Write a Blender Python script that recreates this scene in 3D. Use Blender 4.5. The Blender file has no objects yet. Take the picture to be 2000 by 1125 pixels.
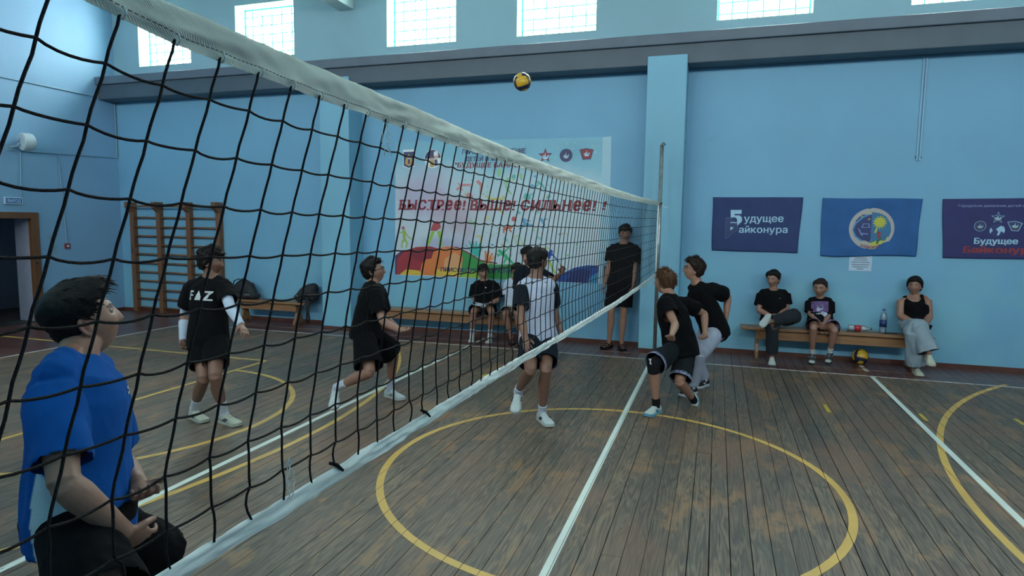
import bpy, bmesh, math, random
import numpy as np
from mathutils import Vector, Matrix
from mathutils.bvhtree import BVHTree
random.seed(7); np.random.seed(7)
SC = bpy.context.scene
COL = SC.collection
PI = math.pi

# ---------------------------------------------------------------- camera, sky, window light, exposure
cam_data = bpy.data.cameras.new('camera'); cam = bpy.data.objects.new('camera', cam_data); COL.objects.link(cam)
cam_data.sensor_width = 36.0; cam_data.sensor_fit = 'HORIZONTAL'; cam_data.lens = 1241.3 / 2000 * 36
cam_data.clip_start = 0.02; cam_data.clip_end = 200
YAW, PITCH, ROLL = 0.3102618, 0.1000645, 0.0136935
_f = Vector((-math.sin(YAW) * math.cos(PITCH), math.cos(YAW) * math.cos(PITCH), -math.sin(PITCH)))
_r = Vector((math.cos(YAW), math.sin(YAW), 0)); _u = _r.cross(_f)
_r2 = math.cos(ROLL) * _r + math.sin(ROLL) * _u; _u2 = -math.sin(ROLL) * _r + math.cos(ROLL) * _u
cam.matrix_world = Matrix(((_r2.x, _u2.x, -_f.x, 0.774717), (_r2.y, _u2.y, -_f.y, -9.59255), (_r2.z, _u2.z, -_f.z, 1.8), (0, 0, 0, 1)))
SC.camera = cam
SC.view_settings.view_transform = 'Standard'; SC.view_settings.look = 'None'
SC.view_settings.gamma = 1.0; SC.view_settings.use_curve_mapping = False
SC.view_settings.exposure = 0.7
world = bpy.data.worlds.new('world'); SC.world = world; world.use_nodes = True
_bg = world.node_tree.nodes['Background']; _bg.inputs['Color'].default_value = (1.0, 0.985, 0.955, 1); _bg.inputs['Strength'].default_value = 28.0

ROOM_X0, ROOM_X1, ROOM_Y0, CEIL = -10.38, 10.38, -10.25, 6.0
WIN_X = [-9.14, -6.91, -3.90, -1.67, 1.25, 3.62, 6.6, 9.0]      # centres of the high windows
WIN_W, WIN_Z0, WIN_Z1 = 1.24, 4.65, 5.58

def window_portal(x, y, facing):
    L = bpy.data.lights.new('window_daylight', 'AREA'); L.shape = 'RECTANGLE'; L.size = WIN_W; L.size_y = WIN_Z1 - WIN_Z0
    L.cycles.is_portal = True
    o = bpy.data.objects.new('window_daylight', L); COL.objects.link(o)
    o.location = (x, y, (WIN_Z0 + WIN_Z1) / 2); o.rotation_euler = (-facing * PI / 2, 0, 0)
for wx in WIN_X:
    window_portal(wx, 0.30, 1)
    window_portal(wx, ROOM_Y0 - 0.30, -1)

# ---------------------------------------------------------------- helpers
def link(o, parent=None):
    COL.objects.link(o)
    if parent is not None: o.parent = parent
    return o
def tag(o, label=None, cat=None, group=None, kind=None):
    if label: o['label'] = label
    if cat: o['category'] = cat
    if group: o['group'] = group
    if kind: o['kind'] = kind
    return o
def empty(name, loc=(0, 0, 0), rz=0.0):
    o = bpy.data.objects.new(name, None); COL.objects.link(o); o.location = loc; o.rotation_euler = (0, 0, rz); o.empty_display_size = 0.1
    return o
class MB:
    """collects simple shapes into one mesh"""
    def __init__(s): s.v = []; s.f = []; s.m = []
    def add(s, v, f, mi=0):
        b = len(s.v); s.v += [tuple(p) for p in v]; s.f += [tuple(i + b for i in q) for q in f]; s.m += [mi] * len(f); return s
    def box(s, x0, y0, z0, x1, y1, z1, mi=0):
        v = [(x0, y0, z0), (x1, y0, z0), (x1, y1, z0), (x0, y1, z0), (x0, y0, z1), (x1, y0, z1), (x1, y1, z1), (x0, y1, z1)]
        return s.add(v, [(0, 3, 2, 1), (4, 5, 6, 7), (0, 1, 5, 4), (1, 2, 6, 5), (2, 3, 7, 6), (3, 0, 4, 7)], mi)
    def tube(s, pts, r, n=8, mi=0, cap=True):
        pts = [Vector(p) for p in pts]; rr = r if isinstance(r, (list, tuple)) else [r] * len(pts)
        rings = []; up = None
        for i, p in enumerate(pts):
            t = (pts[min(i + 1, len(pts) - 1)] - pts[max(i - 1, 0)]); t = t.normalized() if t.length > 1e-9 else Vector((0, 0, 1))
            if up is None: up = t.orthogonal().normalized()
            up = (up - t * up.dot(t)); up = up.normalized() if up.length > 1e-6 else t.orthogonal().normalized()
            w = t.cross(up)
            rings.append([p + (up * math.cos(2 * PI * k / n) + w * math.sin(2 * PI * k / n)) * rr[i] for k in range(n)])
        v = [q for ring in rings for q in ring]; f = []
        for i in range(len(rings) - 1):
            for k in range(n):
                f.append((i * n + k, i * n + (k + 1) % n, (i + 1) * n + (k + 1) % n, (i + 1) * n + k))
        if cap:
            f.append(tuple(reversed(range(n)))); f.append(tuple(range((len(rings) - 1) * n, len(rings) * n)))
        return s.add(v, f, mi)
    def prism(s, poly, axis, a, b, mi=0):
        """2-D polygon extruded along an axis ('x': poly is (y,z); 'y': (x,z); 'z': (x,y))"""
        n = len(poly)
        def P(q, h): return {'x': (h, q[0], q[1]), 'y': (q[0], h, q[1]), 'z': (q[0], q[1], h)}[axis]
        v = [P(q, a) for q in poly] + [P(q, b) for q in poly]
        return s.add(v, [tuple(range(n)), tuple(range(2 * n - 1, n - 1, -1))] + [(i, i + n, (i + 1) % n + n, (i + 1) % n) for i in range(n)], mi)
    def lathe(s, prof, n=24, loc=(0, 0, 0), M=None, mi=0):
        v = []; f = []
        for r, z in prof:
            for k in range(n):
                p = Vector((r * math.cos(2 * PI * k / n), r * math.sin(2 * PI * k / n), z))
                if M is not None: p = M @ p
                v.append(p + Vector(loc))
        for i in range(len(prof) - 1):
            for k in range(n): f.append((i * n + k, i * n + (k + 1) % n, (i + 1) * n + (k + 1) % n, (i + 1) * n + k))
        f.append(tuple(reversed(range(n)))); f.append(tuple(range((len(prof) - 1) * n, len(prof) * n)))
        return s.add(v, f, mi)
    def build(s, name, mats, parent=None, bevel=0.0, smooth=False, seg=2, fix=True):
        me = bpy.data.meshes.new(name); me.from_pydata(s.v, [], s.f)
        mats = mats if isinstance(mats, (list, tuple)) else [mats]
        for m in mats: me.materials.append(m)
        if len(mats) > 1: me.polygons.foreach_set('material_index', s.m)
        if fix or bevel:
            bm = bmesh.new(); bm.from_mesh(me); bmesh.ops.recalc_face_normals(bm, faces=bm.faces)
            if bevel: bmesh.ops.bevel(bm, geom=[e for e in bm.edges if e.is_manifold and e.calc_face_angle(0) > 0.6], offset=bevel, segments=seg, affect='EDGES', profile=0.5)
            bm.to_mesh(me); bm.free()
        if smooth: me.polygons.foreach_set('use_smooth', [True] * len(me.polygons))
        me.update(); o = bpy.data.objects.new(name, me); return link(o, parent)
def polys_obj(name, items, parent=None, step=0.00025, y0=0.0, conform=None):
    """flat printed shapes on a wall-parallel surface facing -y: items = [(material, [(x,z)...])]"""
    bm = bmesh.new(); mats = []
    for k, (m, pts) in enumerate(items):
        if m not in mats: mats.append(m)
        pp = []
        for q in pts:
            if not pp or (abs(q[0] - pp[-1][0]) + abs(q[1] - pp[-1][1])) > 1e-5: pp.append(q)
        if len(pp) < 3: continue
        y = y0 - step * k
        vs = [bm.verts.new((q[0], (y if conform is None else conform(q[0], q[1]) - 0.002 - step * k), q[1])) for q in pp]
        try: f = bm.faces.new(vs)
        except ValueError: continue
        f.material_index = mats.index(m); f.normal_update()
        if f.normal.y > 0: f.normal_flip()
    bmesh.ops.triangulate(bm, faces=bm.faces)
    me = bpy.data.meshes.new(name); bm.to_mesh(me); bm.free()
    for m in mats: me.materials.append(m)
    return link(bpy.data.objects.new(name, me), parent)
def circle_pts(c, r, n=28, a0=0, a1=2 * PI, rz=None):
    rz = r if rz is None else rz
    return [(c[0] + r * math.cos(a0 + (a1 - a0) * i / n), c[1] + rz * math.sin(a0 + (a1 - a0) * i / n)) for i in range(n + (0 if abs(a1 - a0 - 2 * PI) < 1e-6 else 1))]
def star_pts(c, r, n=5, inner=0.42, rot=PI / 2):
    return [(c[0] + (r if i % 2 == 0 else r * inner) * math.cos(rot + PI * i / n), c[1] + (r if i % 2 == 0 else r * inner) * math.sin(rot + PI * i / n)) for i in range(2 * n)]
def text_mesh(s, bold=0.0, shear=0.0, space=1.0):
    v, f = _text_mesh(s, shear, space)
    if bold <= 0: return v, f
    V = []; F = []; k = 0
    for dx, dy in ((0, 0), (bold * .9, bold * .4), (-bold * .9, -bold * .4), (bold * .9, -bold * .4), (-bold * .9, bold * .4)):
        b = len(V); V += [(q[0] + dx, q[1] + dy, k * .0004) for q in v]; F += [tuple(i + b for i in q) for q in f]; k += 1
    return np.array(V), F
def _text_mesh(s, shear=0.0, space=1.0):
    if 'н' in s:                                                     # this glyph's overlapping outlines fill badly: set it stroke by stroke
        V = []; F = []; x = 0.0
        for ch in s:
            if ch == ' ': x += 0.28; continue
            if ch == 'н':
                v = np.array([(a + dx, b, 0) for (a0, a1, b0, b1) in ((.075, .163, 0, .542), (.421, .509, 0, .542), (.163, .421, .238, .319)) for dx in (0,) for (a, b) in ((a0, b0), (a1, b0), (a1, b1), (a0, b1))]); f = [(0, 1, 2, 3), (4, 5, 6, 7), (8, 9, 10, 11)]
            else: v, f = _text_mesh(ch)
            b = len(V); V += [(q[0] + x + shear * q[1], q[1], 0.0) for q in v]; F += [tuple(i + b for i in q) for q in f]; x += (v[:, 0].max() + 0.06) * space
        return np.array(V), F
    c = bpy.data.curves.new('lettering', 'FONT'); c.body = s; c.shear = shear; c.space_character = space; c.resolution_u = 3
    o = bpy.data.objects.new('lettering', c); COL.objects.link(o)
    dg = bpy.context.evaluated_depsgraph_get(); dg.update()
    me = bpy.data.meshes.new_from_object(o.evaluated_get(dg))
    v = np.array([(p.co.x, p.co.y, 0.0) for p in me.vertices]); f = [tuple(p.vertices) for p in me.polygons]
    bpy.data.objects.remove(o); bpy.data.curves.remove(c); bpy.data.meshes.remove(me)
    return v, f
def text_on_wall(name, s, a, capH, width, mat, parent, y, bold=0.02, shear=0.0, dz=0.0, conform=None, vshift=0.0):
    """lettering on a wall facing -y: left baseline point a=(x,z), cap height and width in metres"""
    v, f = text_mesh(s, bold, shear); x0, x1 = v[:, 0].min(), v[:, 0].max()
    sx = width / (x1 - x0); sz = capH / 0.70
    P = [(a[0] + (p[0] - x0) * sx, y - p[2], a[1] + p[1] * sz + dz * (p[0] - x0) / (x1 - x0)) for p in v]
    if conform: P = [(p[0], conform(p[0], p[2]) - 0.003 + p[1] - y, p[2]) for p in P]
    me = bpy.data.meshes.new(name); me.from_pydata(P, [], f); me.materials.append(mat); me.update()
    return link(bpy.data.objects.new(name, me), parent)
def vnoise(P, seed=0):
    """smooth value noise in [-1,1] on an (N,3) array"""
    P = np.asarray(P, float); I = np.floor(P).astype(np.int64); F = P - I; F = F * F * (3 - 2 * F)
    def h(i, j, k):
        n = (i * 374761393 + j * 668265263 + k * 2147483647 + seed * 1274126177) & 0xffffffff
        n = ((n ^ (n >> 13)) * 1274126177) & 0xffffffff; n = (n ^ (n >> 16)) & 0xffff
        return n / 32767.5 - 1
    r = 0
    for a in (0, 1):
        for b in (0, 1):
            for c in (0, 1):
                w = (F[:, 0] if a else 1 - F[:, 0]) * (F[:, 1] if b else 1 - F[:, 1]) * (F[:, 2] if c else 1 - F[:, 2])
                r = r + w * h(I[:, 0] + a, I[:, 1] + b, I[:, 2] + c)
    return r

# ---------------------------------------------------------------- materials
def new_mat(name, rough=0.6, metallic=0.0, spec=None):
    m = bpy.data.materials.new(name); m.use_nodes = True; nt = m.node_tree; b = nt.nodes['Principled BSDF']
    b.inputs['Roughness'].default_value = rough; b.inputs['Metallic'].default_value = metallic
    if spec is not None: b.inputs['Specular IOR Level'].default_value = spec
    return m, nt, b
def N(nt, typ, **kw):
    n = nt.nodes.new(typ)
    for k, v in kw.items(): setattr(n, k, v)
    return n
def math_n(nt, op, a, b=None, c=None, clamp=False):
    n = nt.nodes.new('ShaderNodeMath'); n.operation = op; n.use_clamp = clamp
    for i, x in enumerate((a, b, c)):
        if x is None: continue
        if isinstance(x, (int, float)): n.inputs[i].default_value = x
        else: nt.links.new(x, n.inputs[i])
    return n.outputs[0]
def noise_n(nt, vec, scale, detail=3, rough=0.55, dist=0.0):
    n = nt.nodes.new('ShaderNodeTexNoise'); n.inputs['Scale'].default_value = scale; n.inputs['Detail'].default_value = detail
    n.inputs['Roughness'].default_value = rough; n.inputs['Distortion'].default_value = dist
    if vec is not None: nt.links.new(vec, n.inputs['Vector'])
    return n.outputs['Fac']
def ramp_n(nt, fac, stops):
    n = nt.nodes.new('ShaderNodeValToRGB'); el = n.color_ramp.elements
    while len(el) < len(stops): el.new(0.5)
    for e, (p, c) in zip(el, stops): e.position = p; e.color = (*c, 1)
    nt.links.new(fac, n.inputs['Fac']); return n.outputs['Color']
def map_n(nt, fac, a, b, c=0.0, d=1.0):
    n = nt.nodes.new('ShaderNodeMapRange'); n.clamp = True
    for i, v in zip((1, 2, 3, 4), (a, b, c, d)): n.inputs[i].default_value = v
    nt.links.new(fac, n.inputs[0]); return n.outputs[0]
def mix_n(nt, fac, a, b):
    n = nt.nodes.new('ShaderNodeMix'); n.data_type = 'RGBA'
    if isinstance(fac, (int, float)): n.inputs[0].default_value = fac
    else: nt.links.new(fac, n.inputs[0])
    for i, x in ((6, a), (7, b)):
        if isinstance(x, tuple): n.inputs[i].default_value = (*x, 1)
        else: nt.links.new(x, n.inputs[i])
    return n.outputs[2]
def bump_n(nt, b, h, strength=0.2, dist=0.01):
    n = nt.nodes.new('ShaderNodeBump'); n.inputs['Strength'].default_value = strength; n.inputs['Distance'].default_value = dist
    nt.links.new(h, n.inputs['Height']); nt.links.new(n.outputs[0], b.inputs['Normal'])
def pos_n(nt): return nt.nodes.new('ShaderNodeNewGeometry').outputs['Position']
def scale_vec(nt, vec, s):
    n = nt.nodes.new('ShaderNodeVectorMath'); n.operation = 'MULTIPLY'; nt.links.new(vec, n.inputs[0]); n.inputs[1].default_value = s; return n.outputs[0]
_mc = {}
def plain(name, col, rough=0.6, var=0.12, scale=14.0, metallic=0.0, bump=0.0):
    """a plain coloured surface with slight mottling in object space"""
    if name in _mc: return _mc[name]
    m, nt, b = new_mat(name, rough, metallic)
    tc = nt.nodes.new('ShaderNodeTexCoord').outputs['Object']
    n = noise_n(nt, tc, scale, 3)
    c = ramp_n(nt, n, [(0.3, tuple(x * (1 - var) for x in col)), (0.7, tuple(min(1, x * (1 + var)) for x in col))])
    nt.links.new(c, b.inputs['Base Color'])
    if bump: bump_n(nt, b, n, bump, 0.01)
    _mc[name] = m; return m
def wood(name, a, c, rough=0.45, axis='x'):
    if name in _mc: return _mc[name]
    m, nt, b = new_mat(name, rough)
    tc = nt.nodes.new('ShaderNodeTexCoord').outputs['Object']
    s = {'x': (2.0, 26, 26), 'z': (26, 26, 2.0)}[axis]
    n = noise_n(nt, scale_vec(nt, tc, s), 1.3, 4, 0.6, 0.6)
    k = noise_n(nt, scale_vec(nt, tc, tuple(4 if x > 5 else 1.5 for x in s)), 2.0, 1)
    col = ramp_n(nt, n, [(0.25, a), (0.75, c)])
    col = mix_n(nt, map_n(nt, k, 0.68, 0.78), col, tuple(x * 0.45 for x in a))
    nt.links.new(col, b.inputs['Base Color']); bump_n(nt, b, n, 0.15, 0.004)
    _mc[name] = m; return m
def wall_paint(name, low, high, zsplit, patch=None, stain=True):
    m, nt, b = new_mat(name, 0.62)
    p = pos_n(nt); sx = nt.nodes.new('ShaderNodeSeparateXYZ'); nt.links.new(p, sx.inputs[0])
    n1 = noise_n(nt, p, 0.55, 4); n2 = noise_n(nt, p, 9.0, 5)
    lo = mix_n(nt, map_n(nt, n1, 0.35, 0.65), tuple(x * 0.95 for x in low), tuple(x * 1.05 for x in low))
    if patch:
        pz = map_n(nt, sx.outputs['Z'], 1.75, 0.8); pn = noise_n(nt, p, 0.9, 3)
        lo = mix_n(nt, math_n(nt, 'MULTIPLY', math_n(nt, 'MULTIPLY', pz, map_n(nt, pn, 0.44, 0.56)), 0.55), lo, patch)
    hi = mix_n(nt, map_n(nt, n1, 0.3, 0.7), tuple(x * 0.95 for x in high), tuple(x * 1.03 for x in high))
    c = mix_n(nt, map_n(nt, sx.outputs['Z'], zsplit - 0.01, zsplit + 0.01), lo, hi)
    if stain:
        st = noise_n(nt, scale_vec(nt, p, (1.4, 1.4, 2.6)), 1.6, 4)
        c = mix_n(nt, math_n(nt, 'MULTIPLY', map_n(nt, st, 0.70, 0.80), 0.25), c, tuple(x * 0.6 for x in low))
    nt.links.new(c, b.inputs['Base Color'])
    bump_n(nt, b, math_n(nt, 'ADD', n2, math_n(nt, 'MULTIPLY', noise_n(nt, p, 60, 2), 0.4)), 0.18, 0.008)
    return m
BLUE = (0.150, 0.358, 0.545)
M_WALL = wall_paint('blue_wall_paint', BLUE, (0.20, 0.35, 0.43), 4.40, (0.185, 0.44, 0.55))
M_LEFT = wall_paint('teal_wall_paint', (0.195, 0.365, 0.56), (0.195, 0.365, 0.56), 4.07, None)
M_PILLAR = wall_paint('pillar_paint', (0.165, 0.385, 0.54), (0.20, 0.35, 0.43), 4.6, (0.195, 0.47, 0.55), False)
M_CEIL = plain('whitewashed_ceiling', (0.55, 0.62, 0.64), 0.8, 0.05, 3)
M_CBEAM = plain('ceiling_beam_paint', (0.45, 0.55, 0.58), 0.7, 0.05, 3)
M_BEAM = plain('slate_beam_paint', (0.048, 0.078, 0.112), 0.5, 0.10, 2.5)
M_REVEAL = plain('mint_window_reveal', (0.26, 0.50, 0.43), 0.6, 0.05)
M_GRILLE = plain('teal_grille_paint', (0.06, 0.38, 0.36), 0.5, 0.08)
M_BASEB = plain('brown_baseboard_paint', (0.085, 0.030, 0.022), 0.40, 0.2, 6)
M_WHITE = plain('white_paint', (0.62, 0.66, 0.68), 0.5, 0.05)
M_DARK = plain('dark_plastic', (0.012, 0.013, 0.015), 0.45, 0.1)
M_STEEL = plain('galvanised_steel', (0.30, 0.31, 0.31), 0.35, 0.2, 20, 0.85)
M_PINE = wood('varnished_pine', (0.20, 0.098, 0.045), (0.31, 0.165, 0.078), 0.38)
M_PINEZ = wood('varnished_pine_upright', (0.18, 0.088, 0.04), (0.27, 0.14, 0.065), 0.4, 'z')
M_BAR = wood('brown_bar_wood', (0.12, 0.055, 0.028), (0.20, 0.095, 0.046), 0.42, 'z')
M_RUNG = wood('rung_wood', (0.12, 0.062, 0.032), (0.20, 0.105, 0.052), 0.42, 'x')
M_DOORW = wood('door_frame_wood', (0.11, 0.048, 0.02), (0.17, 0.078, 0.032), 0.45, 'z')

def glass_mat():
    m = bpy.data.materials.new('window_glass'); m.use_nodes = True; nt = m.node_tree; nt.nodes.clear()
    o = N(nt, 'ShaderNodeOutputMaterial'); t = N(nt, 'ShaderNodeBsdfTransparent'); t.inputs[0].default_value = (0.93, 0.98, 0.97, 1)
    g = N(nt, 'ShaderNodeBsdfGlossy'); g.inputs['Roughness'].default_value = 0.05
    mx = N(nt, 'ShaderNodeMixShader'); mx.inputs[0].default_value = 0.05; nt.links.new(t.outputs[0], mx.inputs[1]); nt.links.new(g.outputs[0], mx.inputs[2])
    nt.links.new(mx.outputs[0], o.inputs[0]); return m
M_GLASS = glass_mat()

def floor_mat():
    m, nt, b = new_mat('worn_plank_wood', 0.5)
    p = pos_n(nt); sp = nt.nodes.new('ShaderNodeSeparateXYZ'); nt.links.new(p, sp.inputs[0])
    rnd = nt.nodes.new('ShaderNodeObjectInfo').outputs['Random']
    off = nt.nodes.new('ShaderNodeCombineXYZ'); nt.links.new(math_n(nt, 'MULTIPLY', rnd, 61.0), off.inputs[0]); nt.links.new(math_n(nt, 'MULTIPLY', rnd, 37.0), off.inputs[1])
    va = nt.nodes.new('ShaderNodeVectorMath'); va.operation = 'ADD'; nt.links.new(p, va.inputs[0]); nt.links.new(off.outputs[0], va.inputs[1]); q = va.outputs[0]
    grain = noise_n(nt, scale_vec(nt, q, (85, 3.2, 1)), 1.0, 6, 0.68, 0.7)
    ring = noise_n(nt, scale_vec(nt, q, (15, 1.1, 1)), 1.0, 2, 0.5, 0.3)
    rings = math_n(nt, 'FRACT', math_n(nt, 'MULTIPLY', ring, 9.0)); rings = math_n(nt, 'ABSOLUTE', math_n(nt, 'SUBTRACT', math_n(nt, 'MULTIPLY', rings, 2.0), 1.0))
    g = math_n(nt, 'ADD', math_n(nt, 'MULTIPLY', grain, 0.72), math_n(nt, 'MULTIPLY', rings, 0.30))
    col = ramp_n(nt, g, [(0.28, (0.036, 0.028, 0.022)), (0.50, (0.112, 0.083, 0.059)), (0.80, (0.235, 0.178, 0.122))])
    tone = ramp_n(nt, rnd, [(0.0, (0.78, 0.76, 0.76)), (0.5, (1, 1, 1)), (1.0, (1.20, 1.13, 1.05))])
    mu = nt.nodes.new('ShaderNodeMix'); mu.data_type = 'RGBA'; mu.blend_type = 'MULTIPLY'; mu.inputs[0].default_value = 1.0
    nt.links.new(col, mu.inputs[6]); nt.links.new(tone, mu.inputs[7]); col = mu.outputs[2]
    # remaining varnish: ochre and reddish islands; grey-green scuffs
    is1 = noise_n(nt, scale_vec(nt, p, (1.9, 1.05, 1)), 1.5, 6, 0.66, 0.2); is2 = noise_n(nt, scale_vec(nt, p, (2.2, 1.1, 1)), 0.55, 4, 0.6)
    och = math_n(nt, 'MULTIPLY', map_n(nt, is1, 0.545, 0.61), map_n(nt, grain, 0.34, 0.54, 0.10, 0.95))
    col = mix_n(nt, math_n(nt, 'MULTIPLY', och, 0.75), col, (0.31, 0.165, 0.072))
    red = math_n(nt, 'MULTIPLY', map_n(nt, is2, 0.50, 0.64), map_n(nt, sp.outputs['Y'], -9.2, -5.5))
    col = mix_n(nt, math_n(nt, 'MULTIPLY', red, 0.60), col, (0.20, 0.100, 0.056))
    sc_ = noise_n(nt, scale_vec(nt, p, (3.4, 1.6, 1)), 1.1, 5, 0.62)
    col = mix_n(nt, math_n(nt, 'MULTIPLY', map_n(nt, sc_, 0.55, 0.67), 0.65), col, (0.058, 0.055, 0.047))
    spot = noise_n(nt, scale_vec(nt, p, (13, 9, 1)), 1.0, 2); col = mix_n(nt, math_n(nt, 'MULTIPLY', map_n(nt, spot, 0.76, 0.80), 0.75), col, (0.02, 0.018, 0.016))
    # the painted apron outside the court
    ex = math_n(nt, 'MAXIMUM', math_n(nt, 'GREATER_THAN', sp.outputs['Y'], -0.955), math_n(nt, 'LESS_THAN', sp.outputs['Y'], -9.25))
    ex = math_n(nt, 'MAXIMUM', ex, math_n(nt, 'LESS_THAN', sp.outputs['X'], -7.93)); ex = math_n(nt, 'MAXIMUM', ex, math_n(nt, 'GREATER_THAN', sp.outputs['X'], 7.93))
    apc = mix_n(nt, map_n(nt, is2, 0.35, 0.65), (0.085, 0.030, 0.027), (0.112, 0.047, 0.040))
    apc = mix_n(nt, math_n(nt, 'MULTIPLY', map_n(nt, sc_, 0.58, 0.72), 0.4), apc, (0.075, 0.062, 0.062))
    col = mix_n(nt, ex, col, apc)
    nt.links.new(col, b.inputs['Base Color'])
    rg = map_n(nt, grain, 0.3, 0.7, 0.40, 0.58); rr = nt.nodes.new('ShaderNodeMix'); rr.data_type = 'FLOAT'; nt.links.new(ex, rr.inputs[0]); nt.links.new(rg, rr.inputs[2]); rr.inputs[3].default_value = 0.30
    nt.links.new(rr.outputs[0], b.inputs['Roughness'])
    bump_n(nt, b, g, 0.30, 0.003)
    return m
M_PLANK = floor_mat()
M_SUB = plain('dark_subfloor', (0.012, 0.010, 0.009), 0.9)
def line_mat(name, col, wear):
    m, nt, b = new_mat(name, 0.45)
    p = pos_n(nt); n1 = noise_n(nt, scale_vec(nt, p, (24, 5, 1)), 1.0, 4, 0.65); n2 = noise_n(nt, p, 2.0, 4)
    sp = nt.nodes.new('ShaderNodeSeparateXYZ'); nt.links.new(p, sp.inputs[0])
    fr = math_n(nt, 'FRACT', math_n(nt, 'DIVIDE', math_n(nt, 'ADD', sp.outputs['X'], 10.38), 0.113)); gap = math_n(nt, 'GREATER_THAN', fr, 0.965)
    c = mix_n(nt, map_n(nt, n2, 0.35, 0.65), tuple(x * 0.86 for x in col), tuple(x * 1.05 for x in col))
    nt.links.new(c, b.inputs['Base Color'])
    a = math_n(nt, 'SUBTRACT', 1.0, math_n(nt, 'MULTIPLY', map_n(nt, math_n(nt, 'ADD', n1, math_n(nt, 'MULTIPLY', n2, 0.5)), 0.94 - wear, 1.04 - wear), 0.85))
    a = math_n(nt, 'MULTIPLY', a, math_n(nt, 'SUBTRACT', 1.0, math_n(nt, 'MULTIPLY', gap, 0.8)))
    nt.links.new(a, b.inputs['Alpha']); return m
M_LW = line_mat('white_line_paint', (0.72, 0.78, 0.73), -0.02)
M_LW2 = line_mat('worn_white_line_paint', (0.56, 0.52, 0.49), 0.02)
M_LY = line_mat('yellow_line_paint', (0.68, 0.41, 0.085), -0.03)
M_LT = line_mat('worn_tan_line_paint', (0.30, 0.20, 0.145), 0.02)
M_LB = line_mat('bright_yellow_mark_paint', (0.65, 0.45, 0.03), 0.0)

# ---------------------------------------------------------------- room shell
def wall_with_windows(name, y_in, y_out, mats):
    m = MB(); xs = [ROOM_X0 - 0.3]
    lo, hi = min(y_in, y_out), max(y_in, y_out)
    m.box(ROOM_X0 - 0.3, lo, -0.1, ROOM_X1 + 0.3, hi, WIN_Z0); m.box(ROOM_X0 - 0.3, lo, WIN_Z1, ROOM_X1 + 0.3, hi, CEIL + 0.15)
    e = ROOM_X0 - 0.3
    for x in WIN_X:
        m.box(e, lo, WIN_Z0, x - WIN_W / 2, hi, WIN_Z1); e = x + WIN_W / 2
    m.box(e, lo, WIN_Z0, ROOM_X1 + 0.3, hi, WIN_Z1)
    return tag(m.build(name, mats), kind='structure')
wall_with_windows('wall_back', 0.0, 0.32, M_WALL)
wall_with_windows('wall_front', ROOM_Y0, ROOM_Y0 - 0.32, M_WALL)
tag(MB().box(ROOM_X1, ROOM_Y0, -0.1, ROOM_X1 + 0.3, 0, CEIL + 0.15).build('wall_right', M_LEFT), kind='structure')
DY0, DY1, DZ = -2.95, -1.72, 1.80                                     # doorway in the left wall
WL = ROOM_X0 - 0.42
wl = MB().box(WL, DY1, -0.1, ROOM_X0, 0, CEIL + 0.15).box(WL, ROOM_Y0, -0.1, ROOM_X0, DY0, CEIL + 0.15).box(WL, DY0, DZ, ROOM_X0, DY1, CEIL + 0.15)
tag(wl.build('wall_left', M_LEFT), kind='structure')
tag(MB().box(ROOM_X0 - 0.4, ROOM_Y0 - 0.3, CEIL, ROOM_X1 + 0.3, 0.3, CEIL + 0.15).build('ceiling', M_CEIL), kind='structure')
# dark lobby behind the doorway
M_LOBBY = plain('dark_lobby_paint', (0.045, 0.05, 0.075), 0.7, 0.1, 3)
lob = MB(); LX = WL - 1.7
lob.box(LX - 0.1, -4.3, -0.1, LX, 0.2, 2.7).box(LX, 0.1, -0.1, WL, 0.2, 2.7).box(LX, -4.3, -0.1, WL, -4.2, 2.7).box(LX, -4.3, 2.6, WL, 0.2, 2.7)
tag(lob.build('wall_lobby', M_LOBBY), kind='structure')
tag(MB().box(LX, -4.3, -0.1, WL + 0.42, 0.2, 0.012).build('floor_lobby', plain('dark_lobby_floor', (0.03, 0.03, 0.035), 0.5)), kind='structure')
tag(MB().box(WL + 0.01, DY1 - 0.004, 0.02, ROOM_X0 - 0.06, DY1 + 0.002, DZ).build('trim_10', plain('pale_reveal_paint', (0.30, 0.33, 0.45), 0.6, 0.06)), kind='structure')
pl_ = MB().box(LX, -2.58, 1.40, LX + 0.03, -2.32, 1.56).build('wall_plate', M_DARK, bevel=0.004); tag(pl_, 'small dark plate on the lobby wall seen through the doorway', 'plate')
hk = empty('coat_hook', (LX, -2.12, 1.12)); MB().box(0, -0.05, -0.04, 0.02, 0.05, 0.04).build('back_plate', M_DARK, hk, 0.003); MB().tube([(0.01, 0, -0.02), (0.06, 0, -0.04), (0.08, 0, 0.0)], 0.012).build('hook', M_DARK, hk)
tag(hk, 'dark hook on the lobby wall below the dark plate', 'hook')
# pillars, ledge beam, ceiling beams, baseboards
PIL = [(-5.53, -4.98), (-0.245, 0.29), (5.05, 5.60)]
for i, (a, b) in enumerate(PIL):
    tag(MB().box(a, -0.42, 0.0, b, 0.0, 4.13).build('wall_pillar', M_PILLAR, bevel=0.012), kind='structure')
    tag(MB().box(a - 0.004, -0.428, 0.0, b + 0.004, 0, 0.05).build('baseboard_pillar', M_BASEB), kind='structure')
    tag(MB().box((a + b) / 2 - 0.14, ROOM_Y0, 5.30, (a + b) / 2 + 0.14, 0, CEIL).build('ceiling_beam', M_CBEAM, bevel=0.01), kind='structure')
tag(MB().box(ROOM_X0, -0.37, 4.015, ROOM_X1, 0, 4.29).build('trim_1', M_BEAM, bevel=0.01), kind='structure')
tag(MB().box(ROOM_X0 - 0.0, -0.42, 4.275, ROOM_X1, 0, 4.42).build('trim_2', plain('slate_ledge_paint', (0.075, 0.108, 0.152), 0.5, 0.10, 2.5), bevel=0.012), kind='structure')
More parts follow.
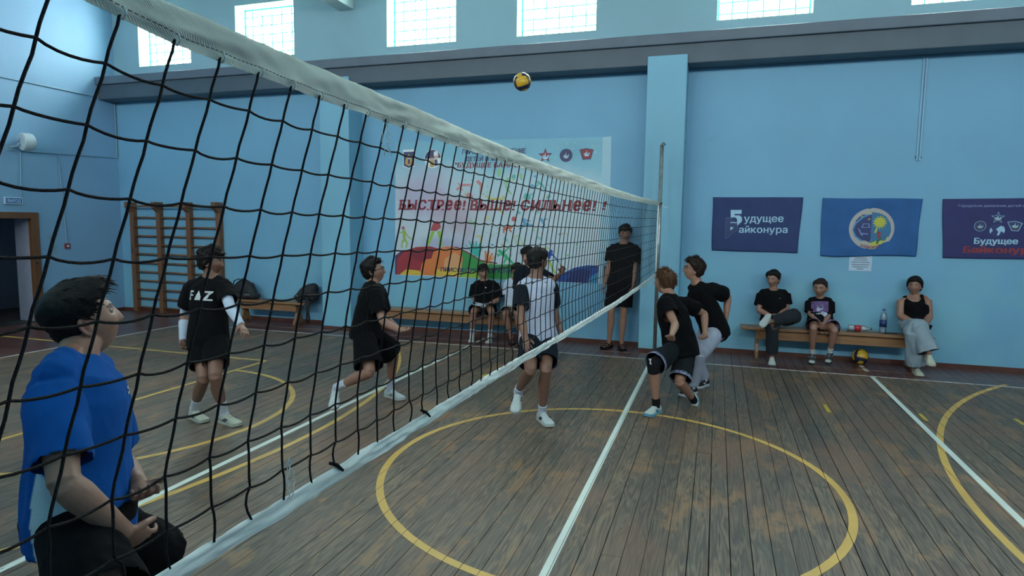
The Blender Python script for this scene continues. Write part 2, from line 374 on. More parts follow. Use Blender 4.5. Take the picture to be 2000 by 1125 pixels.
tag(MB().box(ROOM_X0, ROOM_Y0, 4.015, ROOM_X1, ROOM_Y0 + 0.37, 4.42).build('trim_3', M_BEAM, bevel=0.01), kind='structure')
bb = MB()
for a, b in ((ROOM_X0, PIL[0][0]), (PIL[0][1], PIL[1][0]), (PIL[1][1], PIL[2][0]), (PIL[2][1], ROOM_X1)): bb.box(a, -0.014, 0.0, b, 0, 0.058)
tag(bb.build('baseboard_back', M_BASEB), kind='structure')
tag(MB().box(ROOM_X0, DY1 + 0.13, 0, ROOM_X0 + 0.014, 0, 0.058).box(ROOM_X0, ROOM_Y0, 0, ROOM_X0 + 0.014, DY0 - 0.13, 0.058).build('baseboard_left', M_BASEB), kind='structure')
# doorway frame
d1 = tag(MB().box(ROOM_X0 - 0.06, DY1 - 0.02, 0.0, ROOM_X0 + 0.025, DY1 + 0.11, DZ + 0.09).build('door_1', M_DOORW, bevel=0.006), kind='structure')
MB().box(ROOM_X0 - 0.06, DY0 - 0.11, 0.0, ROOM_X0 + 0.025, DY0 + 0.02, DZ + 0.09).build('door_jamb', M_DOORW, d1, 0.006)
MB().box(ROOM_X0 - 0.06, DY0 + 0.021, DZ - 0.02, ROOM_X0 + 0.024, DY1 - 0.021, DZ + 0.09).build('door_header', M_DOORW, d1, 0.006)
MB().tube([(ROOM_X0 + 0.02, DY1 + 0.03, 1.02), (ROOM_X0 + 0.035, DY1 + 0.03, 1.02)], 0.022, 10).build('strike_plate', M_DARK, d1)
# windows
bar_h = MB().tube([(-WIN_W / 2, 0, 0), (WIN_W / 2, 0, 0)], 0.011, 6).build('grille_bar', M_GRILLE); bar_v = MB().tube([(0, 0, 0), (0, 0, WIN_Z1 - WIN_Z0)], 0.011, 6).build('grille_bar', M_GRILLE)
bar_hm, bar_vm = bar_h.data, bar_v.data; bpy.data.objects.remove(bar_h); bpy.data.objects.remove(bar_v)
def make_window(i, x, y, d, bars):
    a, b = x - WIN_W / 2, x + WIN_W / 2
    r = MB(); t = 0.012
    lo, hi = sorted((y + d * 0.002, y + d * 0.31))
    r.box(a, lo, WIN_Z0, a + t, hi, WIN_Z1).box(b - t, lo, WIN_Z0, b, hi, WIN_Z1).box(a + t, lo, WIN_Z1 - t, b - t, hi, WIN_Z1).box(a + t, lo, WIN_Z0, b - t, hi, WIN_Z0 + t)
    w = tag(r.build('window_%d' % i, M_REVEAL), kind='structure')
    lo, hi = sorted((y + d * 0.268, y + d * 0.274)); MB().box(a + t, lo, WIN_Z0 + t, b - t, hi, WIN_Z1 - t).build('pane', M_GLASS, w)
    fr = MB(); lo, hi = sorted((y + d * 0.25, y + d * 0.267)); k = 0.035
    fr.box(a + t, lo, WIN_Z0 + t, a + k, hi, WIN_Z1 - t).box(b - k, lo, WIN_Z0 + t, b - t, hi, WIN_Z1 - t).box(a + k, lo, WIN_Z1 - k, b - k, hi, WIN_Z1 - t).box(a + k, lo, WIN_Z0 + t, b - k, hi, WIN_Z0 + k)
    fr.build('window_frame', M_GRILLE, w)
    if bars:
        for k in range(1, 6):
            o = link(bpy.data.objects.new('grille_bar', bar_hm), w); o.location = (x, y + d * 0.235, WIN_Z0 + k * (WIN_Z1 - WIN_Z0) / 6)
        for k in range(1, 6):
            o = link(bpy.data.objects.new('grille_bar', bar_vm), w); o.location = (a + k * WIN_W / 6, y + d * 0.222, WIN_Z0)
for i, x in enumerate(WIN_X): make_window(i + 1, x, 0.0, 1, i < 6)
for i, x in enumerate(WIN_X): make_window(i + 9, x, ROOM_Y0, -1, False)

# ---------------------------------------------------------------- plank floor and court lines
fl = tag(MB().box(ROOM_X0 - 0.1, ROOM_Y0 - 0.1, -0.1, ROOM_X1 + 0.1, 0.1, -0.022).build('floor', M_SUB), kind='structure')
PW = 0.113
def plank_mesh():
    w, h, c = PW / 2 - 0.0007, 0.022, 0.0012
    sec = [(-w, -h), (w, -h), (w, -c), (w - c, 0), (-w + c, 0), (-w, -c)]
    o = MB().prism(sec, 'y', 0.0, 1.0).build('floor_plank', M_PLANK); me = o.data; bpy.data.objects.remove(o); return me
PM = plank_mesh()
rest = MB(); n_pl = 0; col_n = int((ROOM_X1 - ROOM_X0) / PW)
for c in range(col_n + 1):
    x = ROOM_X0 + PW * (c + 0.5)
    y_joint = random.uniform(-8.2, -2.2)
    for a, b in ((ROOM_Y0, y_joint - 0.001), (y_joint + 0.001, 0.0)):
        dz = random.uniform(-0.0006, 0.0003)
        if x < 5.0:
            o = link(bpy.data.objects.new('floor_plank', PM), fl); o.location = (x, a, dz); o.scale = (random.choice((1.0, 0.992, 0.985, 0.975, 0.962)), b - a, 1); n_pl += 1
        else: rest.box(x - PW / 2 + 0.0019, a, -0.022, x + PW / 2 - 0.0019, b, dz)
tag(rest.build('floor_planks_beyond', M_PLANK, fl), kind='stuff')
LZ = 0.0012
def flat_strip(pts, w, mat, closed=False):
    """a painted stripe along a polyline on the floor"""
    pts = [Vector((p[0], p[1], 0)) for p in pts]; n = len(pts); v = []; f = []
    for i, p in enumerate(pts):
        t = (pts[(i + 1) % n] - pts[i - 1]) if closed else (pts[min(i + 1, n - 1)] - pts[max(i - 1, 0)])
        nrm = Vector((-t.y, t.x, 0)).normalized() * w / 2
        v += [p - nrm + Vector((0, 0, LZ)), p + nrm + Vector((0, 0, LZ)), p - nrm + Vector((0, 0, 0.0004)), p + nrm + Vector((0, 0, 0.0004))]
    m = n if closed else n - 1
    for i in range(m):
        a, b = 4 * i, 4 * ((i + 1) % n)
        f += [(a, a + 1, b + 1, b), (a, b, b + 2, a + 2), (a + 1, a + 3, b + 3, b + 1)]
    return MB().add(v, f).build('court_line', mat, fl)
SY, SY2, EX = -0.9405, -9.26, -7.926
flat_strip([(-7.95, SY), (7.95, SY)], 0.045, M_LW2); flat_strip([(-7.95, SY2), (7.95, SY2)], 0.045, M_LW2)
flat_strip([(EX, SY2), (EX, SY)], 0.045, M_LW2); flat_strip([(-EX, SY2), (-EX, SY)], 0.045, M_LW2)
LZ = 0.0014
for lx in (0.0, 2.656, -2.648): flat_strip([(lx, SY2 + 0.02), (lx, SY - 0.022)], 0.048, M_LW)
for s in (-1, 1):
    for a, b in ((-0.42, -0.28), (-0.66, -0.48)): flat_strip([(s * 2.66, a), (s * 2.66, b)], 0.05, M_LW2)
LZ = 0.0011
flat_strip([(-9.9, -0.58), (9.9, -0.58)], 0.032, M_LT); flat_strip([(-9.9, -0.43), (-6.5, -0.43)], 0.02, M_LT)
arc = lambda cx, cy, r, a0, a1, n: [(cx + r * math.cos(a0 + (a1 - a0) * i / n), cy + r * math.sin(a0 + (a1 - a0) * i / n)) for i in range(n + 1)]
flat_strip(arc(0.063, -5.10, 1.61, 0, 2 * PI, 96)[:-1], 0.052, M_LY, True)
LZ = 0.0010
for s in (-1, 1):
    a = 0.735
    flat_strip(arc(s * 8.83, -5.10, 6.385, PI - a if s > 0 else -a, PI + a if s > 0 else a, 60), 0.052, M_LY)
    flat_strip(arc(s * 4.70, -5.10, 1.66, PI / 2 if s > 0 else -PI / 2, 3 * PI / 2 if s > 0 else PI / 2, 40), 0.052, M_LY)
    LZ = 0.0009
    flat_strip([(s * 4.70, -7.31), (s * 4.70, -2.89)], 0.05, M_LY); flat_strip([(s * 9.8, -2.87), (s * 4.70, -2.87)], 0.05, M_LY); flat_strip([(s * 9.8, -7.31), (s * 4.70, -7.31)], 0.05, M_LY)
    LZ = 0.0010
LZ = 0.0016
for x, a, b in ((1.898, -2.82, -2.53), (2.74, -2.80, -2.56), (3.58, -2.62, -2.42), (-1.80, -2.70, -2.50)): flat_strip([(x, a), (x, b)], 0.035, M_LB)
# ---------------------------------------------------------------- volleyball net and poles
def rope_mat():
    m, nt, b = new_mat('black_braided_cord', 0.75, spec=0.2)
    uv = nt.nodes.new('ShaderNodeTexCoord').outputs['Object']
    n = noise_n(nt, uv, 420.0, 2); c = ramp_n(nt, n, [(0.35, (0.003, 0.003, 0.004)), (0.75, (0.016, 0.016, 0.018))])
    nt.links.new(c, b.inputs['Base Color']); bump_n(nt, b, n, 0.6, 0.003); return m
M_ROPE = rope_mat()
def tape_mat(name, base, dirt, weave):
    m, nt, b = new_mat(name, 0.65)
    p = pos_n(nt); w = nt.nodes.new('ShaderNodeTexWave'); w.wave_type = 'BANDS'; w.bands_direction = 'DIAGONAL'
    w.inputs['Scale'].default_value = 130.0; w.inputs['Distortion'].default_value = 0.0
    nt.links.new(scale_vec(nt, p, (0.0, 1.0, 1.6)), w.inputs['Vector'])
    n = noise_n(nt, p, 9.0, 4); n2 = noise_n(nt, scale_vec(nt, p, (1, 1, 6)), 6.0, 5)
    c = mix_n(nt, map_n(nt, n, 0.35, 0.7), base, tuple(x * 0.82 for x in base)); c = mix_n(nt, math_n(nt, 'MULTIPLY', map_n(nt, n2, 0.62, 0.78), dirt), c, tuple(x * 0.45 for x in base))
    c = mix_n(nt, math_n(nt, 'MULTIPLY', math_n(nt, 'SUBTRACT', 1.0, w.outputs['Fac']), weave), c, tuple(x * 0.5 for x in base))
    nt.links.new(c, b.inputs['Base Color']); bump_n(nt, b, w.outputs['Fac'] if weave else n2, 0.35, 0.002 if weave else 0.006); return m
M_TAPE = tape_mat('woven_net_tape', (0.66, 0.72, 0.66), 0.5, 0.38)
M_TAPE2 = tape_mat('white_vinyl_tape', (0.84, 0.90, 0.88), 0.25, 0.0)
NX = 0.02
def interp(y, tab): return float(np.interp(y, [t[0] for t in tab], [t[1] for t in tab]))
T_UP = [(-9.3, 2.128), (-8.861, 2.106), (-8.674, 2.102), (-8.352, 2.098), (-8.111, 2.095), (-7.774, 2.089), (-7.268, 2.080), (-6.428, 2.077), (-4.752, 2.077), (-3, 2.090), (-1.0, 2.130)]
T_LO = [(-9.3, 2.092), (-8.978, 2.068), (-8.835, 2.051), (-8.67, 2.046), (-8.494, 2.040), (-8.23, 2.036), (-7.773, 2.030), (-7.266, 2.024), (-6.422, 2.017), (-4.741, 2.018), (-3, 2.035), (-1.0, 2.066)]
B_UP = [(-9.3, 1.294), (-8.895, 1.288), (-8.621, 1.283), (-8.368, 1.279), (-7.919, 1.271), (-7.232, 1.260), (-6.348, 1.236), (-4.582, 1.197), (-3, 1.185), (-1.0, 1.186)]
B_LO = [(-9.3, 1.256), (-8.825, 1.251), (-8.559, 1.243), (-8.116, 1.237), (-7.761, 1.232), (-7.23, 1.222), (-6.345, 1.200), (-4.574, 1.155), (-3, 1.138), (-1.0, 1.125)]
YN, YF = -9.22, -0.985
net = empty('volleyball_net', (0, -5.1, 0)); NO = Vector((0, -5.1, 0))
tag(net, 'black square mesh volleyball net with pale top and bottom tapes across the court', 'net')
def loc(v): return [tuple(Vector(p) - NO) for p in v]
def tape(name, up, lo, mat, bulge, seedv, nz=9):
    ys = np.concatenate([np.linspace(YN, -7.0, 150), np.linspace(-7.0, YF, 120)[1:]]); v = []; f = []
    for side in (1, -1):
        for y in ys:
            a, b = interp(y, up), interp(y, lo)
            for k in range(nz):
                t = k / (nz - 1); z = a + (b - a) * t
                sh = math.sqrt(max(0, 1 - (2 * t - 1) ** 4))
                w = vnoise([[y * 9 + t * 4, t * 2.4 - y * 5, seedv]])[0] * 0.0055 + vnoise([[y * 34 + t * 18, t * 4, seedv + 3]])[0] * 0.0034
                pk = 0.003 * math.exp(-((t - 0.78) / 0.05) ** 2)
                v.append((NX + side * bulge * sh + w - side * pk, y, z))
    n = len(ys)
    for s_ in (0, 1):
        o = s_ * n * nz
        for i in range(n - 1):
            for k in range(nz - 1):
                q = (o + i * nz + k, o + (i + 1) * nz + k, o + (i + 1) * nz + k + 1, o + i * nz + k + 1); f.append(q if s_ == 0 else q[::-1])
    for i in range(n - 1):
        for k in (0, nz - 1):
            f.append((i * nz + k, n * nz + i * nz + k, n * nz + (i + 1) * nz + k, (i + 1) * nz + k))
    for i in (0, n - 1):
        for k in range(nz - 1): f.append((i * nz + k, i * nz + k + 1, n * nz + i * nz + k + 1, n * nz + i * nz + k))
    return MB().add(loc(v), f).build(name, mat, net, smooth=True)
top = tape('top_tape', T_UP, T_LO, M_TAPE, 0.005, 1.3)
bot = tape('bottom_tape', B_UP, B_LO, M_TAPE2, 0.004, 7.7)
# stitching along the tapes, tie loops where the cords leave the tape
M_STITCH = plain('dark_stitch_thread', (0.05, 0.06, 0.06), 0.7); M_TIE = plain('white_tie_thread', (0.66, 0.72, 0.70), 0.6)
st = MB(); y = YN
while y < -6.5:
    z = interp(y, T_LO) + 0.011 + 0.0006 * math.sin(y * 60); st.tube([(NX + 0.0085, y, z), (NX + 0.0085, y + 0.006, z - 0.0005)], 0.0008, 4); y += 0.0095
st.v = loc(st.v); tag(st.build('stitching', M_STITCH, top), kind='stuff')
CELL, SKEW, ROWS = 0.0875, -0.225, 9
cols = []; yc = -8.93 + 0.0
j0 = int(math.floor((YN + 0.0 - yc) / CELL)); k = j0
while True:
    y = yc + k * CELL
    if y > YF - 0.02: break
    if y > YN + 0.02 : cols.append(y)
    k += 1
fr_rows = [(0.062 + 0.0805 * r) / 0.759 for r in range(ROWS)]
rng = random.Random(5)
def node(y, s):
    """net node: y is where the cord meets the top tape; s runs down the net"""
    env = min(1.0, (YF - y) / 1.2) if y > YF - 1.2 else 1.0
    yy = y + SKEW * env * (min(s, 0.86) / 0.86 if s < 0.86 else 1.0)
    a, b = interp(y, T_LO), interp(yy, B_UP)
    x = NX - 0.015 * math.sin(PI * s) + 0.008 * vnoise([[y * 2.2, s * 2.5, 0.5]])[0]
    return Vector((x, max(yy, YN), a + (b - a) * s))
cordn = 0
for ci, y in enumerate(cols):
    pts = [node(y, 0) + Vector((0, 0, 0.006))]; prev = pts[0]
    jit = rng.choice([-0.012, 0.0, 0.004, 0.014, -0.005])
    for s in fr_rows + [1.0]:
        q = node(y, s); 
        if s > 0.9 and s < 1: q.y += 0.004
        for t in (0.25, 0.5, 0.75):
            mid = prev.lerp(q, t)
            if s == 1.0: mid.y += jit * 4 * t * (1 - t); mid.z += 0.003 * (1 - t)
            else: mid.y += 0.0016 * math.sin(2 * PI * t) * rng.uniform(0.3, 1)
            pts.append(mid)
        pts.append(q); prev = q
    pts[-1].z -= 0.004
    near = y < -7.4
    d = MB().tube(pts, 0.0021 if near else 0.0022, 8 if near else 5); d.v = loc(d.v)
    d.build('net_cord', M_ROPE, net, smooth=True)
    if y < -6.0:
        t = MB(); z = interp(y, T_LO)
        t.tube([(NX + 0.009, y - 0.003, z + 0.013), (NX + 0.0105, y, z + 0.004), (NX + 0.004, y, z - 0.003), (NX - 0.008, y, z + 0.004)], 0.0016, 5)
        t.v = loc(t.v); t.build('tie_loop', M_TIE, top, smooth=True)
for s in fr_rows:
    pts = []; p0 = None
    lead = [cols[0] - CELL * q for q in (3, 2, 1)]
    seq = lead + cols + [YF + 0.0]
    for y in seq:
        q = node(y, s)
        if q.y > YF: q.y = YF
        if p0 is not None and y < -6.5:
            amp = 0.0042 * (1 + 0.5 * rng.uniform(-1, 1)); skew_ = rng.uniform(0.75, 1.0)
            for t in (0.12, 0.28, 0.46, 0.64, 0.82):
                m_ = p0.lerp(q, t); m_.z -= amp * 4 * (t ** skew_) * (1 - t); pts.append(m_)
        pts.append(q); p0 = q
    d = MB().tube(pts, 0.00205, 7); d.v = loc(d.v); d.build('net_cord', M_ROPE, net, smooth=True)
# pale side band and cord knots on the bottom tape, frayed threads
sb = MB().box(-0.006 + NX, YF - 0.012, 1.13, NX + 0.006, YF + 0.012, 2.12); sb.v = loc(sb.v); sb.build('side_band', M_TAPE2, net, 0.003)
for y in (-8.466, -8.03):
    z = interp(y, B_UP); kb = MB().tube([(NX + 0.012, y + 0.02, z - 0.012), (NX + 0.004, y + 0.008, z + 0.004), (NX - 0.004, y - 0.006, z + 0.012)], [0.003, 0.0045, 0.0035], 7); kb.v = loc(kb.v); kb.build('cord_knot', M_ROPE, net, smooth=True)
for (y, z, L, sd) in ((-8.255, 2.03, 0.075, 3), (-8.62, 1.36, 0.085, 9), (-7.53, 1.83, 0.06, 4)):
    r2 = random.Random(sd); t = MB()
    for q in range(3):
        pp = [(NX + 0.01, y + r2.uniform(-.008, .008), z)]
        for i in range(9): pp.append((NX + 0.012 + r2.uniform(-.004, .004), pp[-1][1] + r2.uniform(-.008, .008), z - L * (i + 1) / 9 + r2.uniform(-.005, .005)))
        t.tube(pp, 0.0008, 4)
    t.v = loc(t.v); t.build('frayed_thread', M_TIE, net)
def net_pole(y, label):
    o = empty('net_pole', (0.035, y, 0))
    MB().tube([(0, 0, 0.0), (0, 0, 2.86)], 0.024, 16).build('post', M_STEEL, o, smooth=True)
    MB().lathe([(0.0, 0), (0.07, 0), (0.07, 0.012), (0.035, 0.02), (0.032, 0.05), (0.026, 0.055)], 20).build('floor_socket', M_STEEL, o)
    d = 0.035 if y < -5 else -0.035
    MB().tube([(0, 0, 2.82), (0.0, -0.03, 2.84), (0.0, -0.045, 2.87), (0.02, -0.02, 2.885), (0.04, 0.01, 2.86)], 0.010, 8).build('top_hook', M_STEEL, o, smooth=True)
    MB().tube([(0, d * .9, 2.10), (0, d * 1.5, 2.10)], 0.010, 8).build('tape_hook', M_STEEL, o)
    for z in (2.10, 1.16): MB().lathe([(0.024, z - .012), (0.031, z - .012), (0.031, z + .012), (0.024, z + .012)], 16).build('clamp_ring', M_DARK, o)
    MB().tube([(0.02, 0, 2.1), (0.05, 0, 2.06), (0.09, 0.0, 2.04), (0.11, 0, 2.07)], 0.004, 6).build('loose_cord_end', M_TIE, o, smooth=True)
    MB().tube([(0, d * .8, 1.16), (-0.01, d * 1.6, 1.155)], 0.006, 6).build('lower_tie', M_TIE, o)
    tag(o, label, 'net pole')
net_pole(-0.935, 'thin grey steel net pole standing in front of the wall pillar')
net_pole(-9.31, 'thin grey steel net pole at the near end of the net beside the camera')

# ---------------------------------------------------------------- poster
def pm(n, c): return plain('print_' + n, c, 0.45, 0.03, 5)
PC = {k: pm(k, v) for k, v in dict(plum=(.09, .03, .09), red=(.30, .028, .04), darkred=(.20, .018, .035), orange=(.60, .17, .045), yellow=(.58, .40, .05), peach=(.60, .30, .14), green=(.03, .24, .06), lime=(.25, .45, .05), darkgreen=(.015, .12, .07), teal=(.04, .36, .33), brown=(.16, .03, .03), blue=(.012, .055, .26), navy=(.010, .022, .13), navy2=(.02, .03, .12), cyan=(.04, .22, .42), pink=(.44, .40, .56), pink2=(.45, .41, .57), lilac=(.38, .38, .56), brick=(.36, .06, .07), olive=(.30, .40, .08), rose=(.38, .10, .12), salmon=(.50, .22, .24), brick2=(.48, .18, .17), salmon2=(.45, .20, .23), lgreen=(.22, .47, .24), teal2=(.10, .38, .38), blue2=(.10, .28, .48), gold=(.48, .43, .10), gold2=(.50, .48, .30), rust=(.45, .12, .07), red2=(.40, .08, .10), teal3=(.14, .40, .45), lgold=(.50, .47, .22), lteal=(.22, .47, .48), llime=(.36, .52, .30), green2=(.03, .36, .16), royal=(.015, .07, .34)).items()}
P_INK = pm('navy_ink', (.022, .03, .12)); P_RED = pm('crimson_ink', (.20, .012, .03)); P_WHITE = pm('white_ink', (.62, .68, .72)); P_SKY = pm('skyblue_ink', (.25, .46, .62)); P_GOLD = pm('ochre_ink', (.42, .26, .06)); P_SKIN = pm('tan_ink', (.48, .30, .24))
def poster_mat():
    m, nt, b = new_mat('poster_print', 0.42)
    p = pos_n(nt); s = nt.nodes.new('ShaderNodeSeparateXYZ'); nt.links.new(p, s.inputs[0])
    n = noise_n(nt, p, 1.6, 3)
    g = math_n(nt, 'ADD', s.outputs['Z'], math_n(nt, 'MULTIPLY', n, 0.45)); g = math_n(nt, 'ADD', g, math_n(nt, 'MULTIPLY', math_n(nt, 'ADD', s.outputs['X'], 4.37), 0.035))
    c = ramp_n(nt, map_n(nt, g, 2.25, 3.35), [(0.0, (0.46, 0.56, 0.64)), (0.45, (0.38, 0.53, 0.62)), (0.75, (0.17, 0.42, 0.56)), (1.0, (0.14, 0.38, 0.53))])
    for (cx, cz, rx_, rz_, cc, kk) in ((-3.85, 2.25, .75, .55, (.38, .32, .49), .75), (-3.3, 2.0, .6, .45, (.42, .29, .38), .55), (-3.5, 1.42, .7, .22, (.29, .27, .48), .6), (-3.15, 1.75, .35, .3, (.38, .27, .37), .45)):
        v = nt.nodes.new('ShaderNodeVectorMath'); v.operation = 'SUBTRACT'; nt.links.new(p, v.inputs[0]); v.inputs[1].default_value = (cx, 0, cz)
        sv = scale_vec(nt, v.outputs[0], (1 / rx_, 0, 1 / rz_)); ln = nt.nodes.new('ShaderNodeVectorMath'); ln.operation = 'LENGTH'; nt.links.new(sv, ln.inputs[0])
        dd = math_n(nt, 'ADD', ln.outputs['Value'], math_n(nt, 'MULTIPLY', math_n(nt, 'SUBTRACT', noise_n(nt, p, 3.2, 4), .5), 1.1))
        c = mix_n(nt, math_n(nt, 'MULTIPLY', map_n(nt, dd, 1.0, .35), kk), c, cc)
    nt.links.new(c, b.inputs['Base Color']); bump_n(nt, b, noise_n(nt, p, 3.0, 3), 0.1, 0.03); return m
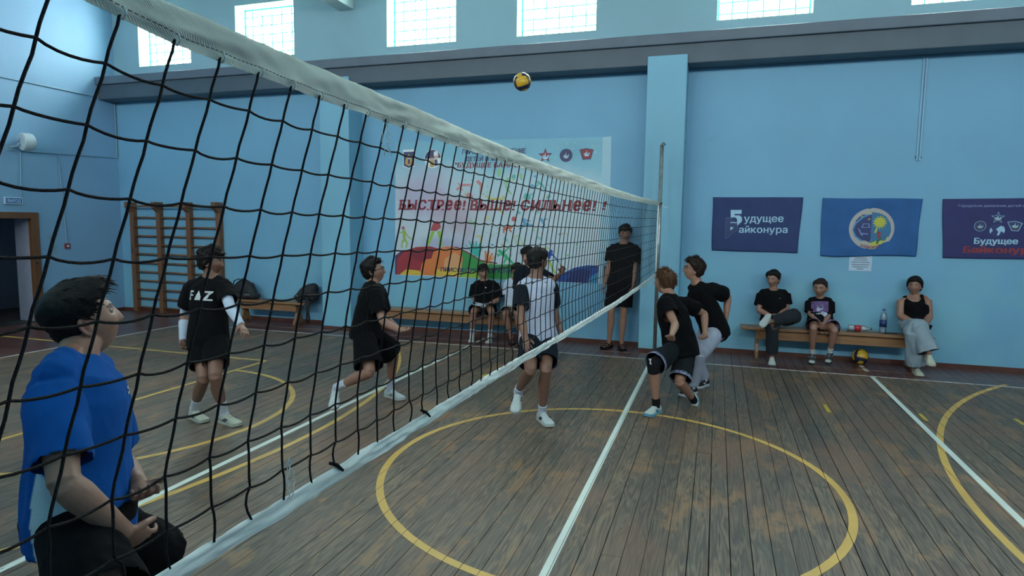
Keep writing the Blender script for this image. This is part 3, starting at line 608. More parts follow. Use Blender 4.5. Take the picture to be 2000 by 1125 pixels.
ART = {"poster":[[-4.358,3.125],[-0.913,3.108],[-0.912,0.912],[-4.375,0.923]],"posterstrip":[[-0.913,3.108],[-0.783,3.119],[-0.765,0.907],[-0.912,0.912]],"art":[["plum",[[-4.375,0.927],[-4.373,1.249],[-4.246,1.331],[-4.188,1.309],[-4.189,1.12],[-4.295,0.93]]],["red",[[-4.349,0.928],[-4.334,1.186],[-4.188,1.337],[-3.98,1.401],[-3.722,1.419],[-3.519,1.368],[-3.469,1.282],[-3.543,0.942]]],["darkred",[[-4.11,1.311],[-3.902,1.387],[-3.671,1.381],[-3.646,1.277],[-3.799,1.132],[-4.006,1.196]]],["orange",[[-3.928,0.935],[-3.876,1.13],[-3.799,1.202],[-3.595,1.232],[-3.543,0.94]]],["yellow",[[-4.295,0.93],[-4.163,1.026],[-3.928,1.01],[-3.851,0.933]]],["orange",[[-3.722,0.933],[-3.722,1.158],[-3.666,1.323],[-3.557,1.4],[-3.419,1.426],[-3.244,1.398],[-3.108,1.326],[-3.043,0.931]]],["peach",[[-3.493,0.942],[-3.468,1.212],[-3.293,1.333],[-3.194,1.266],[-3.142,0.946]]],["yellow",[[-3.671,0.935],[-3.594,1.045],[-3.392,1.029],[-3.242,1.104],[-3.117,0.946]]],["green",[[-3.192,0.93],[-3.144,1.222],[-3.182,1.381],[-3.022,1.328],[-2.85,1.208],[-2.584,1.153],[-2.323,1.168],[-2.066,1.165],[-2.061,0.915]]],["lime",[[-3.179,0.93],[-3.069,1.063],[-2.848,1.025],[-2.75,0.924]]],["lime",[[-2.307,0.921],[-2.275,1.124],[-2.088,1.131],[-2.085,0.919]]],["darkgreen",[[-2.824,1.072],[-2.464,1.141],[-2.322,1.112],[-2.463,1.062]]],["teal",[[-2.948,1.285],[-2.879,1.264],[-3.028,1.522],[-3.047,1.522]]],["teal",[[-2.948,1.285],[-2.879,1.264],[-2.967,1.546],[-2.986,1.546]]],["teal",[[-2.948,1.285],[-2.879,1.264],[-2.901,1.525],[-2.92,1.524]]],["teal",[[-2.948,1.285],[-2.879,1.264],[-2.838,1.499],[-2.857,1.498]]],["teal",[[-2.948,1.285],[-2.879,1.264],[-3.089,1.457],[-3.108,1.456]]],["teal",[[-2.948,1.285],[-2.879,1.264],[-2.784,1.448],[-2.803,1.447]]],["orange",[[-2.764,1.154],[-2.692,1.149],[-2.742,1.374],[-2.766,1.374]]],["peach",[[-2.764,1.154],[-2.692,1.149],[-2.682,1.376],[-2.706,1.375]]],["orange",[[-2.764,1.154],[-2.692,1.149],[-2.622,1.339],[-2.646,1.338]]],["peach",[[-2.764,1.154],[-2.692,1.149],[-2.573,1.295],[-2.597,1.295]]],["brown",[[-3.369,1.427],[-3.244,1.421],[-3.046,1.339],[-2.825,1.22],[-2.548,1.183],[-2.548,1.163],[-2.825,1.195],[-3.046,1.316],[-3.244,1.398]]],["blue",[[-1.614,0.92],[-1.489,1.048],[-1.295,1.147],[-1.098,1.192],[-0.924,1.191],[-0.921,0.918],[-1.401,0.92]]],["navy",[[-1.423,0.923],[-1.337,1.058],[-1.184,1.129],[-1.031,1.112],[-1.113,0.918]]],["cyan",[[-1.091,0.915],[-1.028,1.026],[-0.926,1.094],[-0.921,0.918]]],["navy2",[[-0.847,0.908],[-0.842,1.194],[-0.778,1.19],[-0.77,0.911]]],["pink",[[-3.274,2.426],[-3.254,2.334],[-3.353,2.247],[-3.534,2.188],[-3.716,2.17],[-3.883,2.191],[-4.069,2.233],[-4.257,2.287],[-4.362,2.351],[-4.341,2.432],[-4.254,2.525],[-4.169,2.613],[-4.067,2.672],[-3.902,2.687],[-3.698,2.665],[-3.535,2.621],[-3.438,2.568],[-3.356,2.504]]],["pink2",[[-3.453,1.995],[-3.479,1.916],[-3.594,1.85],[-3.732,1.812],[-3.86,1.802],[-4.003,1.809],[-4.17,1.827],[-4.302,1.86],[-4.345,1.914],[-4.324,1.989],[-4.297,2.07],[-4.262,2.135],[-4.169,2.172],[-4.011,2.181],[-3.851,2.172],[-3.732,2.153],[-3.631,2.12],[-3.524,2.067]]],["pink",[[-3.181,1.883],[-3.204,1.85],[-3.243,1.826],[-3.279,1.811],[-3.32,1.803],[-3.374,1.799],[-3.428,1.802],[-3.462,1.817],[-3.473,1.845],[-3.479,1.88],[-3.485,1.913],[-3.472,1.937],[-3.429,1.952],[-3.372,1.96],[-3.323,1.964],[-3.28,1.96],[-3.234,1.945],[-3.193,1.918]]],["lilac",[[-3.217,1.518],[-3.242,1.495],[-3.267,1.478],[-3.295,1.463],[-3.34,1.451],[-3.398,1.444],[-3.445,1.448],[-3.473,1.463],[-3.495,1.486],[-3.517,1.512],[-3.524,1.534],[-3.497,1.552],[-3.446,1.566],[-3.393,1.578],[-3.346,1.585],[-3.296,1.582],[-3.244,1.567],[-3.213,1.544]]],["lilac",[[-3.707,1.508],[-3.716,1.481],[-3.758,1.458],[-3.807,1.445],[-3.852,1.441],[-3.903,1.443],[-3.961,1.448],[-4.008,1.458],[-4.023,1.476],[-4.016,1.501],[-4.006,1.528],[-3.994,1.55],[-3.961,1.563],[-3.906,1.567],[-3.849,1.565],[-3.807,1.56],[-3.771,1.549],[-3.733,1.532]]],["lilac",[[-3.163,1.61],[-3.21,1.552],[-3.287,1.508],[-3.36,1.481],[-3.443,1.466],[-3.552,1.458],[-3.663,1.462],[-3.73,1.488],[-3.752,1.538],[-3.766,1.599],[-3.777,1.658],[-3.75,1.701],[-3.663,1.728],[-3.548,1.743],[-3.448,1.75],[-3.361,1.744],[-3.268,1.718],[-3.187,1.671]]],["brick",[[-3.667,1.805],[-3.631,1.833],[-3.581,1.833],[-3.546,1.788],[-3.535,1.723],[-3.616,1.671],[-3.723,1.674],[-3.702,1.739]]],["lime",[[-3.702,1.665],[-3.641,1.662],[-3.697,1.531],[-3.768,1.409],[-3.809,1.408],[-3.743,1.553]]],["lime",[[-3.606,1.662],[-3.54,1.682],[-3.515,1.512],[-3.499,1.424],[-3.575,1.423],[-3.565,1.534]]],["olive",[[-4.237,1.679],[-4.179,1.683],[-4.172,1.523],[-4.224,1.519]]],["olive",[[-4.216,1.507],[-4.18,1.535],[-4.137,1.48],[-4.161,1.461]]],["olive",[[-4.161,1.472],[-4.136,1.468],[-4.154,1.378],[-4.18,1.382]]],["olive",[[-4.215,1.532],[-4.182,1.51],[-4.228,1.464],[-4.253,1.482]]],["olive",[[-4.253,1.473],[-4.227,1.473],[-4.235,1.378],[-4.257,1.379]]],["olive",[[-4.2,1.662],[-4.195,1.639],[-4.285,1.623],[-4.289,1.641]]],["olive",[[-4.198,1.644],[-4.176,1.657],[-4.121,1.574],[-4.139,1.564]]],["olive",[[-4.135,1.561],[-4.125,1.577],[-4.039,1.532],[-4.05,1.516]]],["rose",[[-4.19,1.714],[-4.189,1.703],[-4.194,1.693],[-4.204,1.687],[-4.214,1.685],[-4.223,1.687],[-4.233,1.691],[-4.243,1.697],[-4.248,1.704],[-4.247,1.713],[-4.243,1.723],[-4.238,1.733],[-4.233,1.74],[-4.224,1.742],[-4.213,1.74],[-4.204,1.735],[-4.199,1.73],[-4.194,1.723]]],["salmon",[[-3.247,2.32],[-3.276,2.351],[-3.178,2.429],[-3.149,2.398]]],["salmon",[[-3.162,2.391],[-3.165,2.436],[-3.006,2.433],[-3.005,2.406]]],["salmon",[[-3.178,2.412],[-3.198,2.393],[-3.246,2.44],[-3.229,2.456]]],["salmon",[[-3.221,2.356],[-3.204,2.383],[-3.144,2.347],[-3.158,2.324]]],["brick2",[[-2.925,2.46],[-2.884,2.498],[-2.815,2.428],[-2.849,2.396]]],["brick2",[[-2.858,2.415],[-2.806,2.409],[-2.835,2.27],[-2.864,2.273]]],["brick2",[[-2.838,2.269],[-2.862,2.274],[-2.843,2.335],[-2.829,2.333]]],["salmon2",[[-2.975,2.236],[-2.972,2.216],[-2.984,2.197],[-3.006,2.185],[-3.028,2.181],[-3.048,2.185],[-3.069,2.194],[-3.091,2.205],[-3.104,2.219],[-3.101,2.236],[-3.092,2.256],[-3.082,2.275],[-3.07,2.288],[-3.051,2.291],[-3.026,2.287],[-3.007,2.278],[-2.995,2.267],[-2.985,2.253]]],["lgreen",[[-2.564,2.666],[-2.498,2.66],[-2.518,2.54],[-2.565,2.545]]],["lgreen",[[-2.409,2.534],[-2.368,2.526],[-2.403,2.373],[-2.44,2.38]]],["lgreen",[[-2.436,2.366],[-2.407,2.388],[-2.318,2.273],[-2.336,2.26]]],["lgreen",[[-2.417,2.514],[-2.397,2.503],[-2.449,2.417],[-2.466,2.425]]],["lgreen",[[-2.293,2.58],[-2.253,2.565],[-2.291,2.48],[-2.322,2.491]]],["lgreen",[[-2.204,2.591],[-2.158,2.595],[-2.152,2.486],[-2.184,2.483]]],["teal2",[[-1.936,2.444],[-1.919,2.478],[-1.828,2.433],[-1.844,2.402]]],["teal2",[[-1.851,2.408],[-1.821,2.426],[-1.767,2.337],[-1.789,2.324]]],["teal2",[[-1.895,2.458],[-1.869,2.441],[-1.939,2.347],[-1.958,2.359]]],["teal2",[[-1.708,2.259],[-1.687,2.23],[-1.757,2.19],[-1.772,2.212]]],["teal2",[[-2.012,2.229],[-2.01,2.21],[-2.021,2.192],[-2.041,2.179],[-2.062,2.176],[-2.08,2.18],[-2.101,2.189],[-2.122,2.2],[-2.133,2.213],[-2.131,2.229],[-2.122,2.249],[-2.113,2.267],[-2.102,2.279],[-2.084,2.283],[-2.061,2.279],[-2.043,2.27],[-2.031,2.259],[-2.022,2.246]]],["blue2",[[-1.953,2.385],[-1.952,2.373],[-1.959,2.361],[-1.971,2.352],[-1.983,2.35],[-1.995,2.353],[-2.008,2.359],[-2.02,2.366],[-2.027,2.375],[-2.026,2.386],[-2.021,2.399],[-2.015,2.411],[-2.009,2.419],[-1.997,2.421],[-1.983,2.418],[-1.972,2.412],[-1.965,2.405],[-1.959,2.396]]],["teal2",[[-2.263,2.54],[-2.262,2.528],[-2.268,2.518],[-2.279,2.511],[-2.29,2.509],[-2.3,2.511],[-2.312,2.516],[-2.323,2.523],[-2.329,2.531],[-2.328,2.54],[-2.323,2.552],[-2.318,2.562],[-2.312,2.569],[-2.302,2.571],[-2.29,2.569],[-2.28,2.564],[-2.274,2.557],[-2.269,2.549]]],["gold",[[-2.773,2.23],[-2.753,2.26],[-2.66,2.201],[-2.675,2.178]]],["gold",[[-2.666,2.172],[-2.668,2.207],[-2.455,2.212],[-2.454,2.19]]],["gold",[[-2.489,2.236],[-2.468,2.254],[-2.427,2.208],[-2.444,2.193]]],["gold",[[-2.582,2.056],[-2.559,2.078],[-2.443,1.965],[-2.459,1.949]]],["rust",[[-2.466,1.706],[-2.454,1.763],[-2.396,1.751],[-2.406,1.698]]],["rust",[[-2.408,1.734],[-2.395,1.782],[-2.314,1.756],[-2.325,1.718]]],["rust",[[-2.462,1.712],[-2.434,1.713],[-2.436,1.657],[-2.459,1.657]]],["rust",[[-2.365,1.705],[-2.343,1.723],[-2.309,1.682],[-2.327,1.667]]],["rust",[[-2.308,1.739],[-2.33,1.757],[-2.296,1.787],[-2.282,1.776]]],["gold2",[[-2.685,1.888],[-2.684,1.873],[-2.691,1.859],[-2.704,1.85],[-2.717,1.847],[-2.729,1.85],[-2.742,1.856],[-2.756,1.865],[-2.763,1.875],[-2.762,1.887],[-2.756,1.902],[-2.75,1.917],[-2.743,1.926],[-2.731,1.929],[-2.717,1.926],[-2.705,1.919],[-2.698,1.911],[-2.691,1.901]]],["red2",[[-2.242,1.882],[-2.24,1.867],[-2.247,1.853],[-2.261,1.843],[-2.275,1.841],[-2.287,1.844],[-2.301,1.85],[-2.315,1.858],[-2.322,1.868],[-2.321,1.881],[-2.315,1.896],[-2.309,1.91],[-2.302,1.919],[-2.29,1.922],[-2.274,1.919],[-2.262,1.912],[-2.255,1.904],[-2.248,1.894]]],["teal3",[[-2.167,1.982],[-2.166,1.972],[-2.171,1.963],[-2.18,1.956],[-2.19,1.954],[-2.199,1.956],[-2.208,1.961],[-2.218,1.966],[-2.223,1.973],[-2.222,1.981],[-2.218,1.991],[-2.214,2.0],[-2.209,2.006],[-2.2,2.008],[-2.19,2.006],[-2.181,2.002],[-2.176,1.996],[-2.171,1.99]]],["blue2",[[-2.161,1.884],[-2.11,1.903],[-2.076,1.815],[-2.123,1.797]]],["blue2",[[-2.103,1.787],[-2.096,1.826],[-1.97,1.799],[-1.975,1.773]]],["blue2",[[-2.114,1.82],[-2.084,1.792],[-2.18,1.707],[-2.2,1.726]]],["blue2",[[-2.126,1.859],[-2.121,1.885],[-2.006,1.86],[-2.01,1.843]]],["blue2",[[-1.866,1.886],[-1.832,1.907],[-1.765,1.797],[-1.792,1.781]]],["blue2",[[-1.819,1.842],[-1.832,1.865],[-1.74,1.906],[-1.732,1.89]]],["blue2",[[-1.79,1.799],[-1.767,1.778],[-1.815,1.737],[-1.831,1.752]]],["lgreen",[[-3.041,1.851],[-3.01,1.873],[-2.94,1.781],[-2.963,1.764]]],["lgreen",[[-2.966,1.837],[-2.938,1.844],[-2.916,1.753],[-2.939,1.748]]],["lgold",[[-2.916,1.586],[-2.912,1.622],[-2.803,1.608],[-2.806,1.581]]],["lgold",[[-2.843,1.597],[-2.815,1.591],[-2.843,1.505],[-2.862,1.51]]],["lteal",[[-2.459,1.56],[-2.433,1.598],[-2.365,1.551],[-2.385,1.521]]],["lteal",[[-2.438,1.539],[-2.406,1.53],[-2.434,1.464],[-2.456,1.47]]],["lteal",[[-1.922,1.591],[-1.902,1.631],[-1.812,1.585],[-1.828,1.553]]],["llime",[[-2.267,1.594],[-2.274,1.615],[-2.192,1.639],[-2.186,1.618]]],["llime",[[-2.2,1.624],[-2.178,1.633],[-2.118,1.501],[-2.14,1.492]]],["llime",[[-2.133,1.507],[-2.125,1.486],[-2.217,1.451],[-2.226,1.471]]],["llime",[[-2.21,1.465],[-2.233,1.458],[-2.281,1.601],[-2.259,1.608]]],["green2",[[-2.511,1.331],[-2.471,1.376],[-2.377,1.299],[-2.413,1.257]]],["green2",[[-2.412,1.261],[-2.379,1.294],[-2.276,1.192],[-2.299,1.169]]],["green2",[[-2.415,1.285],[-2.376,1.27],[-2.428,1.17],[-2.454,1.18]]],["green2",[[-2.5,1.342],[-2.481,1.321],[-2.542,1.276],[-2.557,1.293]]],["green2",[[-2.517,1.305],[-2.534,1.288],[-2.57,1.321],[-2.554,1.338]]],["green2",[[-2.434,1.345],[-2.453,1.365],[-2.356,1.442],[-2.344,1.429]]],["green2",[[-2.355,1.435],[-2.345,1.437],[-2.308,1.281],[-2.317,1.279]]],["green2",[[-2.289,1.167],[-2.286,1.193],[-2.204,1.18],[-2.207,1.163]]],["green2",[[-2.474,1.372],[-2.473,1.361],[-2.48,1.351],[-2.492,1.344],[-2.504,1.341],[-2.515,1.343],[-2.528,1.348],[-2.54,1.354],[-2.547,1.361],[-2.546,1.37],[-2.54,1.381],[-2.535,1.392],[-2.528,1.399],[-2.517,1.401],[-2.504,1.399],[-2.493,1.394],[-2.486,1.388],[-2.48,1.381]]],["royal",[[-1.75,1.359],[-1.665,1.389],[-1.645,1.323],[-1.722,1.296]]],["royal",[[-1.701,1.323],[-1.666,1.295],[-1.7,1.266],[-1.724,1.285]]],["royal",[[-1.666,1.347],[-1.649,1.361],[-1.535,1.232],[-1.549,1.22]]],["royal",[[-1.64,1.389],[-1.638,1.38],[-1.644,1.37],[-1.654,1.364],[-1.664,1.362],[-1.673,1.364],[-1.683,1.368],[-1.694,1.373],[-1.699,1.38],[-1.698,1.388],[-1.694,1.398],[-1.69,1.407],[-1.684,1.413],[-1.675,1.415],[-1.664,1.414],[-1.655,1.409],[-1.649,1.404],[-1.645,1.398]]],["lime",[[-1.715,1.248],[-1.686,1.26],[-1.638,1.14],[-1.667,1.129]]],["lime",[[-1.666,1.126],[-1.639,1.143],[-1.585,1.055],[-1.604,1.042]]],["lime",[[-1.547,1.211],[-1.536,1.219],[-1.486,1.155],[-1.496,1.147]]]],"em_shield":[[-4.219,2.995],[-3.998,2.997],[-4.003,2.728],[-4.111,2.684],[-4.215,2.727]],"em_circle":[[-3.681,2.839],[-3.531,2.836]],"em_star":[[-1.791,2.852],[-1.679,2.85]],"em_round":[[-1.465,2.852],[-1.366,2.85]],"em_fan":[[-1.259,2.934],[-1.152,2.953],[-1.044,2.929],[-1.081,2.786],[-1.208,2.78]],"qr":[[-1.419,1.703],[-1.064,1.709],[-1.059,1.353],[-1.411,1.361]],"t1":[-4.296,2.019,-0.973,2.016,0.154],"t1b":[-0.894,2.037,-0.819,2.034,0.127],"t2":[-3.167,2.903,-2.099,2.899,0.071],"t3":[-3.11,2.793,-2.115,2.783,0.067],"t4":[-3.288,2.695,-1.841,2.68,0.072],"t5":[-3.539,1.01,-2.063,1.02,0.065],"f1":[[0.692,2.222],[1.87,2.22],[1.841,1.455],[0.709,1.466]],"f2":[[2.111,2.212],[3.294,2.201],[3.268,1.448],[2.126,1.429]],"f3":[[3.524,2.2],[4.404,2.209],[4.464,1.455],[3.573,1.442]],"f1tx":[[1.123,1.888,1.639,1.894,1.12,1.961],[1.062,1.736,1.698,1.744,1.059,1.804]],"f1B":[[0.94,2.043],[1.088,2.044],[1.087,1.99],[0.995,1.987],[0.996,1.966],[1.064,1.967],[1.095,1.939],[1.098,1.885],[1.039,1.823],[1.031,1.911],[1.01,1.938],[0.945,1.937]],"f1bar":[[0.941,1.871],[1.035,1.872],[1.035,1.86],[0.941,1.859]],"f1tri":[[0.944,1.804],[0.985,1.803],[0.986,1.785],[0.948,1.752]],"f1out":[[0.945,1.937],[0.879,1.936],[0.878,1.647],[0.9,1.634],[1.044,1.763],[1.045,1.823]],"f2c":[[2.729,1.805],[2.999,1.809],[2.712,2.08]],"f2y":[[2.6,1.971],[2.674,2.008],[2.693,1.931]],"f2sun":[[2.824,1.891],[2.872,1.892]],"f2left":[[2.723,2.039],[2.753,1.571],[2.651,1.605],[2.572,1.666],[2.521,1.748],[2.511,1.831],[2.539,1.914],[2.599,1.987],[2.671,2.028]],"f2inner":[[2.72,1.983],[2.737,1.674],[2.645,1.693],[2.577,1.749],[2.55,1.81],[2.569,1.873],[2.63,1.935]],"f2ring":[[2.723,1.998],[2.629,1.951],[2.546,1.872],[2.514,1.789],[2.551,1.707],[2.639,1.641],[2.74,1.617],[2.742,1.595],[2.631,1.615],[2.533,1.696],[2.5,1.789],[2.531,1.888],[2.619,1.971],[2.722,2.018]],"f2right":[[2.723,2.039],[2.809,2.019],[2.894,1.969],[2.95,1.878],[2.961,1.776],[2.939,1.693],[2.871,1.62],[2.726,1.576]],"f2sand":[[2.721,1.658],[2.794,1.67],[2.841,1.661],[2.884,1.692],[2.943,1.704],[2.914,1.652],[2.853,1.604],[2.727,1.57]],"f2tul":[[2.799,1.768],[2.841,1.769],[2.845,1.671],[2.805,1.681]],"f2stem":[[2.795,1.66],[2.815,1.658],[2.865,1.702],[2.85,1.661],[2.821,1.629],[2.819,1.602],[2.799,1.602]],"f2flame":[[2.785,1.824],[2.805,1.819],[2.789,1.752],[2.762,1.747]],"f2cap":[[2.625,1.873],[2.699,1.874],[2.713,1.818],[2.605,1.816]],"f2tool":[[2.564,1.811],[2.583,1.801],[2.614,1.749],[2.698,1.74],[2.69,1.725],[2.634,1.729],[2.63,1.708],[2.606,1.718]],"f3t":[[3.703,2.1,4.317,2.104,3.701,2.129],[3.906,1.631,4.379,1.638,3.901,1.692],[3.793,1.515,4.608,1.528,3.787,1.594]],"f3star":[[4.144,1.965],[4.225,1.965]],"f3round":[[3.96,1.857],[4.029,1.858]],"f3globe":[[4.146,1.805],[4.23,1.807]],"f3fan":[[4.247,1.914],[4.33,1.926],[4.411,1.899],[4.373,1.799],[4.299,1.803]],"f3land":[[4.132,1.822],[4.179,1.862],[4.216,1.854],[4.231,1.807],[4.222,1.772],[4.191,1.797],[4.169,1.744],[4.147,1.743],[4.159,1.788]],"f3land2":[[4.064,1.804],[4.076,1.841],[4.099,1.803],[4.073,1.761]]}
po = empty('wall_poster', (0, 0, 0)); Q = ART['poster']
tag(po, 'huge sports poster with slogans, emblems and colourful hills on the back wall', 'poster')
MB().prism(Q, 'y', -0.006, -0.001).build('poster_sheet', poster_mat(), po)
MB().prism(ART['posterstrip'], 'y', -0.0055, -0.001).build('poster_margin', pm('pale_margin', (.30, .50, .62)), po)
groups = {'cloud_print': ('pink', 'pink2', 'lilac'), 'hill_print': ('plum', 'red', 'darkred', 'orange', 'yellow', 'peach', 'green', 'darkgreen', 'teal', 'brown', 'blue', 'navy', 'cyan', 'navy2')}
gi = {'cloud_print': [], 'hill_print': [], 'athlete_print': []}
for k, (cname, pts) in enumerate(ART['art']):
    g = 'cloud_print' if cname in groups['cloud_print'] else 'hill_print' if (cname in groups['hill_print'] or (cname == 'lime' and k < 16)) else 'athlete_print'
    gi[g].append((PC[cname], pts))
runs = []
for m_, pts in gi['athlete_print']:
    if runs and runs[-1][0][0] is m_: runs[-1].append((m_, pts))
    else: runs.append([(m_, pts)])
for k, run in enumerate(runs): tag(polys_obj('athlete_print', run, po, 0.00001, -0.0075 - 0.00002 * k), kind='stuff')
polys_obj('hill_print', gi['hill_print'], po, 0.0001, -0.0080)
rs = random.Random(3); fl_ = []
for k in range(70):
    c = (rs.uniform(-3.2, -1.1), rs.uniform(1.3, 2.65)); fl_.append((PC[rs.choice(['lgreen', 'teal2', 'gold', 'blue2', 'lteal', 'salmon', 'llime'])], circle_pts(c, rs.uniform(.006, .028), 8, rz=rs.uniform(.006, .02))))
for k in range(34):
    c = (rs.uniform(-2.2, -0.95), rs.uniform(2.2, 3.08)); fl_.append((PC['lteal'] if k % 2 else P_SKY, star_pts(c, rs.uniform(.015, .035), 4, .35, rs.uniform(0, 3))))
tag(polys_obj('speck_print', fl_, po, 0.00001, -0.0070), kind='stuff')
def ptext(name, s, key, mat, bold=0.02, shear=0.0):
    a = ART[key]; return text_on_wall(name, s, (a[0], a[1]), a[4], a[2] - a[0], mat, po, -0.0105, bold, shear, a[3] - a[1])
def slogan(s, key, mat):
    """heavy slanted slab lettering; lower-case vowels drawn at full cap height"""
    a = ART[key]; x = 0; V = []; F = []
    for ch in s:
        if ch == ' ': x += 0.30; continue
        v, f = text_mesh(ch, 0.05, 0.0); k = 1.0
        if ch in 'еe': k = 0.70 / 0.54
        b = len(V); x0, x1 = v[:, 0].min(), v[:, 0].max()
        for q in v: V.append((x + (q[0] - x0) * (1.0 if k == 1 else 1.05), q[1] * k, q[2]))
        F += [tuple(i + b for i in ff) for ff in f]
        if ch in 'БЫРВШИЛЬНТ': 
            w = (x1 - x0)
            for (sx, sy) in ((x - 0.06, -0.03), (x + w - 0.14, -0.03), (x - 0.06, 0.66)):
                b = len(V); V += [(sx, sy, .0021), (sx + 0.2, sy, .0021), (sx + 0.2, sy + 0.09, .0021), (sx, sy + 0.09, .0021)]; F.append((b, b + 1, b + 2, b + 3))
        x += (x1 - x0) * (1.0 if k == 1 else 1.05) + 0.13
    sx = (a[2] - a[0]) / x; sz = a[4] / 0.72
    P = [(a[0] + p[0] * sx + 0.16 * p[1] * sz, -0.0105 - p[2], a[1] + p[1] * sz) for p in V]
    me = bpy.data.meshes.new('slogan_lettering'); me.from_pydata(P, [], F); me.materials.append(mat); return link(bpy.data.objects.new('slogan_lettering', me), po)
slogan('БЫСТРее! ВЫШе! СИЛЬНее!', 't1', P_RED)
ptext('slogan_lettering', '!', 't1b', P_RED, 0.04, 0.2)
ptext('heading_lettering', 'ГОРОДСКОЕ ДВИЖЕНИЕ', 't2', P_INK, 0.03, 0.1); ptext('heading_lettering', 'ДЕТЕЙ И МОЛОДЕЖИ', 't3', P_INK, 0.03, 0.1)
ptext('heading_lettering', '"БУДУЩЕЕ БАЙКОНУРА"', 't4', P_RED, 0.03, 0.1); ptext('footer_lettering', 'ПРИСОЕДИНЯЙСЯ К НАШЕЙ', 't5', P_INK, 0.03, 0.1)
def cen(pts): return (sum(p[0] for p in pts) / len(pts), sum(p[1] for p in pts) / len(pts))
def shr(pts, k): c = cen(pts); return [(c[0] + (p[0] - c[0]) * k, c[1] + (p[1] - c[1]) * k) for p in pts]
es = ART['em_shield']; ec = cen(es)
polys_obj('shield_emblem', [(P_WHITE, es), (P_INK, shr(es, .90)), (P_WHITE, [(es[0][0] + .012, es[0][1] - .01), (es[1][0] - .012, es[1][1] - .01), (es[1][0] - .014, es[1][1] - .035), (es[0][0] + .014, es[0][1] - .035)]), (P_GOLD, [(ec[0] - .07, ec[1] - .06), (ec[0] - .06, ec[1] + .01), (ec[0], ec[1] + .10), (ec[0] + .06, ec[1] + .01), (ec[0] + .07, ec[1] - .06), (ec[0], ec[1] - .10)]), (P_INK, [(ec[0] - .02, ec[1] - .06), (ec[0] - .016, ec[1] + .04), (ec[0], ec[1] + .075), (ec[0] + .016, ec[1] + .04), (ec[0] + .02, ec[1] - .06)]), (P_SKY, circle_pts((ec[0], ec[1] + .025), .014, 12))], po, 0.00015, -0.0105)
c0, c1 = ART['em_circle']; r = c1[0] - c0[0]
polys_obj('round_emblem', [(P_WHITE, circle_pts(c0, r)), (P_INK, circle_pts(c0, r * .95, 20, 0.1, PI)), (P_SKIN, circle_pts((c0[0] - .015, c0[1] - .02), r * .26, 16)), (P_SKIN, circle_pts((c0[0] + .06, c0[1] + .05), r * .30, 16)), (P_WHITE, circle_pts((c0[0] + .055, c0[1] + .085), r * .26, 14)), (P_GOLD, [(c0[0] - .05, c0[1] - .13), (c0[0] - .04, c0[1] - .03), (c0[0] + .03, c0[1] - .03), (c0[0] + .02, c0[1] - .13)]), (P_INK, [(c0[0] + .04, c0[1] - .12), (c0[0] + .03, c0[1] - .01), (c0[0] + .08, c0[1] - .01), (c0[0] + .09, c0[1] - .10)])], po, 0.00015, -0.0105)
def insignia(parent, y, c, r, kind, conform=None, base=P_INK, pts=None):
    it = []
    if kind == 'star': it += [(P_INK if base is P_INK else P_SKY, star_pts(c, r)), (P_RED if base is P_INK else P_INK, star_pts(c, r * .86))]
    elif kind == 'round': it += [(P_SKY if base is not P_INK else P_INK, circle_pts(c, r)), (P_INK, circle_pts(c, r * .93))]
    else: it += [(P_INK if base is P_INK else P_SKY, pts), (P_RED if base is P_INK else P_INK, shr(pts, .88))]; c = cen(pts)
    it += [(P_SKY, [(c[0] - r * .5, c[1] - r * .15), (c[0] - r * .2, c[1] + r * .1), (c[0] + r * .15, c[1] - r * .1), (c[0] + r * .5, c[1] + r * .2), (c[0] + r * .4, c[1] - r * .25), (c[0], c[1] - r * .4)]), (P_WHITE, [(c[0] - r * .06, c[1]), (c[0], c[1] + r * .5), (c[0] + r * .06, c[1])]), (P_GOLD if base is not P_INK else P_WHITE, [(c[0] - r * .35, c[1] - r * .42), (c[0] + r * .35, c[1] - r * .42), (c[0] + r * .25, c[1] - r * .3), (c[0] - r * .25, c[1] - r * .3)])]
    return polys_obj(kind + '_emblem', it, parent, 0.00015, y, conform)
s0, s1 = ART['em_star']; insignia(po, -0.0105, s0, (s1[0] - s0[0]) * 1.05, 'star'); s0, s1 = ART['em_round']; insignia(po, -0.0105, s0, s1[0] - s0[0], 'round'); insignia(po, -0.0105, None, .10, 'fan', pts=ART['em_fan'])

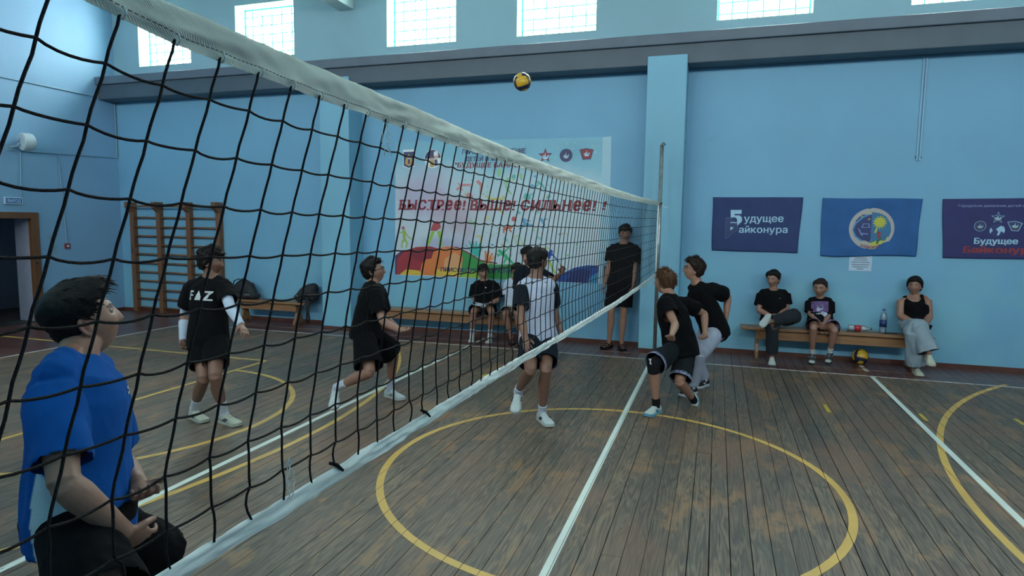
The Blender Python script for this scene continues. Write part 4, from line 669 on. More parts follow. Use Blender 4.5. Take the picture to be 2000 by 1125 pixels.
# ---------------------------------------------------------------- three flags on the wall
def flag(name, Qd, colr, folds, seedv, label, xmax=None):
    (x0, z0), (x1, z1), (x2, z2), (x3, z3) = Qd; nx, nz = 60, 40; v = []; f = []
    def fold(u, t):
        e = min(1.0, max(0.0, (((u - .5) / .5) ** 2 + ((t - .5) / .5) ** 2) - 0.30) / 0.5)
        a = math.sin(9 * u + 5 * t + seedv) * 0.5 + math.sin(17 * u - 8 * t * (1 if u > .5 else -1) + 2 * seedv) * 0.5
        return -0.012 - folds * e * (0.5 + 0.5 * a)
    for i in range(nx + 1):
        for k in range(nz + 1):
            u, t = i / nx, k / nz
            sag = 0.006 * math.sin(PI * u * 2) * folds / 0.012
            x = (x0 * (1 - u) + x1 * u) * (1 - t) + (x3 * (1 - u) + x2 * u) * t; z = (z0 * (1 - u) + z1 * u) * (1 - t) + (z3 * (1 - u) + z2 * u) * t
            v.append((x + 0.004 * math.sin(6 * t + seedv) * (1 if u in (0, 1) else 0), fold(u, t), z - sag * (0.4 + t)))
    for i in range(nx):
        for k in range(nz): f.append((i * (nz + 1) + k, i * (nz + 1) + k + 1, (i + 1) * (nz + 1) + k + 1, (i + 1) * (nz + 1) + k))
    m, nt, b = new_mat(name + '_cloth', 0.7)
    n = noise_n(nt, pos_n(nt), 5.0, 3); nt.links.new(mix_n(nt, map_n(nt, n, .3, .7), tuple(c * .88 for c in colr), tuple(c * 1.1 for c in colr)), b.inputs['Base Color'])
    b.inputs['Sheen Weight'].default_value = 0.1
    o = empty('wall_flag', (0, 0, 0)); tag(o, label, 'flag', 'flags on the back wall')
    c = MB().add(v, f).build('flag_cloth', m, o, smooth=True, fix=False); c.data.flip_normals() if c.data.polygons[0].normal.y > 0 else None
    md = c.modifiers.new('thick', 'SOLIDIFY'); md.thickness = 0.0015; md.offset = 1
    def conform(x, z):
        t = min(1, max(0, (z0 - z) / (z0 - z3))); u = min(1, max(0, (x - x0) / (x1 - x0))); return fold(u, t)
    return o, conform
f1, cf1 = flag('navy_flag', ART['f1'], (0.010, 0.030, 0.125), 0.004, 0.4, 'navy flag with two lines of pale lettering and an angular logo, nearest the pillar')
F1I = pm('flag_pale_ink', (.30, .50, .68)); F1N = pm('flag_navy_ink', (0.010, 0.030, 0.125))
polys_obj('angular_logo', [(pm('flag_outline_ink', (.05, .09, .24)), ART['f1out']), (F1N, shr(ART['f1out'], .93)), (F1I, ART['f1B']), (F1I, ART['f1bar']), (F1I, ART['f1tri'])], f1, 0.0002, 0, cf1)
for s, a in zip(('удущее', 'айконура'), ART['f1tx']):
    text_on_wall('flag_lettering', s, (a[0], a[1] - (0.012 if 1 else 0)), (a[5] - a[1]) * 1.32, a[2] - a[0], F1I, f1, 0, 0.02, 0, a[3] - a[1], cf1)
f2, cf2 = flag('blue_flag', ART['f2'], (0.008, 0.085, 0.27), 0.016, 1.9, 'bright blue flag with a round rocket and sun crest, middle of the three')
c0 = ART['f2c'][0]; rx = ART['f2c'][1][0] - c0[0]; rz = ART['f2c'][2][1] - c0[1]
F2G = pm('flag_rim_ink', (.36, .34, .34)); F2Y = pm('flag_yellow_ink', (.42, .42, .04)); F2B = pm('flag_night_ink', (.012, .025, .13)); F2C = pm('flag_lightblue_ink', (.04, .22, .46)); F2S = pm('flag_day_ink', (.015, .13, .28)); F2R = pm('flag_brick_ink', (.22, .03, .04)); F2K = pm('flag_stem_ink', (.01, .10, .06)); F2L = pm('flag_line_ink', (.14, .2, .42))
sun = [(c_[0], c_[1]) for c_ in star_pts(ART['f2sun'][0], .092, 14, .62)]
polys_obj('round_crest', [(F2G, circle_pts(c0, rx, 44, rz=rz)), (F2B, ART['f2left']), (F2C, ART['f2ring']), (F2B, ART['f2inner']), (F2S, ART['f2right']), (F2Y, ART['f2sand']), (F2Y, sun), (F2Y, circle_pts(ART['f2sun'][0], .05, 20)), (F2Y, ART['f2flame']), (F2R, ART['f2tul']), (F2K, ART['f2stem']), (F2L, ART['f2cap']), (F2B, shr(ART['f2cap'], .7)), (F2L, ART['f2tool'])] + [(F2Y, star_pts(p, .022, 4, .3)) for p in ART['f2y']], f2, 0.00025, 0, cf2)
def ring_text(s, c, rx_, rz_, a0, a1, h, mat, parent, conform):
    V = []; F = []; n = len(s); up = a1 < a0
    for i, ch in enumerate(s):
        if ch == ' ': continue
        a = a0 + (a1 - a0) * (i + .5) / n; v, f = text_mesh(ch, .02); mx = (v[:, 0].min() + v[:, 0].max()) / 2; b = len(V)
        tr = a - PI / 2 if up else a + PI / 2
        for q in v:
            X, Y = (q[0] - mx) * h, (q[1] - .35) * h; V.append((c[0] + rx_ * math.cos(a) + X * math.cos(tr) - Y * math.sin(tr), c[1] + rz_ * math.sin(a) + X * math.sin(tr) + Y * math.cos(tr), q[2]))
        F += [tuple(k + b for k in ff) for ff in f]
    me = bpy.data.meshes.new('crest_lettering'); me.from_pydata([(p[0], conform(p[0], p[1]) - 0.0075 - p[2], p[1]) for p in V], [], F); me.materials.append(mat); link(bpy.data.objects.new('crest_lettering', me), parent)
ring_text('БАЙКОНУР', c0, rx * .90, rz * .90, PI * 1.34, PI * 1.66, .045, F2R, f2, cf2)
q3 = [list(p) for p in ART['f3']]; q3[1] = [4.86, 2.215]; q3[2] = [4.90, 1.45]
f3, cf3 = flag('indigo_flag', q3, (0.020, 0.022, 0.115), 0.004, 3.1, 'dark indigo flag with insignia, a globe and red lettering, cut by the frame edge')
F3R = pm('flag_red_ink', (.22, .016, .03)); a = ART['f3t']
text_on_wall('flag_lettering', 'Городское движение детей и молодежи', (a[0][0], a[0][1]), .028, .98, pm('flag_grey_ink', (.20, .26, .46)), f3, 0, .02, 0, .004, cf3)
text_on_wall('flag_lettering', 'Будущее', (a[1][0], a[1][1]), .072, a[1][2] - a[1][0], F1I, f3, 0, .04, 0, .006, cf3)
text_on_wall('flag_lettering', 'Байконура', (a[2][0], a[2][1]), .078, .79, F3R, f3, 0, .05, 0, .010, cf3)
s0, s1 = ART['f3star']; insignia(f3, 0, s0, .078, 'star', cf3, P_SKY); s0, s1 = ART['f3round']; insignia(f3, 0, s0, .066, 'round', cf3, P_SKY); insignia(f3, 0, None, .075, 'fan', cf3, P_SKY, ART['f3fan'])
s0, s1 = ART['f3globe']; polys_obj('globe_print', [(F2B, circle_pts(s0, .085, 28)), (F1I, ART['f3land']), (F1I, ART['f3land2'])], f3, 0.0002, 0, cf3)
# paper under the middle flag
M_PAPER = plain('white_paper', (.40, .52, .66), 0.7, 0.03); M_PRINT = plain('grey_print', (.16, .20, .28), 0.7)
pa = MB().box(2.49, -0.004, 1.235, 2.765, -0.001, 1.46).build('notice_sheet', M_PAPER); tag(pa, 'white printed paper stuck to the wall under the blue flag', 'notice')
for i, (z, w) in enumerate(((1.405, .10), (1.378, .12), (1.348, .16), (1.315, .15), (1.285, .13), (1.258, .06))):
    MB().box(2.627 - w / 2 * 1.4, -0.0046, z, 2.627 + w / 2 * 1.4, -0.004, z + .011).build('print_line', M_PRINT, pa)

# ---------------------------------------------------------------- fittings on the walls
cd = empty('cable_conduit', (3.218, 0, 2.69)); tag(cd, 'twin pale vertical cable conduits hanging down the wall above the flags', 'conduit')
for dx in (-0.022, 0.012):
    MB().box(dx - .011, -0.018, 0, dx + .011, -0.001, 1.325).build('conduit_strip', plain('wall_blue_plastic', (.17, .36, .55), .45, .05), cd, 0.003)
for dx in (-0.036, 0.027): MB().box(dx - .004, -0.016, 0.03, dx + .004, -0.001, 0.06).build('clip', M_DARK, cd)
M_COND = plain('pale_conduit_plastic', (.19, .33, .43), .45, .05)
X0 = ROOM_X0
def strip(name, segs, label):
    o = empty(name, (X0, 0, 0)); tag(o, label, 'conduit', None)
    for a, b in segs: MB().tube([(0.0125, a[0], a[1]), (0.0125, b[0], b[1])], 0.0105, 8).build('conduit_run', M_COND, o)
    return o
strip('cable_conduit', [((-0.03, 4.0), (-0.03, 2.975)), ((-0.03, 2.975), (-1.86, 2.905))], 'pale conduit running from the corner to the floodlight on the teal wall')
strip('cable_conduit', [((-2.9, 4.06), (-0.03, 4.06))], 'thin pale conduit running high across the teal wall')
strip('cable_conduit', [((-1.84, 2.89), (-1.88, 2.13))], 'thin pale conduit dropping from the floodlight to the exit sign')
strip('cable_conduit', [((-1.20, 2.925), (-1.13, 1.36))], 'thin pale conduit dropping to the red call button')
sp = empty('floodlight', (X0, -1.86, 2.98)); tag(sp, 'round white lamp on a bracket above the doorway sign', 'lamp')
Mr = Matrix.Rotation(PI / 2, 4, 'Y')
_d = Vector((-.20, -.97, -.06)).normalized(); Rz = _d.to_track_quat('Z', 'Y').to_matrix()
MB().lathe([(0.0, 0), (.10, 0), (.13, .02), (.145, .06), (.145, .17), (.135, .185), (.0, .185)], 28, (0.19, 0.12, 0.075), Rz).build('lamp_housing', plain('lamp_white', (.42, .52, .58), .4, .04), sp, smooth=False)
MB().box(0, -.20, -.09, .02, -.08, .02).build('bracket_plate', M_COND, sp, .004); MB().tube([(.02, -.14, -.03), (.10, -.10, -.01), (.13, -.04, .05)], .018, 8).build('bracket_arm', M_COND, sp); MB().tube([(.08, -.08, .07), (.12, -.05, .12)], .025, 8).build('swivel_knob', M_COND, sp)
ex = empty('exit_sign', (X0, -2.005, 2.075)); tag(ex, 'small blue and white exit sign above the doorway', 'sign')
MB().box(0, -.145, -.058, .03, .145, .058).build('sign_frame', plain('sign_white', (.45, .58, .68), .4, .03), ex, .004)
MB().box(.03, -.125, -.042, .033, .125, .042).build('sign_face', plain('sign_blue', (.035, .14, .40), .35, .03), ex)
v, f = text_mesh('ВЫХОД', .02); x0, x1 = v[:, 0].min(), v[:, 0].max(); me = bpy.data.meshes.new('sign_lettering')
me.from_pydata([(.0342 + q[2], -.105 + (q[0] - x0) / (x1 - x0) * .21, -.024 + q[1] * .068) for q in v], [], f); me.materials.append(plain('sign_letter_white', (.55, .70, .80), .4, .02)); link(bpy.data.objects.new('sign_lettering', me), ex)
cp = empty('call_button', (X0, -1.13, 1.30)); tag(cp, 'small red fire call button on the teal wall', 'button')
MB().box(0, -.045, -.045, .035, .045, .045).build('button_box', plain('red_plastic', (.22, .02, .03), .4, .05), cp, .006); MB().lathe([(0, 0), (.022, 0), (.02, .006), (0, .006)], 16, (.035, 0, 0), Mr.to_3x3()).build('button_face', M_WHITE, cp)
for (y, z, w, h, lab) in ((-1.385, 1.46, .19, .13, 'upper pale notice sheet on the teal wall beside the doorway'), (-1.37, 1.235, .17, .20, 'lower pale notice sheet on the teal wall beside the doorway')):
    n_ = MB().box(X0, y - w / 2, z - h / 2, X0 + .003, y + w / 2, z + h / 2).build('notice_sheet', plain('pale_blue_paper', (.19, .36, .47), .6, .04)); tag(n_, lab, 'notice')
    for k in range(3): MB().box(X0 + .003, y - w * .3, z + h * (.2 - .2 * k), X0 + .0035, y + w * .3, z + h * (.24 - .2 * k)).build('print_line', M_PRINT, n_)

# ---------------------------------------------------------------- wall bars
wb = empty('wall_bars', (-8.98, 0, 0)); tag(wb, 'brown wooden wall bars with four posts in the far left corner', 'wall bars')
PX = [-10.01, -9.36, -8.65, -7.96]
for x in PX:
    prof = [(0, 0), (-.095, 0), (-.095, 1.93), (-.20, 2.02), (-.20, 2.125), (0, 2.125)]
    MB().prism(prof, 'x', x + 8.98 - .047, x + 8.98 + .047).build('post', M_BAR, wb, .005)
RZ = [2.045, 1.83, 1.65, 1.475, 1.30, 1.127, .955, .78, .61, .436, .264, .09]
for a, b in zip(PX[:-1], PX[1:]):
    for k, z in enumerate(RZ):
        y = -.165 if k == 0 else -.055
        MB().tube([(a + 8.98 + .047, y, z), (b + 8.98 - .047, y, z)], .0185, 10).build('rung', M_RUNG, wb, smooth=True)

# ---------------------------------------------------------------- benches
def bench(x0, x1, H, D, y_back, label, grp='pine benches along the back wall'):
    o = empty('bench', ((x0 + x1) / 2, y_back - D / 2, 0)); L = (x1 - x0) / 2
    tag(o, label, 'bench', grp)
    MB().box(-L, -D / 2, H - .036, L, D / 2, H).build('seat_board', M_PINE, o, .006)
    MB().box(-L + .20, -D / 2 + .05, H - .165, L - .20, -D / 2 + .08, H - .037).build('front_apron', M_PINE, o, .004)
    MB().box(-L + .20, D / 2 - .08, H - .165, L - .20, D / 2 - .05, H - .037).build('rear_apron', M_PINE, o, .004)
    d = D / 2
    side = [(-d + .01, 0), (-d + .01, .035), (-d + .055, .10), (-d + .085, .20), (-d + .06, .30), (-d + .03, H - .037), (d - .03, H - .037), (d - .06, .30), (d - .085, .20), (d - .055, .10), (d - .01, .035), (d - .01, 0), (d - .07, 0), (d - .10, .03), (-d + .10, .03), (-d + .07, 0)]
    for sx in (-1, 1):
        a = sx * (L - .22); MB().prism(side, 'x', a - .022, a + .022).build('leg', M_PINEZ, o, .004)
    return o
bench(1.14, 3.46, .44, .29, -.09, 'long pine bench under the flags with three people seated on it')
bench(-4.72, -1.62, .40, .30, -.10, 'pine bench under the big poster with two people seated on it')
bench(-7.50, -5.93, .40, .30, -.08, 'short pine bench left of the pillar carrying two dark bags')
# ---------------------------------------------------------------- meshing of soft forms
def finish_remesh(V, F, voxel, smooth, name='soft'):
    me = bpy.data.meshes.new(name); me.from_pydata([tuple(p) for p in V], [], F); me.update()
    bm = bmesh.new(); bm.from_mesh(me); bmesh.ops.recalc_face_normals(bm, faces=bm.faces); bm.to_mesh(me); bm.free()
    o = bpy.data.objects.new(name, me); COL.objects.link(o)
    r = o.modifiers.new('r', 'REMESH'); r.mode = 'VOXEL'; r.voxel_size = voxel; r.use_smooth_shade = True
    if smooth:
        s = o.modifiers.new('s', 'SMOOTH'); s.factor = 0.5; s.iterations = smooth
    dg = bpy.context.evaluated_depsgraph_get(); dg.update()
    out = bpy.data.meshes.new_from_object(o.evaluated_get(dg)); bpy.data.objects.remove(o); bpy.data.meshes.remove(me)
    out.polygons.foreach_set('use_smooth', [True] * len(out.polygons)); out.name = name
    return out
def mesh_co(me):
    a = np.empty(len(me.vertices) * 3); me.vertices.foreach_get('co', a); return a.reshape(-1, 3)
def mesh_no(me):
    a = np.empty(len(me.vertices) * 3); me.vertices.foreach_get('normal', a); return a.reshape(-1, 3)
def set_co(me, P): me.vertices.foreach_set('co', P.ravel()); me.update()
def set_col(me, C):
    at = me.color_attributes.new('Col', 'FLOAT_COLOR', 'POINT'); at.data.foreach_set('color', np.c_[C, np.ones(len(C))].ravel())
def unit(v): v = np.asarray(v, float); return v / (np.linalg.norm(v) + 1e-12)
class Soft:
    """overlapping closed lofts that a voxel remesh turns into one surface"""
    def __init__(s): s.V = []; s.F = []
    def loft(s, pts, rad, hint, n=18, cap=0.6):
        """pts (k,3); rad [(r_w, r_d[, r_back])]; hint = width axis"""
        pts = [np.array(p, float) for p in pts]; rad = [(r, r) if np.isscalar(r) else r for r in rad]; k = len(pts)
        rings = []; hint = np.asarray(hint, float)
        if hint.ndim == 1: hint = np.array([hint] * k)
        def ring(c, t, w, rw, rd, rb=None):
            w = unit(w - t * np.dot(w, t)); d = np.cross(t, w); rb = rd if rb is None else rb
            a = 2 * PI * np.arange(n) / n; sn = np.sin(a)
            return c + np.outer(np.cos(a) * rw, w) + np.outer(np.where(sn > 0, sn * rd, sn * rb), d)
        T = [unit(pts[min(i + 1, k - 1)] - pts[max(i - 1, 0)]) for i in range(k)]
        r0 = min(rad[0][:2]); r1 = min(rad[-1][:2])
        if cap: rings.append(ring(pts[0] - T[0] * r0 * cap * .75, T[0], hint[0], *[x * .6 for x in rad[0]]))
        for i in range(k): rings.append(ring(pts[i], T[i], hint[i], *rad[i]))
        if cap: rings.append(ring(pts[-1] + T[-1] * r1 * cap * .75, T[-1], hint[-1], *[x * .6 for x in rad[-1]]))
        b = len(s.V)
        for r in rings: s.V += list(r)
        m = len(rings)
        for i in range(m - 1):
            for j in range(n): s.F.append((b + i * n + j, b + i * n + (j + 1) % n, b + (i + 1) * n + (j + 1) % n, b + (i + 1) * n + j))
        e0 = pts[0] - T[0] * r0 * cap; e1 = pts[-1] + T[-1] * r1 * cap
        s.V += [e0, e1]; q = len(s.V)
        for j in range(n):
            s.F.append((q - 2, b + (j + 1) % n, b + j)); s.F.append((q - 1, b + (m - 1) * n + j, b + (m - 1) * n + (j + 1) % n))
        return s
    def ball(s, c, r, n=14, M=None):
        r = np.array([r, r, r]) if np.isscalar(r) else np.array(r); b = len(s.V); k = n // 2 + 1
        for i in range(1, k):
            th = PI * i / k
            for j in range(n):
                p = np.array([math.sin(th) * math.cos(2 * PI * j / n), math.sin(th) * math.sin(2 * PI * j / n), math.cos(th)]) * r
                s.V.append(np.asarray(c) + (M @ p if M is not None else p))
        m = k - 1
        for i in range(m - 1):
            for j in range(n): s.F.append((b + i * n + j, b + (i + 1) * n + j, b + (i + 1) * n + (j + 1) % n, b + i * n + (j + 1) % n))
        for sg, row in ((1, 0), (-1, m - 1)):
            p = np.array([0, 0, sg]) * r; s.V.append(np.asarray(c) + (M @ p if M is not None else p)); q = len(s.V) - 1
            for j in range(n): s.F.append((q, b + row * n + j, b + row * n + (j + 1) % n))
        return s
    def raw(s, V, F): b = len(s.V); s.V += [np.array(v) for v in V]; s.F += [tuple(i + b for i in f) for f in F]; return s
    def mesh(s, name, voxel, smooth=3): return finish_remesh(s.V, s.F, voxel, smooth, name)

# ---------------------------------------------------------------- bags, bottles, phones, balls
M_BAG = plain('black_bag_cloth', (.014, .017, .024), .75, .2, 30); M_STRAP = plain('black_webbing', (.010, .011, .014), .7, .1)
def bag_body(name, parent, V, voxel=.008, amp=.006, sd=1):
    me = V.mesh(name, voxel, 4); P = mesh_co(me); set_co(me, P + mesh_no(me) * (vnoise(P * 11, sd) * amp + vnoise(P * 28, sd + 1) * amp * .5)[:, None])
    me.materials.append(M_BAG); return link(bpy.data.objects.new(name, me), parent)
b1 = empty('sports_bag', (-7.30, -.22, .40)); tag(b1, 'rounded black bag lying on the left end of the short bench', 'bag')
S = Soft(); S.loft([(-.20, 0, .02), (-.12, 0, .14), (0, 0, .20), (.10, 0, .16), (.24, 0, .03)], [(.09, .08), (.11, .14), (.12, .18), (.11, .15), (.08, .07)], (0, 1, 0)); S.loft([(-.24, 0, .055), (.27, 0, .055)], [(.12, .062), (.11, .055)], (0, 1, 0))
for i_, v_ in enumerate(S.V): S.V[i_] = np.array([v_[0], v_[1], max(0.012, v_[2])])
bag_body('bag_body', b1, S)
MB().tube([(-.15, -.10, .25), (-.08, -.15, .33), (.02, -.15, .37), (.10, -.10, .30)], .010, 6).build('handle', M_STRAP, b1, smooth=True)
MB().box(.10, -.128, .075, .22, -.120, .105).build('brand_tab', plain('grey_tab', (.10, .11, .13), .5), b1, .002)
MB().tube([(-.16, -.13, .02), (-.20, -.165, -.03), (-.185, -.17, -.10), (-.17, -.17, -.06)], .012, 6).build('hanging_strap', M_STRAP, b1, smooth=True)
b2 = empty('backpack', (-5.98, -.20, .40)); tag(b2, 'black backpack with hanging straps on the bench end beside the pillar', 'bag')
S = Soft(); S.loft([(-.21, 0, .05), (-.12, 0, .10), (.0, 0, .17), (.11, 0, .23), (.15, 0, .28)], [(.08, .05), (.13, .09), (.15, .13), (.14, .12), (.10, .08)], (0, 1, 0)); S.ball((-.12, -.06, .08), (.10, .09, .075)); S.ball((.12, 0, .13), (.10, .13, .13))
for i_, v_ in enumerate(S.V): S.V[i_] = np.array([v_[0], v_[1], max(0.012, v_[2])])
bag_body('bag_body', b2, S, sd=5)
MB().tube([(.10, -.15, .12), (.16, -.19, .0), (.15, -.20, -.12), (.17, -.20, -.26), (.14, -.19, -.34)], .018, 6).build('hanging_strap', M_STRAP, b2, smooth=True)
MB().tube([(.08, -.15, .10), (.12, -.20, -.02), (.135, -.21, -.15), (.115, -.20, -.30)], .014, 6).build('hanging_strap', M_STRAP, b2, smooth=True)
MB().tube([(-.10, -.12, .08), (-.07, -.17, -.02), (-.085, -.17, -.07)], .008, 6).build('hanging_strap', M_STRAP, b2, smooth=True)
MB().tube([(-.17, -.05, .15), (-.10, -.08, .20), (-.03, -.10, .27)], .009, 6).build('side_piping', plain('tan_piping', (.28, .20, .14), .6), b2, smooth=True)
MB().tube([(-.13, -.14, .125), (-.05, -.155, .105)], .006, 6).build('zip', plain('grey_zip', (.2, .21, .22), .4), b2)
fo = MB().box(-.09, -.035, 0, .09, .035, .010).build('smartphone', M_DARK, bevel=.004); fo.location = (-6.84, -.23, .40); fo.rotation_euler = (0, 0, .15); tag(fo, 'dark phone lying in the middle of the short bench', 'phone'); MB().box(-.086, -.031, .010, -.06, .031, .0106).build('phone_edge', M_WHITE, fo)
ph = MB().box(-.08, -.036, 0, .08, .036, .010).build('smartphone', M_DARK, bevel=.004); ph.location = (2.545, -.27, .44); ph.rotation_euler = (0, 0, -.05); tag(ph, 'black phone on the long bench beside the lying bottle', 'phone'); MB().box(-.075, -.032, .010, .075, .032, .0104).build('phone_screen', plain('dark_glass', (.008, .009, .012), .1), ph)
ph = MB().box(-.085, -.04, 0, .085, .04, .012).build('smartphone', M_DARK, bevel=.004); ph.location = (2.985, -.22, .44); ph.rotation_euler = (0, 0, .1); tag(ph, 'black phone on the long bench between the upright bottle and the woman', 'phone'); MB().box(-.08, -.035, .012, .08, .035, .0124).build('phone_screen', plain('dark_glass', (.008, .009, .012), .1), ph)
def plastic_mat(name, tint):
    m = bpy.data.materials.new(name); m.use_nodes = True; nt = m.node_tree; nt.nodes.clear()
    o = N(nt, 'ShaderNodeOutputMaterial'); t = N(nt, 'ShaderNodeBsdfTransparent'); t.inputs[0].default_value = (*tint, 1)
    g = N(nt, 'ShaderNodeBsdfGlossy'); g.inputs['Roughness'].default_value = .08; d = N(nt, 'ShaderNodeBsdfDiffuse'); d.inputs[0].default_value = (*[x * .7 for x in tint], 1)
    a = N(nt, 'ShaderNodeMixShader'); a.inputs[0].default_value = .34; nt.links.new(t.outputs[0], a.inputs[1]); nt.links.new(d.outputs[0], a.inputs[2])
    fr = N(nt, 'ShaderNodeLayerWeight'); fr.inputs[0].default_value = .35; mx = N(nt, 'ShaderNodeMixShader'); nt.links.new(fr.outputs['Fresnel'], mx.inputs[0]); nt.links.new(a.outputs[0], mx.inputs[1]); nt.links.new(g.outputs[0], mx.inputs[2])
    nt.links.new(mx.outputs[0], o.inputs[0]); return m
M_PET = plastic_mat('clear_bottle_plastic', (.80, .90, .95)); M_PETB = plastic_mat('bluish_bottle_plastic', (.62, .80, .92))
def bottle(loc, label_col, cap_col, label, pet, lying=False, h=.30, r=.042):
    o = empty('plastic_bottle', loc)
    if lying: o.rotation_euler = (0, PI / 2, -.10)
    MB().lathe([(0, .004), (r * .8, 0), (r, .012), (r, h * .18), (r * .95, h * .2), (r, h * .22), (r, h * .58), (r * .93, h * .61), (r, h * .64), (r * .86, h * .75), (r * .5, h * .86), (r * .32, h * .90), (r * .32, h * .955)], 24).build('bottle_body', pet, o, smooth=True)
    MB().lathe([(r * 1.012, h * .26), (r * 1.012, h * .56)], 24).build('bottle_label', plain(label_col[0], label_col[1], .4, .25, 40), o, smooth=True)
    MB().lathe([(0, h * .94), (r * .38, h * .94), (r * .38, h), (r * .34, h * 1.005), (0, h * 1.005)], 18).build('bottle_cap', plain(cap_col[0], cap_col[1], .4), o)
    tag(o, label, 'bottle')
bottle((2.905, -.20, .44), ('blue_label', (.012, .035, .14)), ('blue_cap', (.02, .06, .22)), 'clear plastic bottle with a dark blue label standing on the long bench', M_PETB, h=.315, r=.043)
bottle((2.50, -.17, .483), ('red_label', (.38, .03, .05)), ('dark_cap', (.03, .04, .06)), 'clear plastic bottle with a red label lying on the long bench', M_PET, True, h=.28, r=.041)
B_Y = plain('ball_yellow', (.50, .30, .02), .35, .06, 30); B_N = plain('ball_navy', (.010, .016, .05), .35, .1, 30)
def volleyball(loc, rot, label, R=.1035):
    o = empty('volleyball', loc); o.rotation_euler = rot; tag(o, label, 'ball', 'yellow and blue volleyballs')
    A = [np.eye(3)]
    faces = [((1, 0, 0), (0, 1, 0)), ((-1, 0, 0), (0, 1, 0)), ((0, 1, 0), (0, 0, 1)), ((0, -1, 0), (0, 0, 1)), ((0, 0, 1), (1, 0, 0)), ((0, 0, -1), (1, 0, 0))]
    for fi, (nn, uu) in enumerate(faces):
        nn = np.array(nn, float); uu = np.array(uu, float); ww = np.cross(nn, uu)
        for si, (s0, s1) in enumerate(((-1, -.52), (-.52, .40), (.40, 1))):
            V = []; F = []; na, nb = 12, 10
            for i in range(na + 1):
                for j in range(nb + 1):
                    a, b = i / na, j / nb; g = .012
                    s = s0 + (s1 - s0) * (g + (1 - 2 * g) * a); t = -1 + 2 * (g / 2 + (1 - g) * b)
                    cv = .22 * (1 - t * t) * (1 if fi % 2 else -1); s_ = s + cv * (1 - abs(s)) if si != 99 else s
                    d = unit(nn + math.tan(s_ * PI / 4) * uu + math.tan(t * PI / 4) * ww)
                    e = min(a, 1 - a, b * 1.2, (1 - b) * 1.2); V.append(d * (R - .0022 * max(0, 1 - e / .10) ** 2))
            for i in range(na):
                for j in range(nb): F.append((i * (nb + 1) + j, (i + 1) * (nb + 1) + j, (i + 1) * (nb + 1) + j + 1, i * (nb + 1) + j + 1))
            MB().add(V, F).build('panel', B_Y if si == 1 or (si == 2 and fi % 3 == 0) else B_N, o, smooth=True, fix=False)
    MB().lathe([(0, -R + .003)] + [((R - .003) * math.sin(PI * i / 16), -(R - .003) * math.cos(PI * i / 16)) for i in range(1, 16)] + [(0, R - .003)], 24).build('bladder', M_DARK, o, smooth=True)
    return o
volleyball((-1.434, -2.425, 3.427), (math.radians(20), math.radians(-18), math.radians(12)), 'yellow and blue volleyball flying high in the air above the net')
volleyball((2.66, -.215, .1045), (math.radians(-20), math.radians(14), math.radians(10)), 'yellow and blue volleyball on the floor under the long bench')
